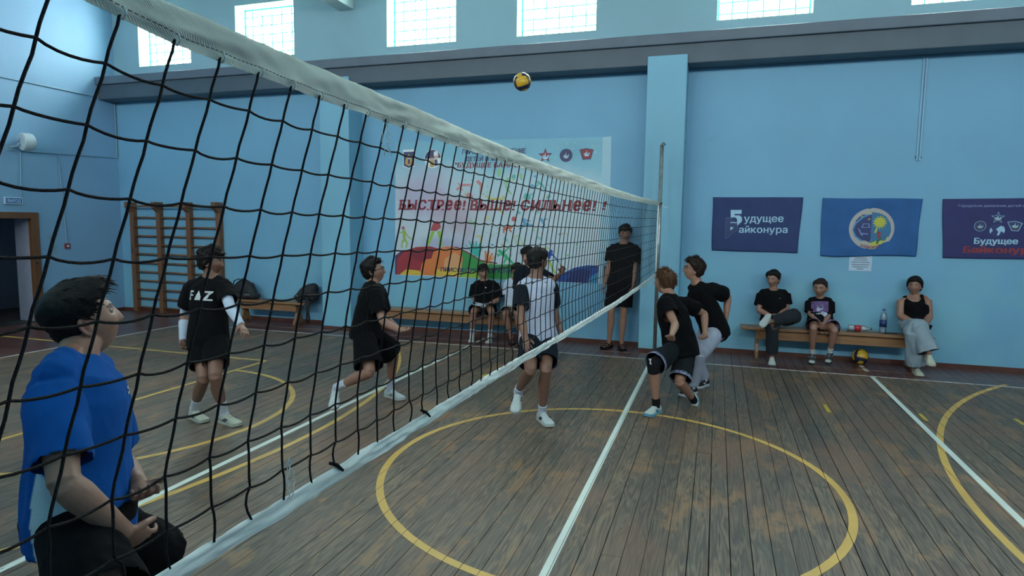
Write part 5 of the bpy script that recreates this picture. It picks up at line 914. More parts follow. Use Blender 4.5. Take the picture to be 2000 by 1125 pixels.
# ---------------------------------------------------------------- people
POSE = {
 'P1': [1.74,{"pel":[-1.136,-8.142,0.844],"neck":[-1.202,-8.08,1.335],"head":[-1.241,-8.017,1.454],"shL":[-1.255,-7.961,1.221],"elL":[-1.244,-7.907,0.92],"wrL":[-1.018,-8.03,0.925],"hipL":[-1.183,-8.079,0.791],"knL":[-1.171,-7.811,0.494],"anL":[-1.219,-7.93,0.1],"toL":[-1.182,-7.8,-0.071],"hdL":[-0.872,-8.123,0.908],"shR":[-1.14,-8.205,1.265],"elR":[-0.958,-8.324,1.05],"wrR":[-0.914,-8.177,0.843],"hipR":[-1.096,-8.212,0.862],"knR":[-0.754,-8.37,0.714],"anR":[-0.86,-8.42,0.316],"toR":[-0.855,-8.291,0.141],"hdR":[-0.943,-8.043,0.735]}],
 'P2': [1.76,{"pel":[-3.568,-5.026,0.762],"neck":[-3.568,-4.973,1.265],"head":[-3.555,-4.973,1.423],"shL":[-3.44,-4.958,1.213],"elL":[-3.239,-5.11,1.033],"wrL":[-3.033,-5.215,0.912],"hipL":[-3.479,-5.016,0.748],"knL":[-3.3,-5.248,0.458],"anL":[-3.342,-5.11,0.065],"toL":[-3.128,-5.153,0.035],"hdL":[-2.897,-5.309,0.853],"shR":[-3.747,-5.006,1.195],"elR":[-3.885,-4.974,0.919],"wrR":[-3.801,-5.086,0.7],"hipR":[-3.654,-5.027,0.738],"knR":[-3.441,-5.229,0.419],"anR":[-3.684,-5.109,0.099],"toR":[-3.476,-5.173,0.068],"hdR":[-3.693,-5.187,0.605]}],
 'P3': [1.74,{"pel":[-2.387,-4.299,0.757],"neck":[-2.342,-4.237,1.206],"head":[-2.338,-4.223,1.333],"shL":[-2.369,-4.094,1.142],"elL":[-2.338,-4.012,0.849],"wrL":[-2.128,-4.15,0.79],"hipL":[-2.41,-4.217,0.734],"knL":[-2.283,-3.938,0.466],"anL":[-2.378,-3.843,0.074],"toL":[-2.176,-3.915,0.037],"hdL":[-1.987,-4.243,0.751],"shR":[-2.253,-4.373,1.154],"elR":[-2.113,-4.454,0.894],"wrR":[-1.887,-4.565,0.841],"hipR":[-2.354,-4.381,0.751],"knR":[-2.179,-4.584,0.443],"anR":[-2.551,-4.57,0.262],"toR":[-2.468,-4.74,0.156],"hdR":[-1.889,-4.393,0.814]}],
 'P4': [1.62,{"pel":[-2.655,-0.302,0.449],"neck":[-2.685,-0.233,0.894],"head":[-2.7,-0.254,1.041],"shL":[-2.519,-0.241,0.862],"elL":[-2.435,-0.281,0.628],"wrL":[-2.529,-0.487,0.559],"hipL":[-2.575,-0.311,0.455],"knL":[-2.431,-0.595,0.483],"anL":[-2.477,-0.524,0.099],"toL":[-2.441,-0.714,0.038],"hdL":[-2.593,-0.628,0.511],"shR":[-2.829,-0.237,0.84],"elR":[-2.828,-0.302,0.619],"wrR":[-2.676,-0.431,0.536],"hipR":[-2.735,-0.292,0.444],"knR":[-2.711,-0.623,0.471],"anR":[-2.761,-0.551,0.108],"toR":[-2.706,-0.733,0.039],"hdR":[-2.561,-0.527,0.474]}],
 'P5': [1.62,{"pel":[-2.157,-0.277,0.473],"neck":[-2.187,-0.205,0.936],"head":[-2.153,-0.212,1.074],"shL":[-2.055,-0.226,0.896],"elL":[-1.996,-0.273,0.665],"wrL":[-2.047,-0.472,0.535],"hipL":[-2.077,-0.288,0.463],"knL":[-2.022,-0.602,0.475],"anL":[-1.999,-0.504,0.135],"toL":[-1.94,-0.693,0.093],"hdL":[-2.082,-0.605,0.449],"shR":[-2.312,-0.204,0.883],"elR":[-2.29,-0.263,0.657],"wrR":[-2.144,-0.399,0.521],"hipR":[-2.237,-0.268,0.452],"knR":[-2.208,-0.6,0.464],"anR":[-2.142,-0.488,0.123],"toR":[-2.066,-0.671,0.08],"hdR":[-2.046,-0.491,0.43]}],
 'P6': [1.6,{"pel":[-1.444,-1.654,0.752],"neck":[-1.528,-1.683,1.234],"head":[-1.542,-1.714,1.387],"shL":[-1.412,-1.599,1.185],"elL":[-1.193,-1.749,1.092],"wrL":[-1.052,-1.902,1.206],"hipL":[-1.385,-1.602,0.722],"knL":[-1.231,-1.812,0.439],"anL":[-1.213,-1.668,0.087],"toL":[-1.152,-1.856,0.055],"hdL":[-0.987,-1.998,1.315],"shR":[-1.637,-1.776,1.189],"elR":[-1.629,-1.879,0.927],"wrR":[-1.455,-1.998,0.818],"hipR":[-1.501,-1.712,0.729],"knR":[-1.438,-1.943,0.433],"anR":[-1.423,-1.786,0.087],"toR":[-1.407,-1.98,0.041],"hdR":[-1.338,-2.078,0.744]}],
 'P7': [1.76,{"pel":[-0.781,-3.921,0.763],"neck":[-0.821,-3.9,1.284],"head":[-0.806,-3.877,1.456],"shL":[-0.704,-3.814,1.239],"elL":[-0.7,-3.651,0.975],"wrL":[-0.594,-3.82,0.808],"hipL":[-0.717,-3.861,0.733],"knL":[-0.621,-4.226,0.525],"anL":[-0.69,-4.066,0.144],"toL":[-0.566,-4.221,0.049],"hdL":[-0.53,-3.958,0.719],"shR":[-0.926,-3.993,1.226],"elR":[-0.874,-4.182,0.986],"wrR":[-0.781,-4.324,0.788],"hipR":[-0.842,-3.984,0.745],"knR":[-0.735,-4.32,0.527],"anR":[-0.929,-4.065,0.256],"toR":[-0.901,-4.256,0.151],"hdR":[-0.724,-4.481,0.736]}],
 'P8': [1.8,{"pel":[-0.543,-0.225,0.958],"neck":[-0.526,-0.15,1.521],"head":[-0.515,-0.16,1.687],"shL":[-0.344,-0.155,1.465],"elL":[-0.35,-0.219,1.176],"wrL":[-0.362,-0.291,0.934],"hipL":[-0.458,-0.241,0.955],"knL":[-0.482,-0.301,0.553],"anL":[-0.499,-0.3,0.11],"toL":[-0.438,-0.515,0.085],"hdL":[-0.371,-0.342,0.761],"shR":[-0.696,-0.163,1.465],"elR":[-0.73,-0.233,1.202],"wrR":[-0.77,-0.314,0.956],"hipR":[-0.635,-0.213,0.946],"knR":[-0.663,-0.296,0.55],"anR":[-0.681,-0.296,0.105],"toR":[-0.759,-0.507,0.113],"hdR":[-0.798,-0.37,0.787]}],
 'P9': [1.68,{"pel":[0.478,-3.112,0.606],"neck":[0.346,-2.977,1.08],"head":[0.274,-2.901,1.222],"shL":[0.303,-3.122,1.036],"elL":[0.427,-3.322,0.856],"wrL":[0.411,-3.56,0.789],"hipL":[0.423,-3.184,0.589],"knL":[0.251,-3.535,0.494],"anL":[0.285,-3.446,0.105],"toL":[0.199,-3.636,0.083],"hdL":[0.398,-3.435,0.678],"shR":[0.478,-2.837,1.013],"elR":[0.683,-2.663,0.889],"wrR":[0.699,-2.828,0.704],"hipR":[0.536,-3.044,0.572],"knR":[0.487,-3.344,0.306],"anR":[0.616,-3.052,0.065],"toR":[0.637,-3.081,-0.068],"hdR":[0.709,-2.986,0.647]}],
 'P10': [1.72,{"pel":[0.794,-2.318,0.668],"neck":[0.588,-2.28,1.155],"head":[0.538,-2.299,1.325],"shL":[0.732,-2.384,1.125],"elL":[0.918,-2.162,1.038],"wrL":[0.904,-2.202,0.755],"hipL":[0.811,-2.404,0.655],"knL":[0.639,-2.73,0.489],"anL":[0.587,-2.586,0.109],"toL":[0.469,-2.765,0.102],"hdL":[0.836,-2.347,0.693],"shR":[0.564,-2.144,1.113],"elR":[0.596,-2.061,0.823],"wrR":[0.662,-2.26,0.68],"hipR":[0.746,-2.247,0.625],"knR":[0.567,-2.345,0.399],"anR":[0.708,-2.175,0.081],"toR":[0.604,-2.359,0.045],"hdR":[0.707,-2.395,0.583]}],
 'P11': [1.66,{"pel":[1.567,-0.291,0.523],"neck":[1.538,-0.225,0.931],"head":[1.529,-0.243,1.095],"shL":[1.688,-0.238,0.904],"elL":[1.719,-0.292,0.701],"wrL":[1.583,-0.513,0.625],"hipL":[1.647,-0.309,0.533],"knL":[1.797,-0.552,0.649],"anL":[1.455,-0.735,0.573],"toL":[1.381,-0.905,0.479],"hdL":[1.499,-0.648,0.578],"shR":[1.396,-0.228,0.89],"elR":[1.363,-0.304,0.669],"wrR":[1.513,-0.43,0.616],"hipR":[1.488,-0.275,0.499],"knR":[1.513,-0.656,0.531],"anR":[1.542,-0.565,0.104],"toR":[1.531,-0.759,0.032],"hdR":[1.636,-0.534,0.573]}],
 'P12': [1.52,{"pel":[2.155,-0.186,0.529],"neck":[2.146,-0.124,0.844],"head":[2.135,-0.144,0.992],"shL":[2.259,-0.157,0.818],"elL":[2.252,-0.211,0.65],"wrL":[2.171,-0.416,0.55],"hipL":[2.23,-0.214,0.517],"knL":[2.285,-0.498,0.481],"anL":[2.264,-0.389,0.181],"toL":[2.216,-0.545,0.084],"hdL":[2.121,-0.545,0.487],"shR":[2.026,-0.112,0.801],"elR":[2.023,-0.179,0.647],"wrR":[2.136,-0.324,0.534],"hipR":[2.089,-0.161,0.501],"knR":[2.032,-0.514,0.501],"anR":[2.048,-0.398,0.152],"toR":[2.031,-0.567,0.067],"hdR":[2.216,-0.426,0.455]}],
 'P13': [1.62,{"pel":[3.253,-0.253,0.559],"neck":[3.252,-0.183,0.931],"head":[3.234,-0.205,1.073],"shL":[3.382,-0.204,0.887],"elL":[3.409,-0.257,0.702],"wrL":[3.319,-0.463,0.62],"hipL":[3.336,-0.279,0.544],"knL":[3.138,-0.661,0.542],"anL":[3.23,-0.553,0.088],"toL":[3.233,-0.755,0.08],"hdL":[3.284,-0.608,0.556],"shR":[3.103,-0.19,0.864],"elR":[3.08,-0.259,0.683],"wrR":[3.226,-0.388,0.61],"hipR":[3.183,-0.226,0.548],"knR":[3.19,-0.66,0.597],"anR":[3.298,-0.763,0.291],"toR":[3.29,-0.961,0.248],"hdR":[3.34,-0.489,0.554]}]}
def skin_mat():
    m, nt, b = new_mat('skin', 0.5)
    a = nt.nodes.new('ShaderNodeAttribute'); a.attribute_name = 'Col'
    n = noise_n(nt, pos_n(nt), 45.0, 3)
    mu = nt.nodes.new('ShaderNodeMix'); mu.data_type = 'RGBA'; mu.blend_type = 'MULTIPLY'; mu.inputs[0].default_value = 1.0
    nt.links.new(a.outputs['Color'], mu.inputs[6]); nt.links.new(ramp_n(nt, n, [(.3, (.92, .90, .90)), (.7, (1.05, 1.04, 1.04))]), mu.inputs[7]); nt.links.new(mu.outputs[2], b.inputs['Base Color'])
    bump_n(nt, b, n, .06, .003); return m
M_SKIN = skin_mat()
def cloth_mat():
    m, nt, b = new_mat('dyed_cloth', 0.9, spec=0.08)
    a = nt.nodes.new('ShaderNodeAttribute'); a.attribute_name = 'Col'
    n = noise_n(nt, pos_n(nt), 260.0, 2); n2 = noise_n(nt, pos_n(nt), 12.0, 3)
    mu = nt.nodes.new('ShaderNodeMix'); mu.data_type = 'RGBA'; mu.blend_type = 'MULTIPLY'; mu.inputs[0].default_value = 1.0
    nt.links.new(a.outputs['Color'], mu.inputs[6]); nt.links.new(ramp_n(nt, math_n(nt, 'ADD', math_n(nt, 'MULTIPLY', n, .5), math_n(nt, 'MULTIPLY', n2, .5)), [(.3, (.84, .84, .84)), (.7, (1.1, 1.1, 1.1))]), mu.inputs[7]); nt.links.new(mu.outputs[2], b.inputs['Base Color'])
    b.inputs['Sheen Weight'].default_value = .015; b.inputs['Sheen Roughness'].default_value = .5
    bump_n(nt, b, n, .15, .002); return m
M_CLOTH = cloth_mat()
def hair_mat(name, c):
    m, nt, b = new_mat(name, .6, spec=.2); n = noise_n(nt, pos_n(nt), 70, 3)
    nt.links.new(mix_n(nt, map_n(nt, n, .3, .7), tuple(x * .6 for x in c), tuple(x * 1.4 for x in c)), b.inputs['Base Color']); bump_n(nt, b, n, .5, .006); return m
M_HAIR = {'black': hair_mat('black_hair', (.0055, .005, .0055)), 'brown': hair_mat('brown_hair', (.085, .042, .022)), 'dark': hair_mat('dark_brown_hair', (.018, .012, .010))}
def eye_mat():
    m, nt, b = new_mat('eye', .2); a = nt.nodes.new('ShaderNodeAttribute'); a.attribute_name = 'Col'; nt.links.new(a.outputs['Color'], b.inputs['Base Color']); return m
M_EYE = eye_mat()
sst = lambda a, b, x: (lambda t: t * t * (3 - 2 * t))(np.clip((x - a) / (b - a), 0, 1))
def head_surface(D):
    """head shape for unit directions D (x right, y forward, z up), metres for an adult"""
    P = D * np.array([.0755, .096, .116]); x, y, z = P[:, 0].copy(), P[:, 1].copy(), P[:, 2].copy()
    low = sst(-.005, -.112, z); x = x * (1 - .34 * low); x = x * (1 + .05 * sst(.02, .08, z))
    y = np.where(y > 0, y * (1 - .10 * low), y * (1 - .48 * low)); y = np.where(y < 0, y * (1 + .06 * sst(-.01, .06, z)), y)
    fr = sst(.02, .06, y); ax = np.abs(x)
    t = np.clip((.014 - z) / .056, 0, 1); nose = .025 * t * (1 - sst(-.044, -.052, z)) * sst(.016, .006, z)
    dy = nose * np.exp(-(x / (.0075 + .006 * t)) ** 2)
    dy = dy - .010 * np.exp(-((ax - .031) / .015) ** 2 - ((z - .004) / .012) ** 2) + .0045 * np.exp(-((z - .024) / .010) ** 2 - (x / .045) ** 2)
    dy = dy + .0065 * np.exp(-(x / .022) ** 2) * (np.exp(-((z + .064) / .006) ** 2) + np.exp(-((z + .077) / .007) ** 2)) - .003 * np.exp(-(x / .024) ** 2 - ((z + .0705) / .003) ** 2)
    dy = dy + .009 * np.exp(-(x / .022) ** 2 - ((z + .102) / .014) ** 2) + .003 * np.exp(-((ax - .045) / .02) ** 2 - ((z + .03) / .025) ** 2)
    return np.c_[x, y + fr * dy, z]
def sphere_grid(nu, nv):
    V = []; F = []
    for i in range(1, nv):
        th = PI * i / nv
        for j in range(nu): V.append((math.sin(th) * math.sin(2 * PI * j / nu), math.sin(th) * math.cos(2 * PI * j / nu), math.cos(th)))
    m = nv - 1
    for i in range(m - 1):
        for j in range(nu): F.append((i * nu + j, i * nu + (j + 1) % nu, (i + 1) * nu + (j + 1) % nu, (i + 1) * nu + j))
    V += [(0, 0, 1), (0, 0, -1)]; q = len(V)
    for j in range(nu): F.append((q - 2, (j + 1) % nu, j)); F.append((q - 1, (m - 1) * nu + j, (m - 1) * nu + (j + 1) % nu))
    return np.array(V), F
SG = sphere_grid(72, 56); SGH = sphere_grid(84, 60)
HL_X = [0, 35, 60, 78, 92, 112, 140, 180]
HL = {'short': [.062, .060, .045, .012, -.006, -.042, -.062, -.066], 'fade': [.060, .058, .042, .016, .002, -.030, -.052, -.056], 'fringe': [.044, .046, .042, .006, -.012, -.045, -.066, -.070], 'long': [.060, .052, .030, .004, -.020, -.050, -.085, -.090]}

def make_person(key, h, J, st):
    s = h / 1.75; J = {k: np.array(v) for k, v in J.items()}
    for sd in 'LR':                                                  # planted feet rest on the floor
        if sd in st.get('plant', 'LR'):
            J['an' + sd][2] = .088 * s; J['to' + sd][2] = .03
    for k_ in ('pel', 'hipL', 'hipR'): J[k_][2] += st.get('lift', 0)
    base = np.array([J['pel'][0], J['pel'][1], 0.0]); vox = st.get('voxel', .0058); fat = st.get('fat', 1.0)
    tone = np.array(st['skin'])
    up = unit(J['neck'] - J['pel']); SX = unit(J['shR'] - J['shL']); HX = unit(J['hipR'] - J['hipL'])
    TL = np.linalg.norm(J['neck'] - J['pel'])
    fwd = unit(np.cross(up, SX)); hfw = unit(np.cross(np.array([0, 0, 1.0]), HX))
    lean = st.get('bow', .0)
    def tor(t):
        c = J['pel'] + (J['neck'] - J['pel']) * t
        if t < 0: c = J['pel'] + (up * .5 + np.array([0, 0, .5])) * t * TL
        return c - fwd * lean * math.sin(PI * min(max(t, 0), 1)) * TL + fwd * .012 * s * (1 if .5 < t < .9 else 0)
    def wax(t): t = min(max(t, 0), 1); return unit(HX * (1 - t) + SX * t)
    def trunk(S_, rows): S_.loft([tor(r[0]) for r in rows], [tuple(x * s for x in r[1:]) for r in rows], np.array([wax(r[0]) for r in rows]), 28, .5)
    # ---- body
    B = Soft(); fe = st.get('female', False)
    T = [(-.16, .11 * fat, .085), (-.07, .158 * fat, .108 * fat), (.02, .166 * fat, .116 * fat), (.16, .156 * fat, .108 * fat), (.36, .140 * fat, .100 * fat), (.52, .146 * fat, .106), (.70, .160, .114), (.84, .150, .104), (.93, .112, .084), (1.0, .068, .062)]
    if st.get('sit'): T = [(-.03, .150 * fat, .100)] + T[2:]
    trunk(B, T)
    look = unit(st['look']); hup = np.array([0, 0, 1.0]) + np.array(st.get('tilt', (0, 0, 0))); hr = unit(np.cross(look, hup)); hu = unit(np.cross(hr, look))
    HM = np.c_[hr, look, hu]; hs = (.62 + .38 * s) * st.get('head', 1.0); hc = J['head']
    hp = lambda p: hc + HM @ (np.asarray(p) * hs)
    B.loft([tor(.95), J['neck'] + (hc - J['neck']) * .35, hp((0, -.018, -.045)), hp((0, -.012, 0))], [(.070 * s, .064 * s), (.058 * s, .059 * s), (.056 * s, .058 * s), (.045 * s, .05 * s)], SX, 20)
    for q in (-1, 1): B.loft([tor(1.06) + SX * q * .025 * s, tor(.975) + SX * q * .075 * s, tor(.92) + SX * q * .13 * s], [.040 * s, .042 * s, .045 * s], up, 12)
    HV = head_surface(SG[0]) * hs @ HM.T + hc; B.raw(HV, SG[1])
    for e in (-1, 1):                                                # ears: a shell with a raised rim
        c = np.array([e * .0745, -.010, -.004]); pts = []
        for a in np.linspace(-2.2, 2.3, 12): pts.append(hp(c + np.array([e * (.010 + .004 * math.cos(a)), -.017 * math.cos(a) * -1 * -1 + .004 * math.sin(a) * -1, .031 * math.sin(a)])))
        B.loft(pts, [.0052 * hs] * 12, hr, 8); B.loft([hp(c + np.array([e * .001, .006, -.022])), hp(c + np.array([e * .004, .0, 0])), hp(c + np.array([e * .006, -.004, .020]))], [(.006 * hs, .010 * hs), (.005 * hs, .015 * hs), (.005 * hs, .014 * hs)], hr, 10)
    arms = {}
    for sd in 'LR':
        e = 1 if sd == 'R' else -1; sh, el, wr, hd = J['sh' + sd], J['el' + sd], J['wr' + sd], J['hd' + sd]
        af = st.get('arm', 1.0) * s
        B.loft([tor(.86) + SX * e * .05 * s, sh * .75 + tor(.88) * .25, sh], [(.062 * s, .070 * s), (.060 * s, .062 * s), .056 * s], up, 16)
        ax1 = el - sh; ax2 = wr - el
        bend = np.cross(ax1, ax2); wdir = unit(bend) if np.linalg.norm(bend) > .02 * np.linalg.norm(ax1) * np.linalg.norm(ax2) else unit(np.cross(ax1, fwd))
        B.loft([sh, sh + ax1 * .25, sh + ax1 * .55, sh + ax1 * .85, el], [.054 * af, .050 * af, .045 * af, .039 * af, .038 * af], wdir, 16)
        B.loft([el, el + ax2 * .22, el + ax2 * .5, el + ax2 * .8, wr], [.038 * af, .042 * af, .037 * af, .029 * af, (.024 * af, .029 * af)], wdir, 16)
        # hand: palm, four fingers, thumb
        k = .98 * s; a = unit(hd - wr); w = st.get('thumb' + sd); w = unit(w) if w is not None else fwd
        w = w - a * np.dot(w, a); w = unit(w) if np.linalg.norm(w) > .2 else unit(np.cross(a, SX)); n_ = np.cross(a, w)
        toward = tor(.3) - wr
        if np.dot(n_, toward) < 0: n_ = -n_
        if st.get('palm' + sd) is not None and np.dot(n_, st['palm' + sd]) < 0: n_ = -n_
        B.loft([wr - a * .015 * k, wr + a * .02 * k, wr + a * .055 * k, wr + a * .092 * k], [(.024 * k, .018 * k), (.032 * k, .017 * k), (.040 * k, .016 * k), (.040 * k, .0135 * k)], w, 16)
        cu = st.get('curl' + sd, .38)
        for (o_, ln, rr, dc, spd) in ((.0315, .074, .0088, -.06, .10), (.0105, .083, .0090, 0, .02), (-.0110, .077, .0086, .05, -.05), (-.0310, .060, .0078, .10, -.14)):
            p = wr + a * .088 * k + w * o_ * k; d = unit(a + w * spd); pts = [p - a * .02 * k, p]; q = 0
            for seg, fr_ in ((.46, .8), (.31, 1.25), (.23, .9)):
                q += (cu + dc) * fr_; d2 = d * math.cos(q) + n_ * math.sin(q); p = p + d2 * ln * seg * k; pts.append(p)
            B.loft(pts, [rr * k * 1.05, rr * k * 1.05, rr * k, rr * .93 * k, rr * .78 * k], w, 10)
        p0 = wr + a * .022 * k + w * .018 * k; d = unit(a * .62 + w * .70 + n_ * .28); p1 = p0 + d * .040 * k; d = unit(a * .85 + w * .30 + n_ * .40); p2 = p1 + d * .034 * k; d = unit(a * .9 + w * .05 + n_ * .45); p3 = p2 + d * .026 * k
        B.loft([p0, p1, p2, p3], [.0150 * k, .0118 * k, .0105 * k, .0085 * k], n_, 10)
    feet = {}
    for sd in 'LR':
        hp_, kn, an, to = J['hip' + sd], J['kn' + sd], J['an' + sd], J['to' + sd]; lf = st.get('leg', 1.0) * s
        a1, a2 = kn - hp_, an - kn; out = np.cross(a1, a2); wd = unit(out) if np.linalg.norm(out) > .03 * np.linalg.norm(a1) * np.linalg.norm(a2) else unit(HX - unit(a1) * np.dot(HX, unit(a1)))
        back = unit(np.cross(unit(a2), wd)); back = back if np.dot(back, a1) < 0 or np.linalg.norm(out) < 1e-4 else back
        ff = to - an; ff[2] = 0 if sd in st.get('plant', 'LR') else ff[2]; bk = -unit(ff) * .010 * s
        B.loft([hp_ + np.array([0, 0, .02 * s]), hp_ + a1 * .3, hp_ + a1 * .65, hp_ + a1 * .92, kn], [.084 * lf * fat, .079 * lf * fat, .066 * lf, .056 * lf, .053 * lf], wd, 18)
        B.loft([kn, kn + a2 * .14, kn + a2 * .30 + bk, kn + a2 * .45 + bk * .8, kn + a2 * .7, kn + a2 * .9, an], [.053 * lf, .050 * lf, .0555 * lf, .052 * lf, .039 * lf, .033 * lf, .035 * lf], wd, 16)
        feet[sd] = unit(ff); fu = unit(np.array([0, 0, 1.0]) - feet[sd] * feet[sd][2]) if abs(feet[sd][2]) < .95 else unit(-a2)
        if np.dot(fu, -a2) < 0 and sd not in st.get('plant', 'LR'): fu = -fu
        if st.get('shoes', {}).get('kind') == 'sandal':
            z0 = an - fu * .062 * s
            B.loft([an - feet[sd] * .045 * s - fu * .045 * s, an + feet[sd] * .03 * s - fu * .040 * s, an + feet[sd] * .10 * s - fu * .056 * s, an + feet[sd] * .165 * s - fu * .064 * s], [(.030 * s, .030 * s), (.036 * s, .034 * s), (.043 * s, .022 * s), (.038 * s, .013 * s)], np.cross(feet[sd], fu), 14)
        feet[sd + 'u'] = fu
    S_body = [v - base for v in B.V]
    me = finish_remesh(S_body, B.F, vox, 2, 'person'); P = mesh_co(me) + base
    L = (P - hc) @ HM / hs
    C = np.tile(tone, (len(P), 1)); near = (np.abs(L).max(1) < .16)
    lip = near & (L[:, 1] > .07) & (np.abs(L[:, 0]) < .024) & (np.abs(L[:, 2] + .0705) < .0105); C[lip] = tone * np.array([.88, .60, .60])
    ex = np.abs(L[:, 0]); brow = near & (L[:, 1] > .05) & (ex > .013) & (ex < .049) & (np.abs(L[:, 2] - (.0245 - ((ex - .03) / .03) ** 2 * .006)) < .0042); C[brow] = np.array([.02, .016, .015])
    cheek = near & (L[:, 1] > .03); g = np.exp(-((ex - .043) / .02) ** 2 - ((L[:, 2] + .03) / .022) ** 2) * cheek; C = C * (1 - g[:, None] * np.array([0, .12, .12]))
    ear = near & (ex > .078); C[ear] = C[ear] * np.array([1.02, .84, .82])
    set_col(me, C); me.materials.append(M_SKIN)
    R = bpy.data.objects.new('person', me); R.location = base; link(R); tag(R, st['label'], 'person', st.get('group'))
    def part(name, V, F, mat, col=None, smooth=True, parent=R):
        m_ = bpy.data.meshes.new(name); m_.from_pydata([tuple(np.asarray(v) - base) for v in V], [], F)
        bm = bmesh.new(); bm.from_mesh(m_); bmesh.ops.recalc_face_normals(bm, faces=bm.faces); bm.to_mesh(m_); bm.free()
        m_.polygons.foreach_set('use_smooth', [smooth] * len(m_.polygons)); m_.materials.append(mat)
        if col is not None: set_col(m_, np.tile(np.array(col), (len(m_.vertices), 1)))
        return link(bpy.data.objects.new(name, m_), parent)
    # ---- eyes
    for e in (-1, 1):
        V = SG[0]; gz = unit(np.array([e * .03, 1, .0])); ec = np.array([e * .031, .0755, .004])
        w = (V @ gz); col = np.where((w > .955)[:, None], (.01, .008, .008), np.where((w > .80)[:, None], (.035, .018, .010), (.26, .24, .22)))
        o = part('eye', (V * .0112 + ec) * hs @ HM.T + hc, SG[1], M_EYE); set_col(o.data, col)
    # ---- hair
    hst = st['hair']; D = SGH[0]; Pn = head_surface(D); az = np.degrees(np.arctan2(np.abs(D[:, 0]), D[:, 1])); hl = np.interp(az, HL_X, HL[hst['line']])
    z = Pn[:, 2]; hl = hl + .011 * vnoise(Pn * 75, 6) + .005 * vnoise(Pn * 160, 7); msk = sst(-.006, .012, z - hl); Tt, Ts = hst['top'], hst['side']
    th = Ts + (Tt - Ts) * sst(.0, .075, z) ; th = th * (1 + hst.get('lump', .25) * vnoise(Pn * 38, 3)) + hst.get('rough', .003) * vnoise(Pn * 95, 4)
    dirn = unit(np.array([0, .0, 1])) ; nrm = D / np.array([.0755, .096, .116]); nrm = nrm / np.linalg.norm(nrm, axis=1)[:, None]
    Hp = Pn + nrm * (msk * th - (1 - msk) * .010)[:, None]
    q = hst.get('quiff', 0)
    if q:
        k_ = sst(.0, .085, Pn[:, 1]) * sst(.045, .085, z) ; Hp[:, 1] += k_ * q; Hp[:, 2] += k_ * q * .35
    f_ = hst.get('fringe', 0)
    if f_:
        k_ = sst(.045, .085, Pn[:, 1]) * sst(.02, .05, z) * msk; Hp[:, 2] -= k_ * f_ * .6 * sst(.11, .05, z); Hp[:, 1] += k_ * f_ * .3
    HVv = list(Hp); HFf = list(SGH[1]); r_ = random.Random(hash(key) % 1000 + 5 if False else sum(map(ord, key)))
    idx = [i for i in range(len(Hp)) if msk[i] > .45]; crown = np.array([0, -.03, .125])
    for c_ in range(hst.get('clumps', 200)):
        i = r_.choice(idx); p = Hp[i] - nrm[i] * .004; fl_ = p - crown; fl_ = fl_ - nrm[i] * fl_.dot(nrm[i]); fl_ = unit(fl_) if np.linalg.norm(fl_) > 1e-3 else np.array([0, 1, 0])
        fl_ = unit(fl_ + np.array([0, hst.get('forward', .2), 0]) + np.array([r_.gauss(0, .35), r_.gauss(0, .35), r_.gauss(0, .2)]))
        d = unit(nrm[i] * hst.get('lift', .5) + fl_); Lc = hst.get('len', .03) * r_.uniform(.5, 1.2) * (.45 + .55 * float(sst(-.02, .05, z[i])))
        sdv = unit(np.cross(d, nrm[i] + np.array([.01, .02, .03]))); w0 = hst.get('width', .0045) * r_.uniform(.6, 1.2); pts = [p]
        for t in range(3):
            d = unit(d + fl_ * .35 - nrm[i] * .12 + np.array([0, 0, -.10]) + np.array([r_.gauss(0, hst.get('curl', .1)) for _ in range(3)])); pts.append(pts[-1] + d * Lc / 3)
        b = len(HVv)
        for t, (pt, wd_) in enumerate(zip(pts[:3], (1, .85, .5))):
            HVv += [pt + sdv * w0 * wd_, pt - sdv * w0 * wd_, pt + nrm[i] * w0 * wd_ * 1.1]
        HVv.append(pts[3])
        for t in range(2):
            for j in range(3): HFf.append((b + t * 3 + j, b + t * 3 + (j + 1) % 3, b + t * 3 + 3 + (j + 1) % 3, b + t * 3 + 3 + j))
        for j in range(3): HFf.append((b + 6 + j, b + 6 + (j + 1) % 3, b + 9))
    part('hair', np.array(HVv) * hs @ HM.T + hc, HFf, M_HAIR[hst['col']])
    if hst.get('bun'):
        bs = Soft(); bs.ball(hp((.028, -.105, -.030)), np.array([.034, .036, .042]) * hs, 16); bs.loft([hp((.045, -.07, -.02)), hp((.045, -.085, -.07)), hp((.04, -.08, -.12))], [.026 * hs, .022 * hs, .012 * hs], hr, 12)
        m_ = finish_remesh([v - base for v in bs.V], bs.F, .006, 2, 'hair_bun'); q_ = mesh_co(m_); set_co(m_, q_ + mesh_no(m_) * (vnoise(q_ * 90, 2) * .003)[:, None]); m_.materials.append(M_HAIR[hst['col']]); link(bpy.data.objects.new('hair_bun', m_), R)
    if st.get('glasses'):
        g = MB()
        for e in (-1, 1):
            g.tube([hp((e * .034 + .024 * math.cos(a), .104 - abs(e * .034 + .024 * math.cos(a)) * .22, .003 + .019 * math.sin(a))) for a in np.linspace(0, 2 * PI, 17)], .0021 * hs, 6, cap=False)
            g.tube([hp((e * .058, .092, .008)), hp((e * .079, .05, .008)), hp((e * .082, -.012, .004))], .0021 * hs, 6)
        g.tube([hp((-.010, .103, .006)), hp((0, .107, .009)), hp((.010, .103, .006))], .002 * hs, 6)
        g.v = [tuple(np.array(v) - base) for v in g.v]; g.build('glasses', M_DARK, R, smooth=True)
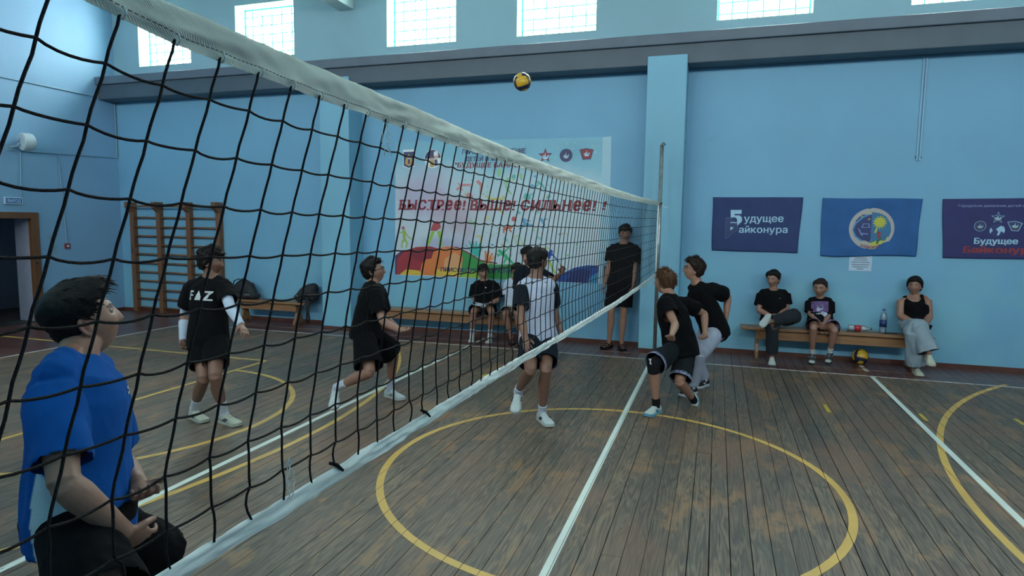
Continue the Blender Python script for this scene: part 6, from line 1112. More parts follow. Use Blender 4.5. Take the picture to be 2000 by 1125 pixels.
    # ---- clothes
    def garment(name, S_, vx, col, amp=(.006, .0025), freq=(7, 19), paint=None, sm=3, stretch=(1, 1, .45), parent=R, mat=M_CLOTH, cuts=(), drop=None):
        m_ = finish_remesh([v - base for v in S_.V], S_.F, vx, sm, name); Pw = mesh_co(m_) + base; Nn = mesh_no(m_)
        d = vnoise(Pw * np.array(stretch) * freq[0], sum(map(ord, key))) * amp[0]
        rid = 1 - np.abs(vnoise(Pw * np.array(stretch) * freq[1] + 5, 9)); d = d + (rid - .6) * amp[1] * 2
        set_co(m_, Pw - base + Nn * d[:, None])
        Cc = np.tile(np.array(col), (len(Pw), 1)) if paint is None else paint(Pw, np.tile(np.array(col), (len(Pw), 1)))
        set_col(m_, Cc); m_.materials.append(mat)
        if len(cuts) or drop is not None:                            # open the hems: cloth is a shell, not a plug
            Cn = np.empty(len(m_.polygons) * 3); m_.polygons.foreach_get('center', Cn); Cn = Cn.reshape(-1, 3) + base; Nf = np.empty(len(m_.polygons) * 3); m_.polygons.foreach_get('normal', Nf); Nf = Nf.reshape(-1, 3)
            kill = np.zeros(len(Cn), bool)
            for (pt, ax, rad_) in cuts:
                ax = unit(ax); rel = Cn - pt; al = rel @ ax; rr_ = np.linalg.norm(rel - np.outer(al, ax), axis=1); kill |= (np.abs(al) < .035) & (rr_ < rad_) & (Nf @ ax > .72)
            if drop is not None: kill |= drop(Cn)
            bm = bmesh.new(); bm.from_mesh(m_); bm.faces.ensure_lookup_table(); bmesh.ops.delete(bm, geom=[bm.faces[i] for i in np.nonzero(kill)[0]], context='FACES'); bm.to_mesh(m_); bm.free()
        return link(bpy.data.objects.new(name, m_), parent)
    sh_ = st.get('shirt'); vx = st.get('cvox', .0075); shirt_obj = None
    if sh_:
        e = sh_.get('ease', .012); hem = sh_.get('hem', -.16); S_ = Soft()
        fl2 = sh_.get('flare', .008)
        rows = [(hem, (.174 * fat + e + fl2), (.124 * fat + e + fl2)), ((hem + .1) / 2, .176 * fat + e + fl2 * .6, .126 * fat + e + fl2 * .6), (.14, .170 * fat + e, .122 * fat + e), (.36, .158 * fat + e, .114 * fat + e), (.55, .162 * fat + e * .8, .119 + e * .7), (.72, .170 + e * .5, .124 + e * .4), (.85, .158 + e * .3, .112 + e * .2), (.94, .118, .092), (1.0, .078, .074)]
        if sh_['kind'] == 'tank': rows = [(hem, .166 * fat + e, .120 * fat + e), (.14, .162 * fat + e, .116 * fat + e), (.36, .146 * fat + e, .106 * fat + e), (.55, .152 * fat + e, .114 * fat), (.70, .166 + e, .122 + e), (.84, .158 + e, .114 + e), (.93, .128, .098), (1.0, .082, .074)]
        trunk(S_, rows)
        if fe:
            for q in (-1, 1): S_.ball(tor(.66) + SX * q * .065 * s + fwd * .085 * s, np.array([.062, .06, .062]) * s, 14)
        slv = sh_.get('sleeve', .62); SL = Soft() if sh_.get('sleeve_col') else S_; cuts = [(tor(hem), tor(hem) - tor(hem + .1), .26 * s)]; scuts = cuts if SL is S_ else []; drop = None
        if sh_['kind'] == 'tank':
            for q in (-1, 1): S_.loft([tor(1.01) + SX * q * .040 * s, tor(.965) + SX * q * .085 * s, tor(.91) + SX * q * .135 * s], [.046 * s, .050 * s, .052 * s], up, 12)
            def drop(Cn):
                rel = Cn - J['pel']; t_ = rel @ up / TL; x_ = rel @ SX / s; y_ = rel @ fwd / s
                scoop = np.where(y_ > 0, (np.abs(x_) < .078) & (t_ > .80 + .22 * (np.abs(x_) / .078) ** 2 * .5), (np.abs(x_) < .075) & (t_ > .90))
                return scoop | ((np.abs(x_) > .122) & (t_ > .74)) | (np.abs(x_) > .150 + .05 * np.clip((.74 - t_) / .1, 0, 1))
        else:
            for sd in 'LR':
                q = 1 if sd == 'R' else -1; sh, el = J['sh' + sd], J['el' + sd]; a = el - sh
                S_.loft([tor(.88) + SX * q * .04 * s, sh * .7 + tor(.885) * .3, sh + a * .04], [(.074 * s, .080 * s), (.074 * s, .076 * s), .074 * s], up, 16)
                S_.loft([tor(1.01) + SX * q * .040 * s, tor(.965) + SX * q * .085 * s, tor(.91) + SX * q * .135 * s], [.046 * s, .052 * s, .056 * s], up, 12)
                r0 = (.069 + e * .5) * s * st.get('slv', 1); r1 = (.064 + e * 1.1) * s * st.get('slv', 1); SL.loft([sh + a * (.02 if SL is S_ else .06), sh + a * slv * .5, sh + a * slv], [r0, (r0 + r1) / 2, r1], up, 18, .25); scuts.append((sh + a * slv, a, r1 * 1.2))
        shirt_obj = garment(sh_.get('name', 't_shirt'), S_, vx, sh_['col'], sh_.get('amp', (.007, .0035)), paint=(lambda Pw, Cc: sh_['paint'](Pw, Cc, dict(J=J, tor=tor, SX=SX, fwd=fwd, up=up, TL=TL, s=s))) if sh_.get('paint') else None, cuts=cuts, drop=drop)
        if sh_.get('sleeve_col'): garment('sleeve', SL, vx, sh_['sleeve_col'], parent=shirt_obj, cuts=scuts)
        if sh_.get('collar'):
            cc = tor(.985); ring = [cc + unit(SX) * .070 * s * math.cos(a) + fwd * .070 * s * math.sin(a) - up * (.035 * max(0, math.sin(a)) ** 3) * s for a in np.linspace(0, 2 * PI, 25)]
            g = MB().tube([tuple(p - base) for p in ring], .010 * s, 8, cap=False); o = g.build('collar', M_CLOTH, shirt_obj, smooth=True); set_col(o.data, np.tile(np.array(sh_['collar']), (len(o.data.vertices), 1)))
    pa_ = st.get('pants')
    if pa_:
        S_ = Soft(); e = pa_.get('ease', .012); wt = pa_.get('waist', .16)
        trunk(S_, [(-.02, .150 * fat, .105), (.0, .165 * fat, .118), (.05, .174 * fat + e * .4, .124 * fat + e), (wt, .164 * fat, .116 * fat)] if st.get('sit') else [(-.13, .130 * fat, .100 + e), (-.06, .168 * fat + e * .4, .118 * fat + e), (.04, .174 * fat + e * .4, .124 * fat + e), (wt, .164 * fat, .116 * fat)])
        fr_ = pa_.get('to', .85); cuts = []
        for sd in 'LR':
            hp_, kn, an = J['hip' + sd], J['kn' + sd], J['an' + sd]; a1, a2 = kn - hp_, an - kn; wd = unit(HX - unit(a1) * np.dot(HX, unit(a1)))
            fx = pa_.get('flare', .02); r = [.092 * fat * s, (.086 + e) * s, (.080 + e + fx * .6) * s, (.074 + e + fx) * s]; f0 = min(fr_, 1.0)
            S_.loft([hp_ + np.array([0, 0, .02 * s]), hp_ + a1 * f0 * .35, hp_ + a1 * f0 * .7, hp_ + a1 * f0], r, wd, 20, .15 if fr_ <= 1 else .5)
            if fr_ <= 1: cuts.append((hp_ + a1 * f0, a1, r[3] * 1.35))
            if fr_ > 1:
                g = (fr_ - 1); k0 = (.064 + e) * s; S_.loft([kn, kn + a2 * g * .35, kn + a2 * g * .7, kn + a2 * g], [max(k0, r[3] * .86), (.060 + e + pa_.get('bell', 0) * .35) * s, (.054 + e + pa_.get('bell', 0) * .7) * s, (.048 + e + pa_.get('bell', 0)) * s], wd, 20, .12); cuts.append((kn + a2 * g, a2, (.048 + e + pa_.get('bell', 0)) * s * 1.4))
        garment(pa_.get('name', 'shorts'), S_, vx, pa_['col'], pa_.get('amp', (.006, .004)), paint=(lambda Pw, Cc: pa_['paint'](Pw, Cc, dict(J=J, s=s))) if pa_.get('paint') else None, cuts=cuts)
    if st.get('arm_sleeve'):
        for sd in 'LR':
            sh, el, wr = J['sh' + sd], J['el' + sd], J['wr' + sd]; S_ = Soft(); a1, a2 = el - sh, wr - el; af = s * st.get('arm', 1.0)
            S_.loft([sh + a1 * .35, sh + a1 * .7, el, el + a2 * .25, el + a2 * .6, wr - a2 * .04], [.053 * af, .047 * af, .043 * af, .046 * af, .039 * af, .031 * af], up, 16, .1)
            garment('arm_sleeve', S_, .006, st['arm_sleeve'], (.001, .001), sm=2)
    kp = st.get('knee_pad')
    if kp:
        kn = J['kn' + kp]; S_ = Soft(); a1, a2 = unit(kn - J['hip' + kp]), unit(J['an' + kp] - kn); S_.loft([kn - a1 * .09 * s, kn, kn + a2 * .085 * s], [.066 * s, .068 * s, .062 * s], HX, 16, .1); ko = garment('knee_pad', S_, .0065, (.012, .012, .016), (.001, .001), sm=2)
        fwk = unit(-(a2 - a1)) if np.linalg.norm(a2 - a1) > .1 else hfw
        c = kn + fwk * .070 * s; r = MB(); ss = unit(np.cross(fwk, a2)); r.add([tuple(c + ss * x * s + a2 * y * s - base) for x, y in ((-.018, -.03), (.018, -.036), (.006, -.006), (.012, .03), (-.010, .026), (-.006, -.004))], [(0, 1, 2, 3, 4, 5)]); o = r.build('white_mark', M_WHITE, ko, fix=False)
    so = st.get('socks')
    for sd in 'LR':
        kn, an, f, u = J['kn' + sd], J['an' + sd], feet[sd], feet[sd + 'u']; a2 = an - kn; w = unit(np.cross(f, u)); lf = st.get('leg', 1.0) * s
        if so:
            f0 = so.get('from', .74); S_ = Soft(); S_.loft([kn + a2 * f0, kn + a2 * (f0 + 1) / 2, kn + a2 * .97, an - u * .03 * s + f * .01 * s], [.0435 * lf, .0395 * lf, .040 * lf, .038 * lf], w, 16, .1)
            def stripe(Pw, Cc, f0=f0, kn=kn, a2=a2):
                t = (Pw - kn) @ a2 / (a2 @ a2)
                for (x0, x1) in so.get('stripes', ()): Cc[(t > x0) & (t < x1)] = so['stripe_col']
                return Cc
            garment('sock', S_, .0065, so['col'], (.0015, .001), sm=2, paint=stripe)
        sk = st['shoes']; Ls = .292 * s * sk.get('size', 1.0); heel = an - f * .072 * s - u * .088 * s
        SP = lambda x, y, z_: heel + f * x * Ls + w * y * s + u * z_ * s
        out_ = [(0.0, .018), (.03, .030), (.12, .037), (.30, .036), (.50, .041), (.68, .049), (.82, .047), (.93, .036), (.985, .020), (1.0, .008)]
        kin = sk.get('kind', 'shoe'); stp = sk.get('sole_t', .027)
        ol = [(x, y) for x, y in out_] + [(x, -y) for x, y in reversed(out_)]; n = len(ol)
        tz = lambda x: .012 * max(0, (x - .7) / .3) ** 2
        V = [SP(x, y * 1.06, tz(x)) for x, y in ol] + [SP(x, y * 1.08, stp * .55 + tz(x)) for x, y in ol] + [SP(x, y, stp + tz(x)) for x, y in ol]
        F = [tuple(range(n)), tuple(range(3 * n - 1, 2 * n - 1, -1))] + [(k * n + i, k * n + (i + 1) % n, (k + 1) * n + (i + 1) % n, (k + 1) * n + i) for k in (0, 1) for i in range(n)]
        if kin == 'sandal':
            so_ = part('sandal', V, F, M_CLOTH, sk['col'], False)
            for (x, hgt) in ((.22, .082), (.50, .066), (.72, .048)):
                yy = np.interp(x, [o[0] for o in out_], [o[1] for o in out_]); g = MB()
                rows = [SP(x, yy * 1.03 * math.cos(a), stp * .7 + (hgt - stp * .6) * math.sin(a)) for a in np.linspace(0, PI, 11)]; VV = []; FF = []
                for i, p in enumerate(rows): VV += [p - f * .016 * s, p + f * .016 * s]
                for i in range(10): FF.append((2 * i, 2 * i + 1, 2 * i + 3, 2 * i + 2))
                o = part('sandal_strap', VV, FF, M_CLOTH, sk['col'], True, so_); md = o.modifiers.new('t', 'SOLIDIFY'); md.thickness = .006; md.offset = 1
            continue
        hts = [(.0, .060), (.04, .078), (.14, .090), (.26, .098), (.36, .092), (.48, .074), (.62, .060), (.76, .050), (.88, .042), (.96, .033), (1.0, .022)]
        V = []; F = []; m_ = 13; xs = [0.004, .03, .08, .16, .26, .36, .48, .60, .72, .82, .90, .95, .985, .997]
        for x in xs:
            yy = np.interp(x, [o[0] for o in out_], [o[1] for o in out_]) * .98; hh = np.interp(x, [o[0] for o in hts], [o[1] for o in hts]); z0 = stp * .8 + tz(x)
            for i in range(m_):
                a = PI * i / (m_ - 1); V.append(SP(x, yy * np.sign(math.cos(a)) * abs(math.cos(a)) ** .8, z0 + (hh - z0) * math.sin(a) ** .75))
        for k in range(len(xs) - 1):
            for i in range(m_ - 1): F.append((k * m_ + i, k * m_ + i + 1, (k + 1) * m_ + i + 1, (k + 1) * m_ + i))
            F.append((k * m_ + m_ - 1, k * m_, (k + 1) * m_, (k + 1) * m_ + m_ - 1))
        F += [tuple(range(m_)), tuple(range((len(xs) - 1) * m_ + m_ - 1, (len(xs) - 1) * m_ - 1, -1))]
        shoe = part('shoe', V, F, M_CLOTH, sk['col']); V0 = np.array(V)
        tx = np.repeat(np.array(xs), m_); cc = np.tile(np.array(sk['col']), (len(V), 1))
        if sk.get('toe'): cc[tx > .80] = sk['toe']
        if sk.get('back'): cc[tx < .12] = sk['back']
        at = shoe.data.color_attributes['Col']; at.data.foreach_set('color', np.c_[cc, np.ones(len(cc))].ravel())
        V = [SP(x, y * 1.06, tz(x)) for x, y in ol] + [SP(x, y * 1.08, stp * .55 + tz(x)) for x, y in ol] + [SP(x, y, stp + tz(x)) for x, y in ol]
        F = [tuple(range(n)), tuple(range(3 * n - 1, 2 * n - 1, -1))] + [(k * n + i, k * n + (i + 1) % n, (k + 1) * n + (i + 1) % n, (k + 1) * n + i) for k in (0, 1) for i in range(n)]
        part('sole', V, F, M_CLOTH, sk.get('sole', sk['col']), False, shoe)
        g = MB()
        for x in (.40, .46, .52, .58): 
            hh = np.interp(x, [o[0] for o in hts], [o[1] for o in hts]) + .002; g.tube([tuple(SP(x, y, hh - abs(y) * .25) - base) for y in (-.020, 0, .020)], .0035 * s, 5)
        o = g.build('laces', M_CLOTH, shoe); set_col(o.data, np.tile(np.array(sk.get('lace', sk['col'])), (len(o.data.vertices), 1)))
        if sk.get('mark'):
            for q in (-1, 1):
                g = MB()
                for x0, x1 in ((.34, .44), (.44, .54)):
                    def W(x, zz): yy = np.interp(x, [o[0] for o in out_], [o[1] for o in out_]); return tuple(SP(x, q * (yy + .0015), zz) - base)
                    g.tube([W(x0, .030), W((x0 + x1) / 2, .045), W(x1 + .02, .058)], .0065 * s, 6)
                o = g.build('side_mark', M_CLOTH, shoe, smooth=True); set_col(o.data, np.tile(np.array(sk['mark']), (len(o.data.vertices), 1)))
    # ---- printed marks on the shirt
    if shirt_obj is not None and st.get('decals'):
        m_ = shirt_obj.data; bv = BVHTree.FromPolygons([v.co[:] for v in m_.vertices], [p.vertices[:] for p in m_.polygons])
        for dn, t, xo, W_, items in st['decals']:
            nrm = fwd if xo is not None else fwd
            side = SX; o0 = tor(t) + side * xo * s; upx = unit(up - nrm * np.dot(up, nrm)); rx_ = np.cross(upx, nrm) * 1.0   # reading direction as seen from the front
            VV = []; FF = []; mats = []; mi = []
            for (mat_, v2, f2_, lift) in items:
                if mat_ not in mats: mats.append(mat_)
                b = len(VV)
                for q in v2:
                    w0 = o0 + rx_ * q[0] * W_ + upx * q[1] * W_; st_ = w0 + nrm * .4 - base
                    hit = bv.ray_cast(Vector(st_), Vector(-nrm)); pt = np.array(hit[0]) if hit[0] is not None else w0 + nrm * .12 - base
                    VV.append(pt + nrm * (.003 + lift + (q[2] if len(q) > 2 else 0)))
                FF += [tuple(i + b for i in f) for f in f2_]; mi += [mats.index(mat_)] * len(f2_)
            md = bpy.data.meshes.new(dn); md.from_pydata([tuple(v) for v in VV], [], FF)
            for q in mats: md.materials.append(q)
            md.polygons.foreach_set('material_index', mi); link(bpy.data.objects.new(dn, md), shirt_obj)
    return R, dict(J=J, tor=tor, SX=SX, fwd=fwd, base=base, s=s)
# ---------------------------------------------------------------- the thirteen people
def LK(a, b, c=0.0): return np.array([.952 * a - .306 * b, .307 * a + .952 * b, c])
BLK = (.0045, .005, .0065); NVY = (.007, .010, .018); WHT = (.50, .55, .62); WSO = (.50, .54, .60)
T_LIGHT = (.33, .18, .128); T_MID = (.27, .145, .105); T_TAN = (.20, .105, .074)
H_SHORT = dict(col='black', line='short', top=.026, side=.010, lump=.25, rough=.003, clumps=260, len=.024, lift=.35, forward=.3)
def hair(**k): d = dict(H_SHORT); d.update(k); return d
SH_WHITE = dict(col=(.52, .58, .60), sole=(.46, .50, .50), lace=(.58, .62, .62))
def jit_poly(cx, cy, r, n, sd): q = random.Random(sd); return [(cx + r * q.uniform(.6, 1.1) * math.cos(2 * PI * i / n), cy + r * q.uniform(.6, 1.1) * math.sin(2 * PI * i / n)) for i in range(n)]
def flatpoly(mat, pts, lift=0.0): return (mat, pts, [tuple(range(len(pts)))], lift)
def dec_text(s, mat, H, bold=.04, cx=0.0, cy=0.0):
    v, f = text_mesh(s, bold); x0, x1 = v[:, 0].min(), v[:, 0].max(); k = H / .7
    return (mat, [((q[0] - (x0 + x1) / 2) * k + cx, q[1] * k + cy, q[2]) for q in v], f, 0.0)
D_WHITE = plain('shirt_white_print', (.50, .54, .58), .6); D_PURP = plain('shirt_purple_print', (.10, .055, .17), .7, .3, 20); D_PALE = plain('shirt_pale_print', (.34, .40, .52), .7, .2, 30); D_GREY = plain('shirt_grey_print', (.16, .18, .22), .6)
swoosh = [(-.5, .05), (-.35, -.22), (-.1, -.2), (.5, .22), (-.1, -.02), (-.3, -.05)]
def p1_paint(P, C, q):
    tt = np.array([(p - q['J']['pel']) @ q['up'] / q['TL'] for p in P]); rel = P - q['J']['pel'] - np.outer(tt * q['TL'], q['up'])
    a = np.degrees(np.arctan2(rel @ q['fwd'], rel @ q['SX'])); w = np.interp(tt, [-.4, .0, .25, .46, .55], [25, 23, 18, 6, 0]); c0 = np.interp(tt, [-.3, .5], [14, 2])
    sh, el = q['J']['shR'], q['J']['elR']; ax = el - sh; u_ = np.clip((P - sh) @ ax / (ax @ ax), 0, 1.3); da = np.linalg.norm(P - sh - np.outer(u_, ax), axis=1); m = (np.abs(a - c0) < w) & (tt < .53) & (da > .105); C[m] = (.50, .60, .64); return C
def p12_paint(P, C, q):
    n = vnoise(P * 26, 4); C[n > .12] = (.28, .16, .30); C[n > .42] = (.40, .36, .46); return C
def trim(cols, jn, lo, hi):
    """coloured bands near the hem of the shorts legs"""
    def f(P, C, q):
        for sd in 'LR':
            a = q['J']['hip' + sd]; b = q['J']['kn' + sd]; ax = b - a; t = (P - a) @ ax / (ax @ ax); d = np.linalg.norm(P - a - np.outer(t, ax), axis=1)
            for (x0, x1), c in zip(((lo, lo + (hi - lo) * .28), (lo + (hi - lo) * .5, hi)), cols): C[(t > x0) & (t < x1) & (d < .17)] = c
        return C
    return f
def side_line(P, C, q):
    for sd, e in (('L', -1), ('R', 1)):
        for a, b in (('hip', 'kn'), ('kn', 'an')):
            A, B_ = q['J'][a + sd], q['J'][b + sd]; ax = B_ - A; t = (P - A) @ ax / (ax @ ax); rel = P - A - np.outer(np.clip(t, 0, 1), ax)
            w = np.cross(unit(ax), np.array([0, -1.0, 0.2])); an_ = rel @ unit(w) * e; d = np.linalg.norm(rel, axis=1); C[(t > 0) & (t < 1) & (d < .12) & (np.abs(rel @ unit(np.cross(ax, w))) < .006) & (an_ > 0)] = (.09, .075, .06)
    return C
PEOPLE = {
 'P1': dict(label='boy in bright blue t-shirt with pale side panel, seen close beyond the net', group='volleyball players', skin=T_LIGHT, look=LK(.70, .66, .40), voxel=.0042, cvox=.0065, fat=1.08, arm=1.12, leg=1.06, head=1.0,
   hair=hair(line='fade', top=.032, side=.007, quiff=.030, clumps=520, len=.034, lift=.30, forward=.8, lump=.12, width=.0035), plant='L',
   shirt=dict(col=(.008, .085, .34), paint=p1_paint, flare=.0, ease=.014, sleeve=.78, hem=-.13, amp=(.008, .005), slv=1.18), pants=dict(col=BLK, to=.86, ease=.022, flare=.03), shoes=dict(SH_WHITE), socks=dict(col=WSO),
   decals=[('chest_mark', .77, -.07, .05, [flatpoly(D_WHITE, swoosh), flatpoly(D_WHITE, [(q[0] + .1, q[1] + .35) for q in swoosh])])], thumbR=LK(.6, .5, .3), curlR=.45, curlL=.5),
 'P2': dict(label='boy in black t-shirt with white letters and long white arm sleeves', group='volleyball players', skin=T_TAN, look=LK(.97, .05, .02), hair=hair(top=.042, side=.022, rough=.006, clumps=380, len=.040, lift=.7, curl=.25, forward=.4, line='fringe'),
   shirt=dict(col=BLK, ease=.016, sleeve=.66, hem=-.24), pants=dict(col=(.0040,.0045,.006), to=.70, ease=.020, flare=.016), socks=dict(col=WSO, **{'from': .66}), shoes=dict(col=(.40, .43, .36), sole=(.34, .36, .32), mark=(.10, .13, .16), lace=(.5, .52, .48), back=(.10, .12, .14)), arm_sleeve=(.42, .50, .64),
   decals=[('chest_lettering', .635, .015, 1.0, [dec_text('F', D_WHITE, .082, .05, -.082), (D_WHITE, [(-.042, 0.0), (-.02, 0.0), (0, 0), (.02, 0), (.042, 0), (.022, .04), (.0, .085), (-.022, .04)], [(0, 1, 7), (1, 2, 7), (2, 5, 7), (2, 3, 5), (3, 4, 5), (5, 6, 7)], .001), dec_text('Z', D_WHITE, .082, .05, .082)])], curlL=.3, curlR=.55),
 'P3': dict(label='boy in black with glasses and white socks striding to the right beyond the net', group='volleyball players', skin=T_MID, look=LK(.96, .10, .30), glasses=True, plant='L', hair=hair(top=.034, side=.017, clumps=320, len=.032, line='short', lift=.4),
   shirt=dict(col=BLK, ease=.016, sleeve=.72, hem=-.12), pants=dict(col=(.0040,.0045,.006), to=.86, ease=.026, flare=.035), socks=dict(col=(.46, .50, .60), **{'from': .68}), shoes=dict(SH_WHITE, mark=(.30, .36, .38)), curlR=.35, curlL=.5),
 'P4': dict(sit=True, lift=0.045, label='seated boy in loose black t-shirt and blue shorts on the poster bench', group='people seated on the benches', skin=T_MID, look=LK(.25, -.95, -.05), hair=hair(top=.030, side=.014, line='fringe', fringe=.02, clumps=260), voxel=.0062,
   shirt=dict(col=BLK, ease=.030, sleeve=.88, hem=-.01, slv=1.2), pants=dict(col=(.012, .030, .085), to=.84, ease=.020, flare=.02), socks=dict(col=WSO, **{'from': .70}, stripes=((.76, .79), (.81, .84)), stripe_col=(.06, .08, .14)), shoes=dict(SH_WHITE, col=(.44, .46, .42)), curlR=.5, curlL=.5,
   decals=[('chest_mark', .74, -.075, .02, [flatpoly(D_WHITE, jit_poly(0, 0, .7, 7, 2))])]),
 'P5': dict(sit=True, lift=0.02, label='seated person in white t-shirt, pale shorts and black sandals, mostly hidden', group='people seated on the benches', skin=T_MID, look=LK(-.3, -.9, -.1), hair=hair(top=.030, side=.016, clumps=220, line='fringe', fringe=.01), voxel=.0062,
   shirt=dict(col=(.44, .50, .62), ease=.022, sleeve=.80, hem=-.01), pants=dict(col=(.36, .38, .34), to=.88, ease=.020, flare=.02), shoes=dict(kind='sandal', col=(.012, .012, .014)), curlR=.5, curlL=.5),
 'P6': dict(label='player in black raising one hand, half hidden behind the white-vested player', group='volleyball players', skin=T_MID, look=LK(-.50, -.80, -.05), hair=hair(top=.030, side=.014, clumps=240, line='fringe', fringe=.012), voxel=.0062,
   shirt=dict(col=NVY, ease=.016, sleeve=.80, hem=-.18), pants=dict(col=BLK, to=.86, ease=.020, flare=.02), socks=dict(col=WSO, **{'from': .84}), shoes=dict(SH_WHITE, sole=(.30, .05, .05)), thumbL=LK(-.8, 0, .4), curlL=.15, curlR=.5),
 'P7': dict(decals=[('v_collar', .93, 0.0, 1.0, [flatpoly(plain('black_trim', (.010, .013, .02), .8), [(-.078, .012), (-.055, .02), (0, -.055)]), flatpoly(plain('black_trim', (.010, .013, .02), .8), [(-.078, .012), (0, -.055), (0, -.085)]), flatpoly(plain('black_trim', (.010, .013, .02), .8), [(.078, .012), (0, -.055), (.055, .02)]), flatpoly(plain('black_trim', (.010, .013, .02), .8), [(.078, .012), (0, -.085), (0, -.055)])])], label='player in white sleeved vest with black shoulders stepping forward behind the net', group='volleyball players', skin=T_TAN, look=LK(.72, .62, .06), plant='L', hair=hair(top=.026, side=.013, clumps=320, len=.022, lift=.25),
   shirt=dict(name='jersey', col=(.42, .47, .62), ease=.012, sleeve=.74, hem=-.12, sleeve_col=(.010, .014, .022), collar=(.010, .013, .02), flare=.012, slv=1.08), pants=dict(col=(.008, .013, .024), to=.78, ease=.018, flare=.012), socks=dict(col=(.46, .50, .62), **{'from': .84}), shoes=dict(SH_WHITE, mark=(.06, .08, .12)), curlR=.35, curlL=.4),
 'P8': dict(label='tall boy in black t-shirt, shorts and sandals standing against the wall', group='people by the wall', skin=T_MID, look=LK(-.12, -.99, -.04), hair=hair(top=.030, side=.014, line='fringe', fringe=.02, clumps=260), voxel=.0062,
   shirt=dict(col=BLK, ease=.018, sleeve=.70, hem=-.22), pants=dict(col=(.0040,.0045,.006), to=.84, ease=.018, flare=.018), shoes=dict(kind='sandal', col=(.012, .012, .014)), curlR=.3, curlL=.3),
 'P9': dict(label='brown-haired player in loose black, knee pad and striped shorts lunging under the net', group='volleyball players', skin=T_LIGHT, look=LK(-.72, .60, .22), plant='L', hair=hair(col='brown', top=.036, side=.020, clumps=620, len=.060, lift=1.1, curl=.4, width=.0035, rough=.008, line='short'),
   shirt=dict(col=(.0040,.0045,.006), ease=.026, sleeve=.56, hem=-.18, amp=(.010, .006), slv=1.1), pants=dict(col=(.010, .014, .018), to=.94, ease=.020, flare=.022, paint=trim(((.22, .26, .40), (.22, .26, .40)), 0, .86, .94)), socks=dict(col=(.012, .012, .015), **{'from': .84}), shoes=dict(SH_WHITE, col=(.46, .52, .52), sole=(.12, .30, .40), mark=(.08, .24, .36), size=.94), knee_pad='L', curlL=.8, curlR=.7),
 'P10': dict(label='curly-haired player with glasses, black t-shirt and light grey sweatpants', group='volleyball players', skin=T_LIGHT, look=LK(-.95, .10, .26), glasses=True, hair=hair(col='dark', top=.040, side=.026, clumps=520, len=.040, lift=.8, curl=.5, rough=.007, line='short'),
   shirt=dict(col=BLK, ease=.020, sleeve=.74, hem=-.12, amp=(.009, .005)), pants=dict(name='sweatpants', col=(.34, .37, .47), to=1.93, ease=.016, flare=.010, bell=.004, waist=.20), shoes=dict(col=(.020, .022, .026), sole=(.42, .46, .48), mark=(.42, .45, .48), lace=(.3, .3, .3)), socks=dict(col=WSO, **{'from': .88}), curlL=.7, curlR=.6),
 'P11': dict(sit=True, lift=0.02, label='boy in black t-shirt and dark track pants sitting with ankle on knee', group='people seated on the benches', skin=T_MID, look=LK(-.70, -.70, .02), hair=hair(top=.030, side=.013, clumps=260), voxel=.0062, plant='R',
   shirt=dict(col=BLK, ease=.020, sleeve=.70, hem=-.01), pants=dict(name='track_pants', col=(.022, .027, .034), to=1.88, ease=.020, flare=.012, bell=.012, paint=side_line), shoes=dict(SH_WHITE, col=(.56, .60, .58), back=(.02, .025, .03)), curlR=.5, curlL=.5, thumbR=LK(.3, -.2, 1), thumbL=LK(-.3, -.2, 1),
   decals=[('chest_mark', .74, -.085, .035, [flatpoly(D_GREY, swoosh)])]),
 'P12': dict(sit=True, lift=0.0, plant='', label='small boy in printed black t-shirt and patterned purple shorts on the long bench', group='people seated on the benches', skin=T_MID, look=LK(-.62, -.76, -.04), hair=hair(col='dark', top=.018, side=.007, clumps=240, len=.016, lift=.2), voxel=.0058, head=1.12,
   shirt=dict(col=BLK, ease=.022, sleeve=.86, hem=-.01, slv=1.15), pants=dict(col=(.10, .08, .14), to=.70, ease=.022, flare=.03, paint=p12_paint), socks=dict(col=(.42, .45, .46), **{'from': .86}), shoes=dict(col=(.030, .036, .042), sole=(.03, .035, .04), toe=(.36, .40, .40), mark=(.24, .27, .28), lace=(.25, .28, .30)), curlR=.7, curlL=.7, thumbR=LK(.3, -.2, 1), thumbL=LK(-.3, -.2, 1),
   decals=[('shirt_print', .50, 0.0, .105, [(D_PURP, [(-1 + .25 * i, -.25 + .2 * j) for i in range(9) for j in range(8)], [(i * 8 + j, i * 8 + j + 1, i * 8 + j + 9, i * 8 + j + 8) for i in range(8) for j in range(7)], 0.0), flatpoly(D_PALE, jit_poly(.1, .45, .42, 9, 4), .001), flatpoly(D_PALE, [(-.75, -1.0), (.7, -.95), (.9, -.35), (.3, -.1), (-.2, -.4), (-.8, -.5)], .001), flatpoly(D_PALE, jit_poly(-.15, .1, .30, 8, 6), .0015), flatpoly(D_PURP, jit_poly(.2, .5, .15, 6, 9), .0022)])]),
 'P13': dict(sit=True, lift=0.0, label='woman in black tank top and wide pale grey trousers with crossed legs', group='people seated on the benches', skin=T_MID, look=LK(-.62, -.76, .12), female=True, fat=1.12, arm=1.22, hair=hair(top=.027, side=.019, line='long', clumps=160, len=.028, lift=.06, lump=.08, rough=.0015, bun=1), voxel=.006, plant='L',
   shirt=dict(kind='tank', name='tank_top', col=BLK, ease=.004, hem=.06, amp=(.003, .002)), pants=dict(name='wide_trousers', col=(.24, .31, .37), to=1.90, ease=.026, flare=.02, bell=.055, waist=.22, amp=(.007, .006)), shoes=dict(SH_WHITE, col=(.52, .54, .42), sole=(.46, .48, .40)), curlR=.5, curlL=.5),
}
for st_ in PEOPLE.values():
    if 'shirt' in st_: st_['shirt'].setdefault('kind', 'tee')
BODY = {}
for key, st_ in PEOPLE.items():
    h_, J_ = POSE[key]; BODY[key] = make_person(key, h_, J_, st_)
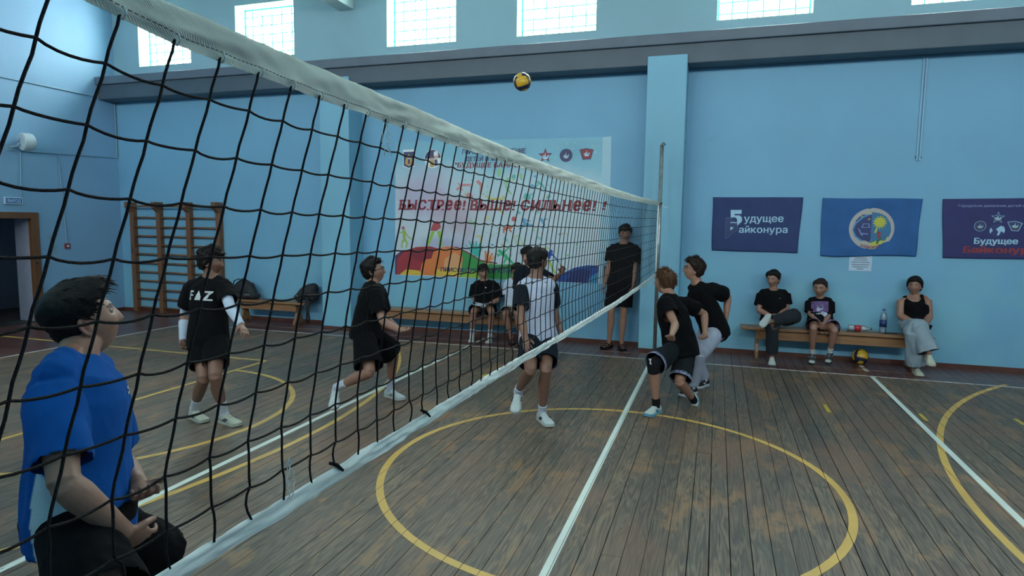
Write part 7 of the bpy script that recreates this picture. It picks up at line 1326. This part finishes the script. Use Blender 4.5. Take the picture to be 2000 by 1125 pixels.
# things in hand
q = BODY['P4'][1]; w_ = q['J']['wrR'] * .5 + q['J']['wrL'] * .5 + np.array([-.03, -.09, .02])
o = MB().box(-.10, -.07, -.004, .10, .07, .004).build('folded_paper', plain('paper_sheet', (.40, .46, .55), .7, .04), bevel=.002); o.location = w_; o.rotation_euler = (.15, .12, .1); tag(o, 'white folded paper held in the lap of the boy in blue shorts', 'paper'); MB().box(-.10, -.002, .0041, .10, .002, .0048).build('fold_line', M_PRINT, o)
q = BODY['P13'][1]; hd_ = q['J']['wrL'] * .35 + q['J']['hdL'] * .65
o = MB().box(-.035, -.006, -.07, .035, .006, .07).build('smartphone', M_DARK, bevel=.004); o.location = hd_ + np.array([.01, -.035, -.01]); o.rotation_euler = (.3, .2, .3); tag(o, 'dark phone held in the hand of the seated woman', 'phone'); MB().box(-.031, -.0066, -.064, .031, -.006, .064).build('phone_screen', plain('dark_glass', (.008, .009, .012), .1), o)
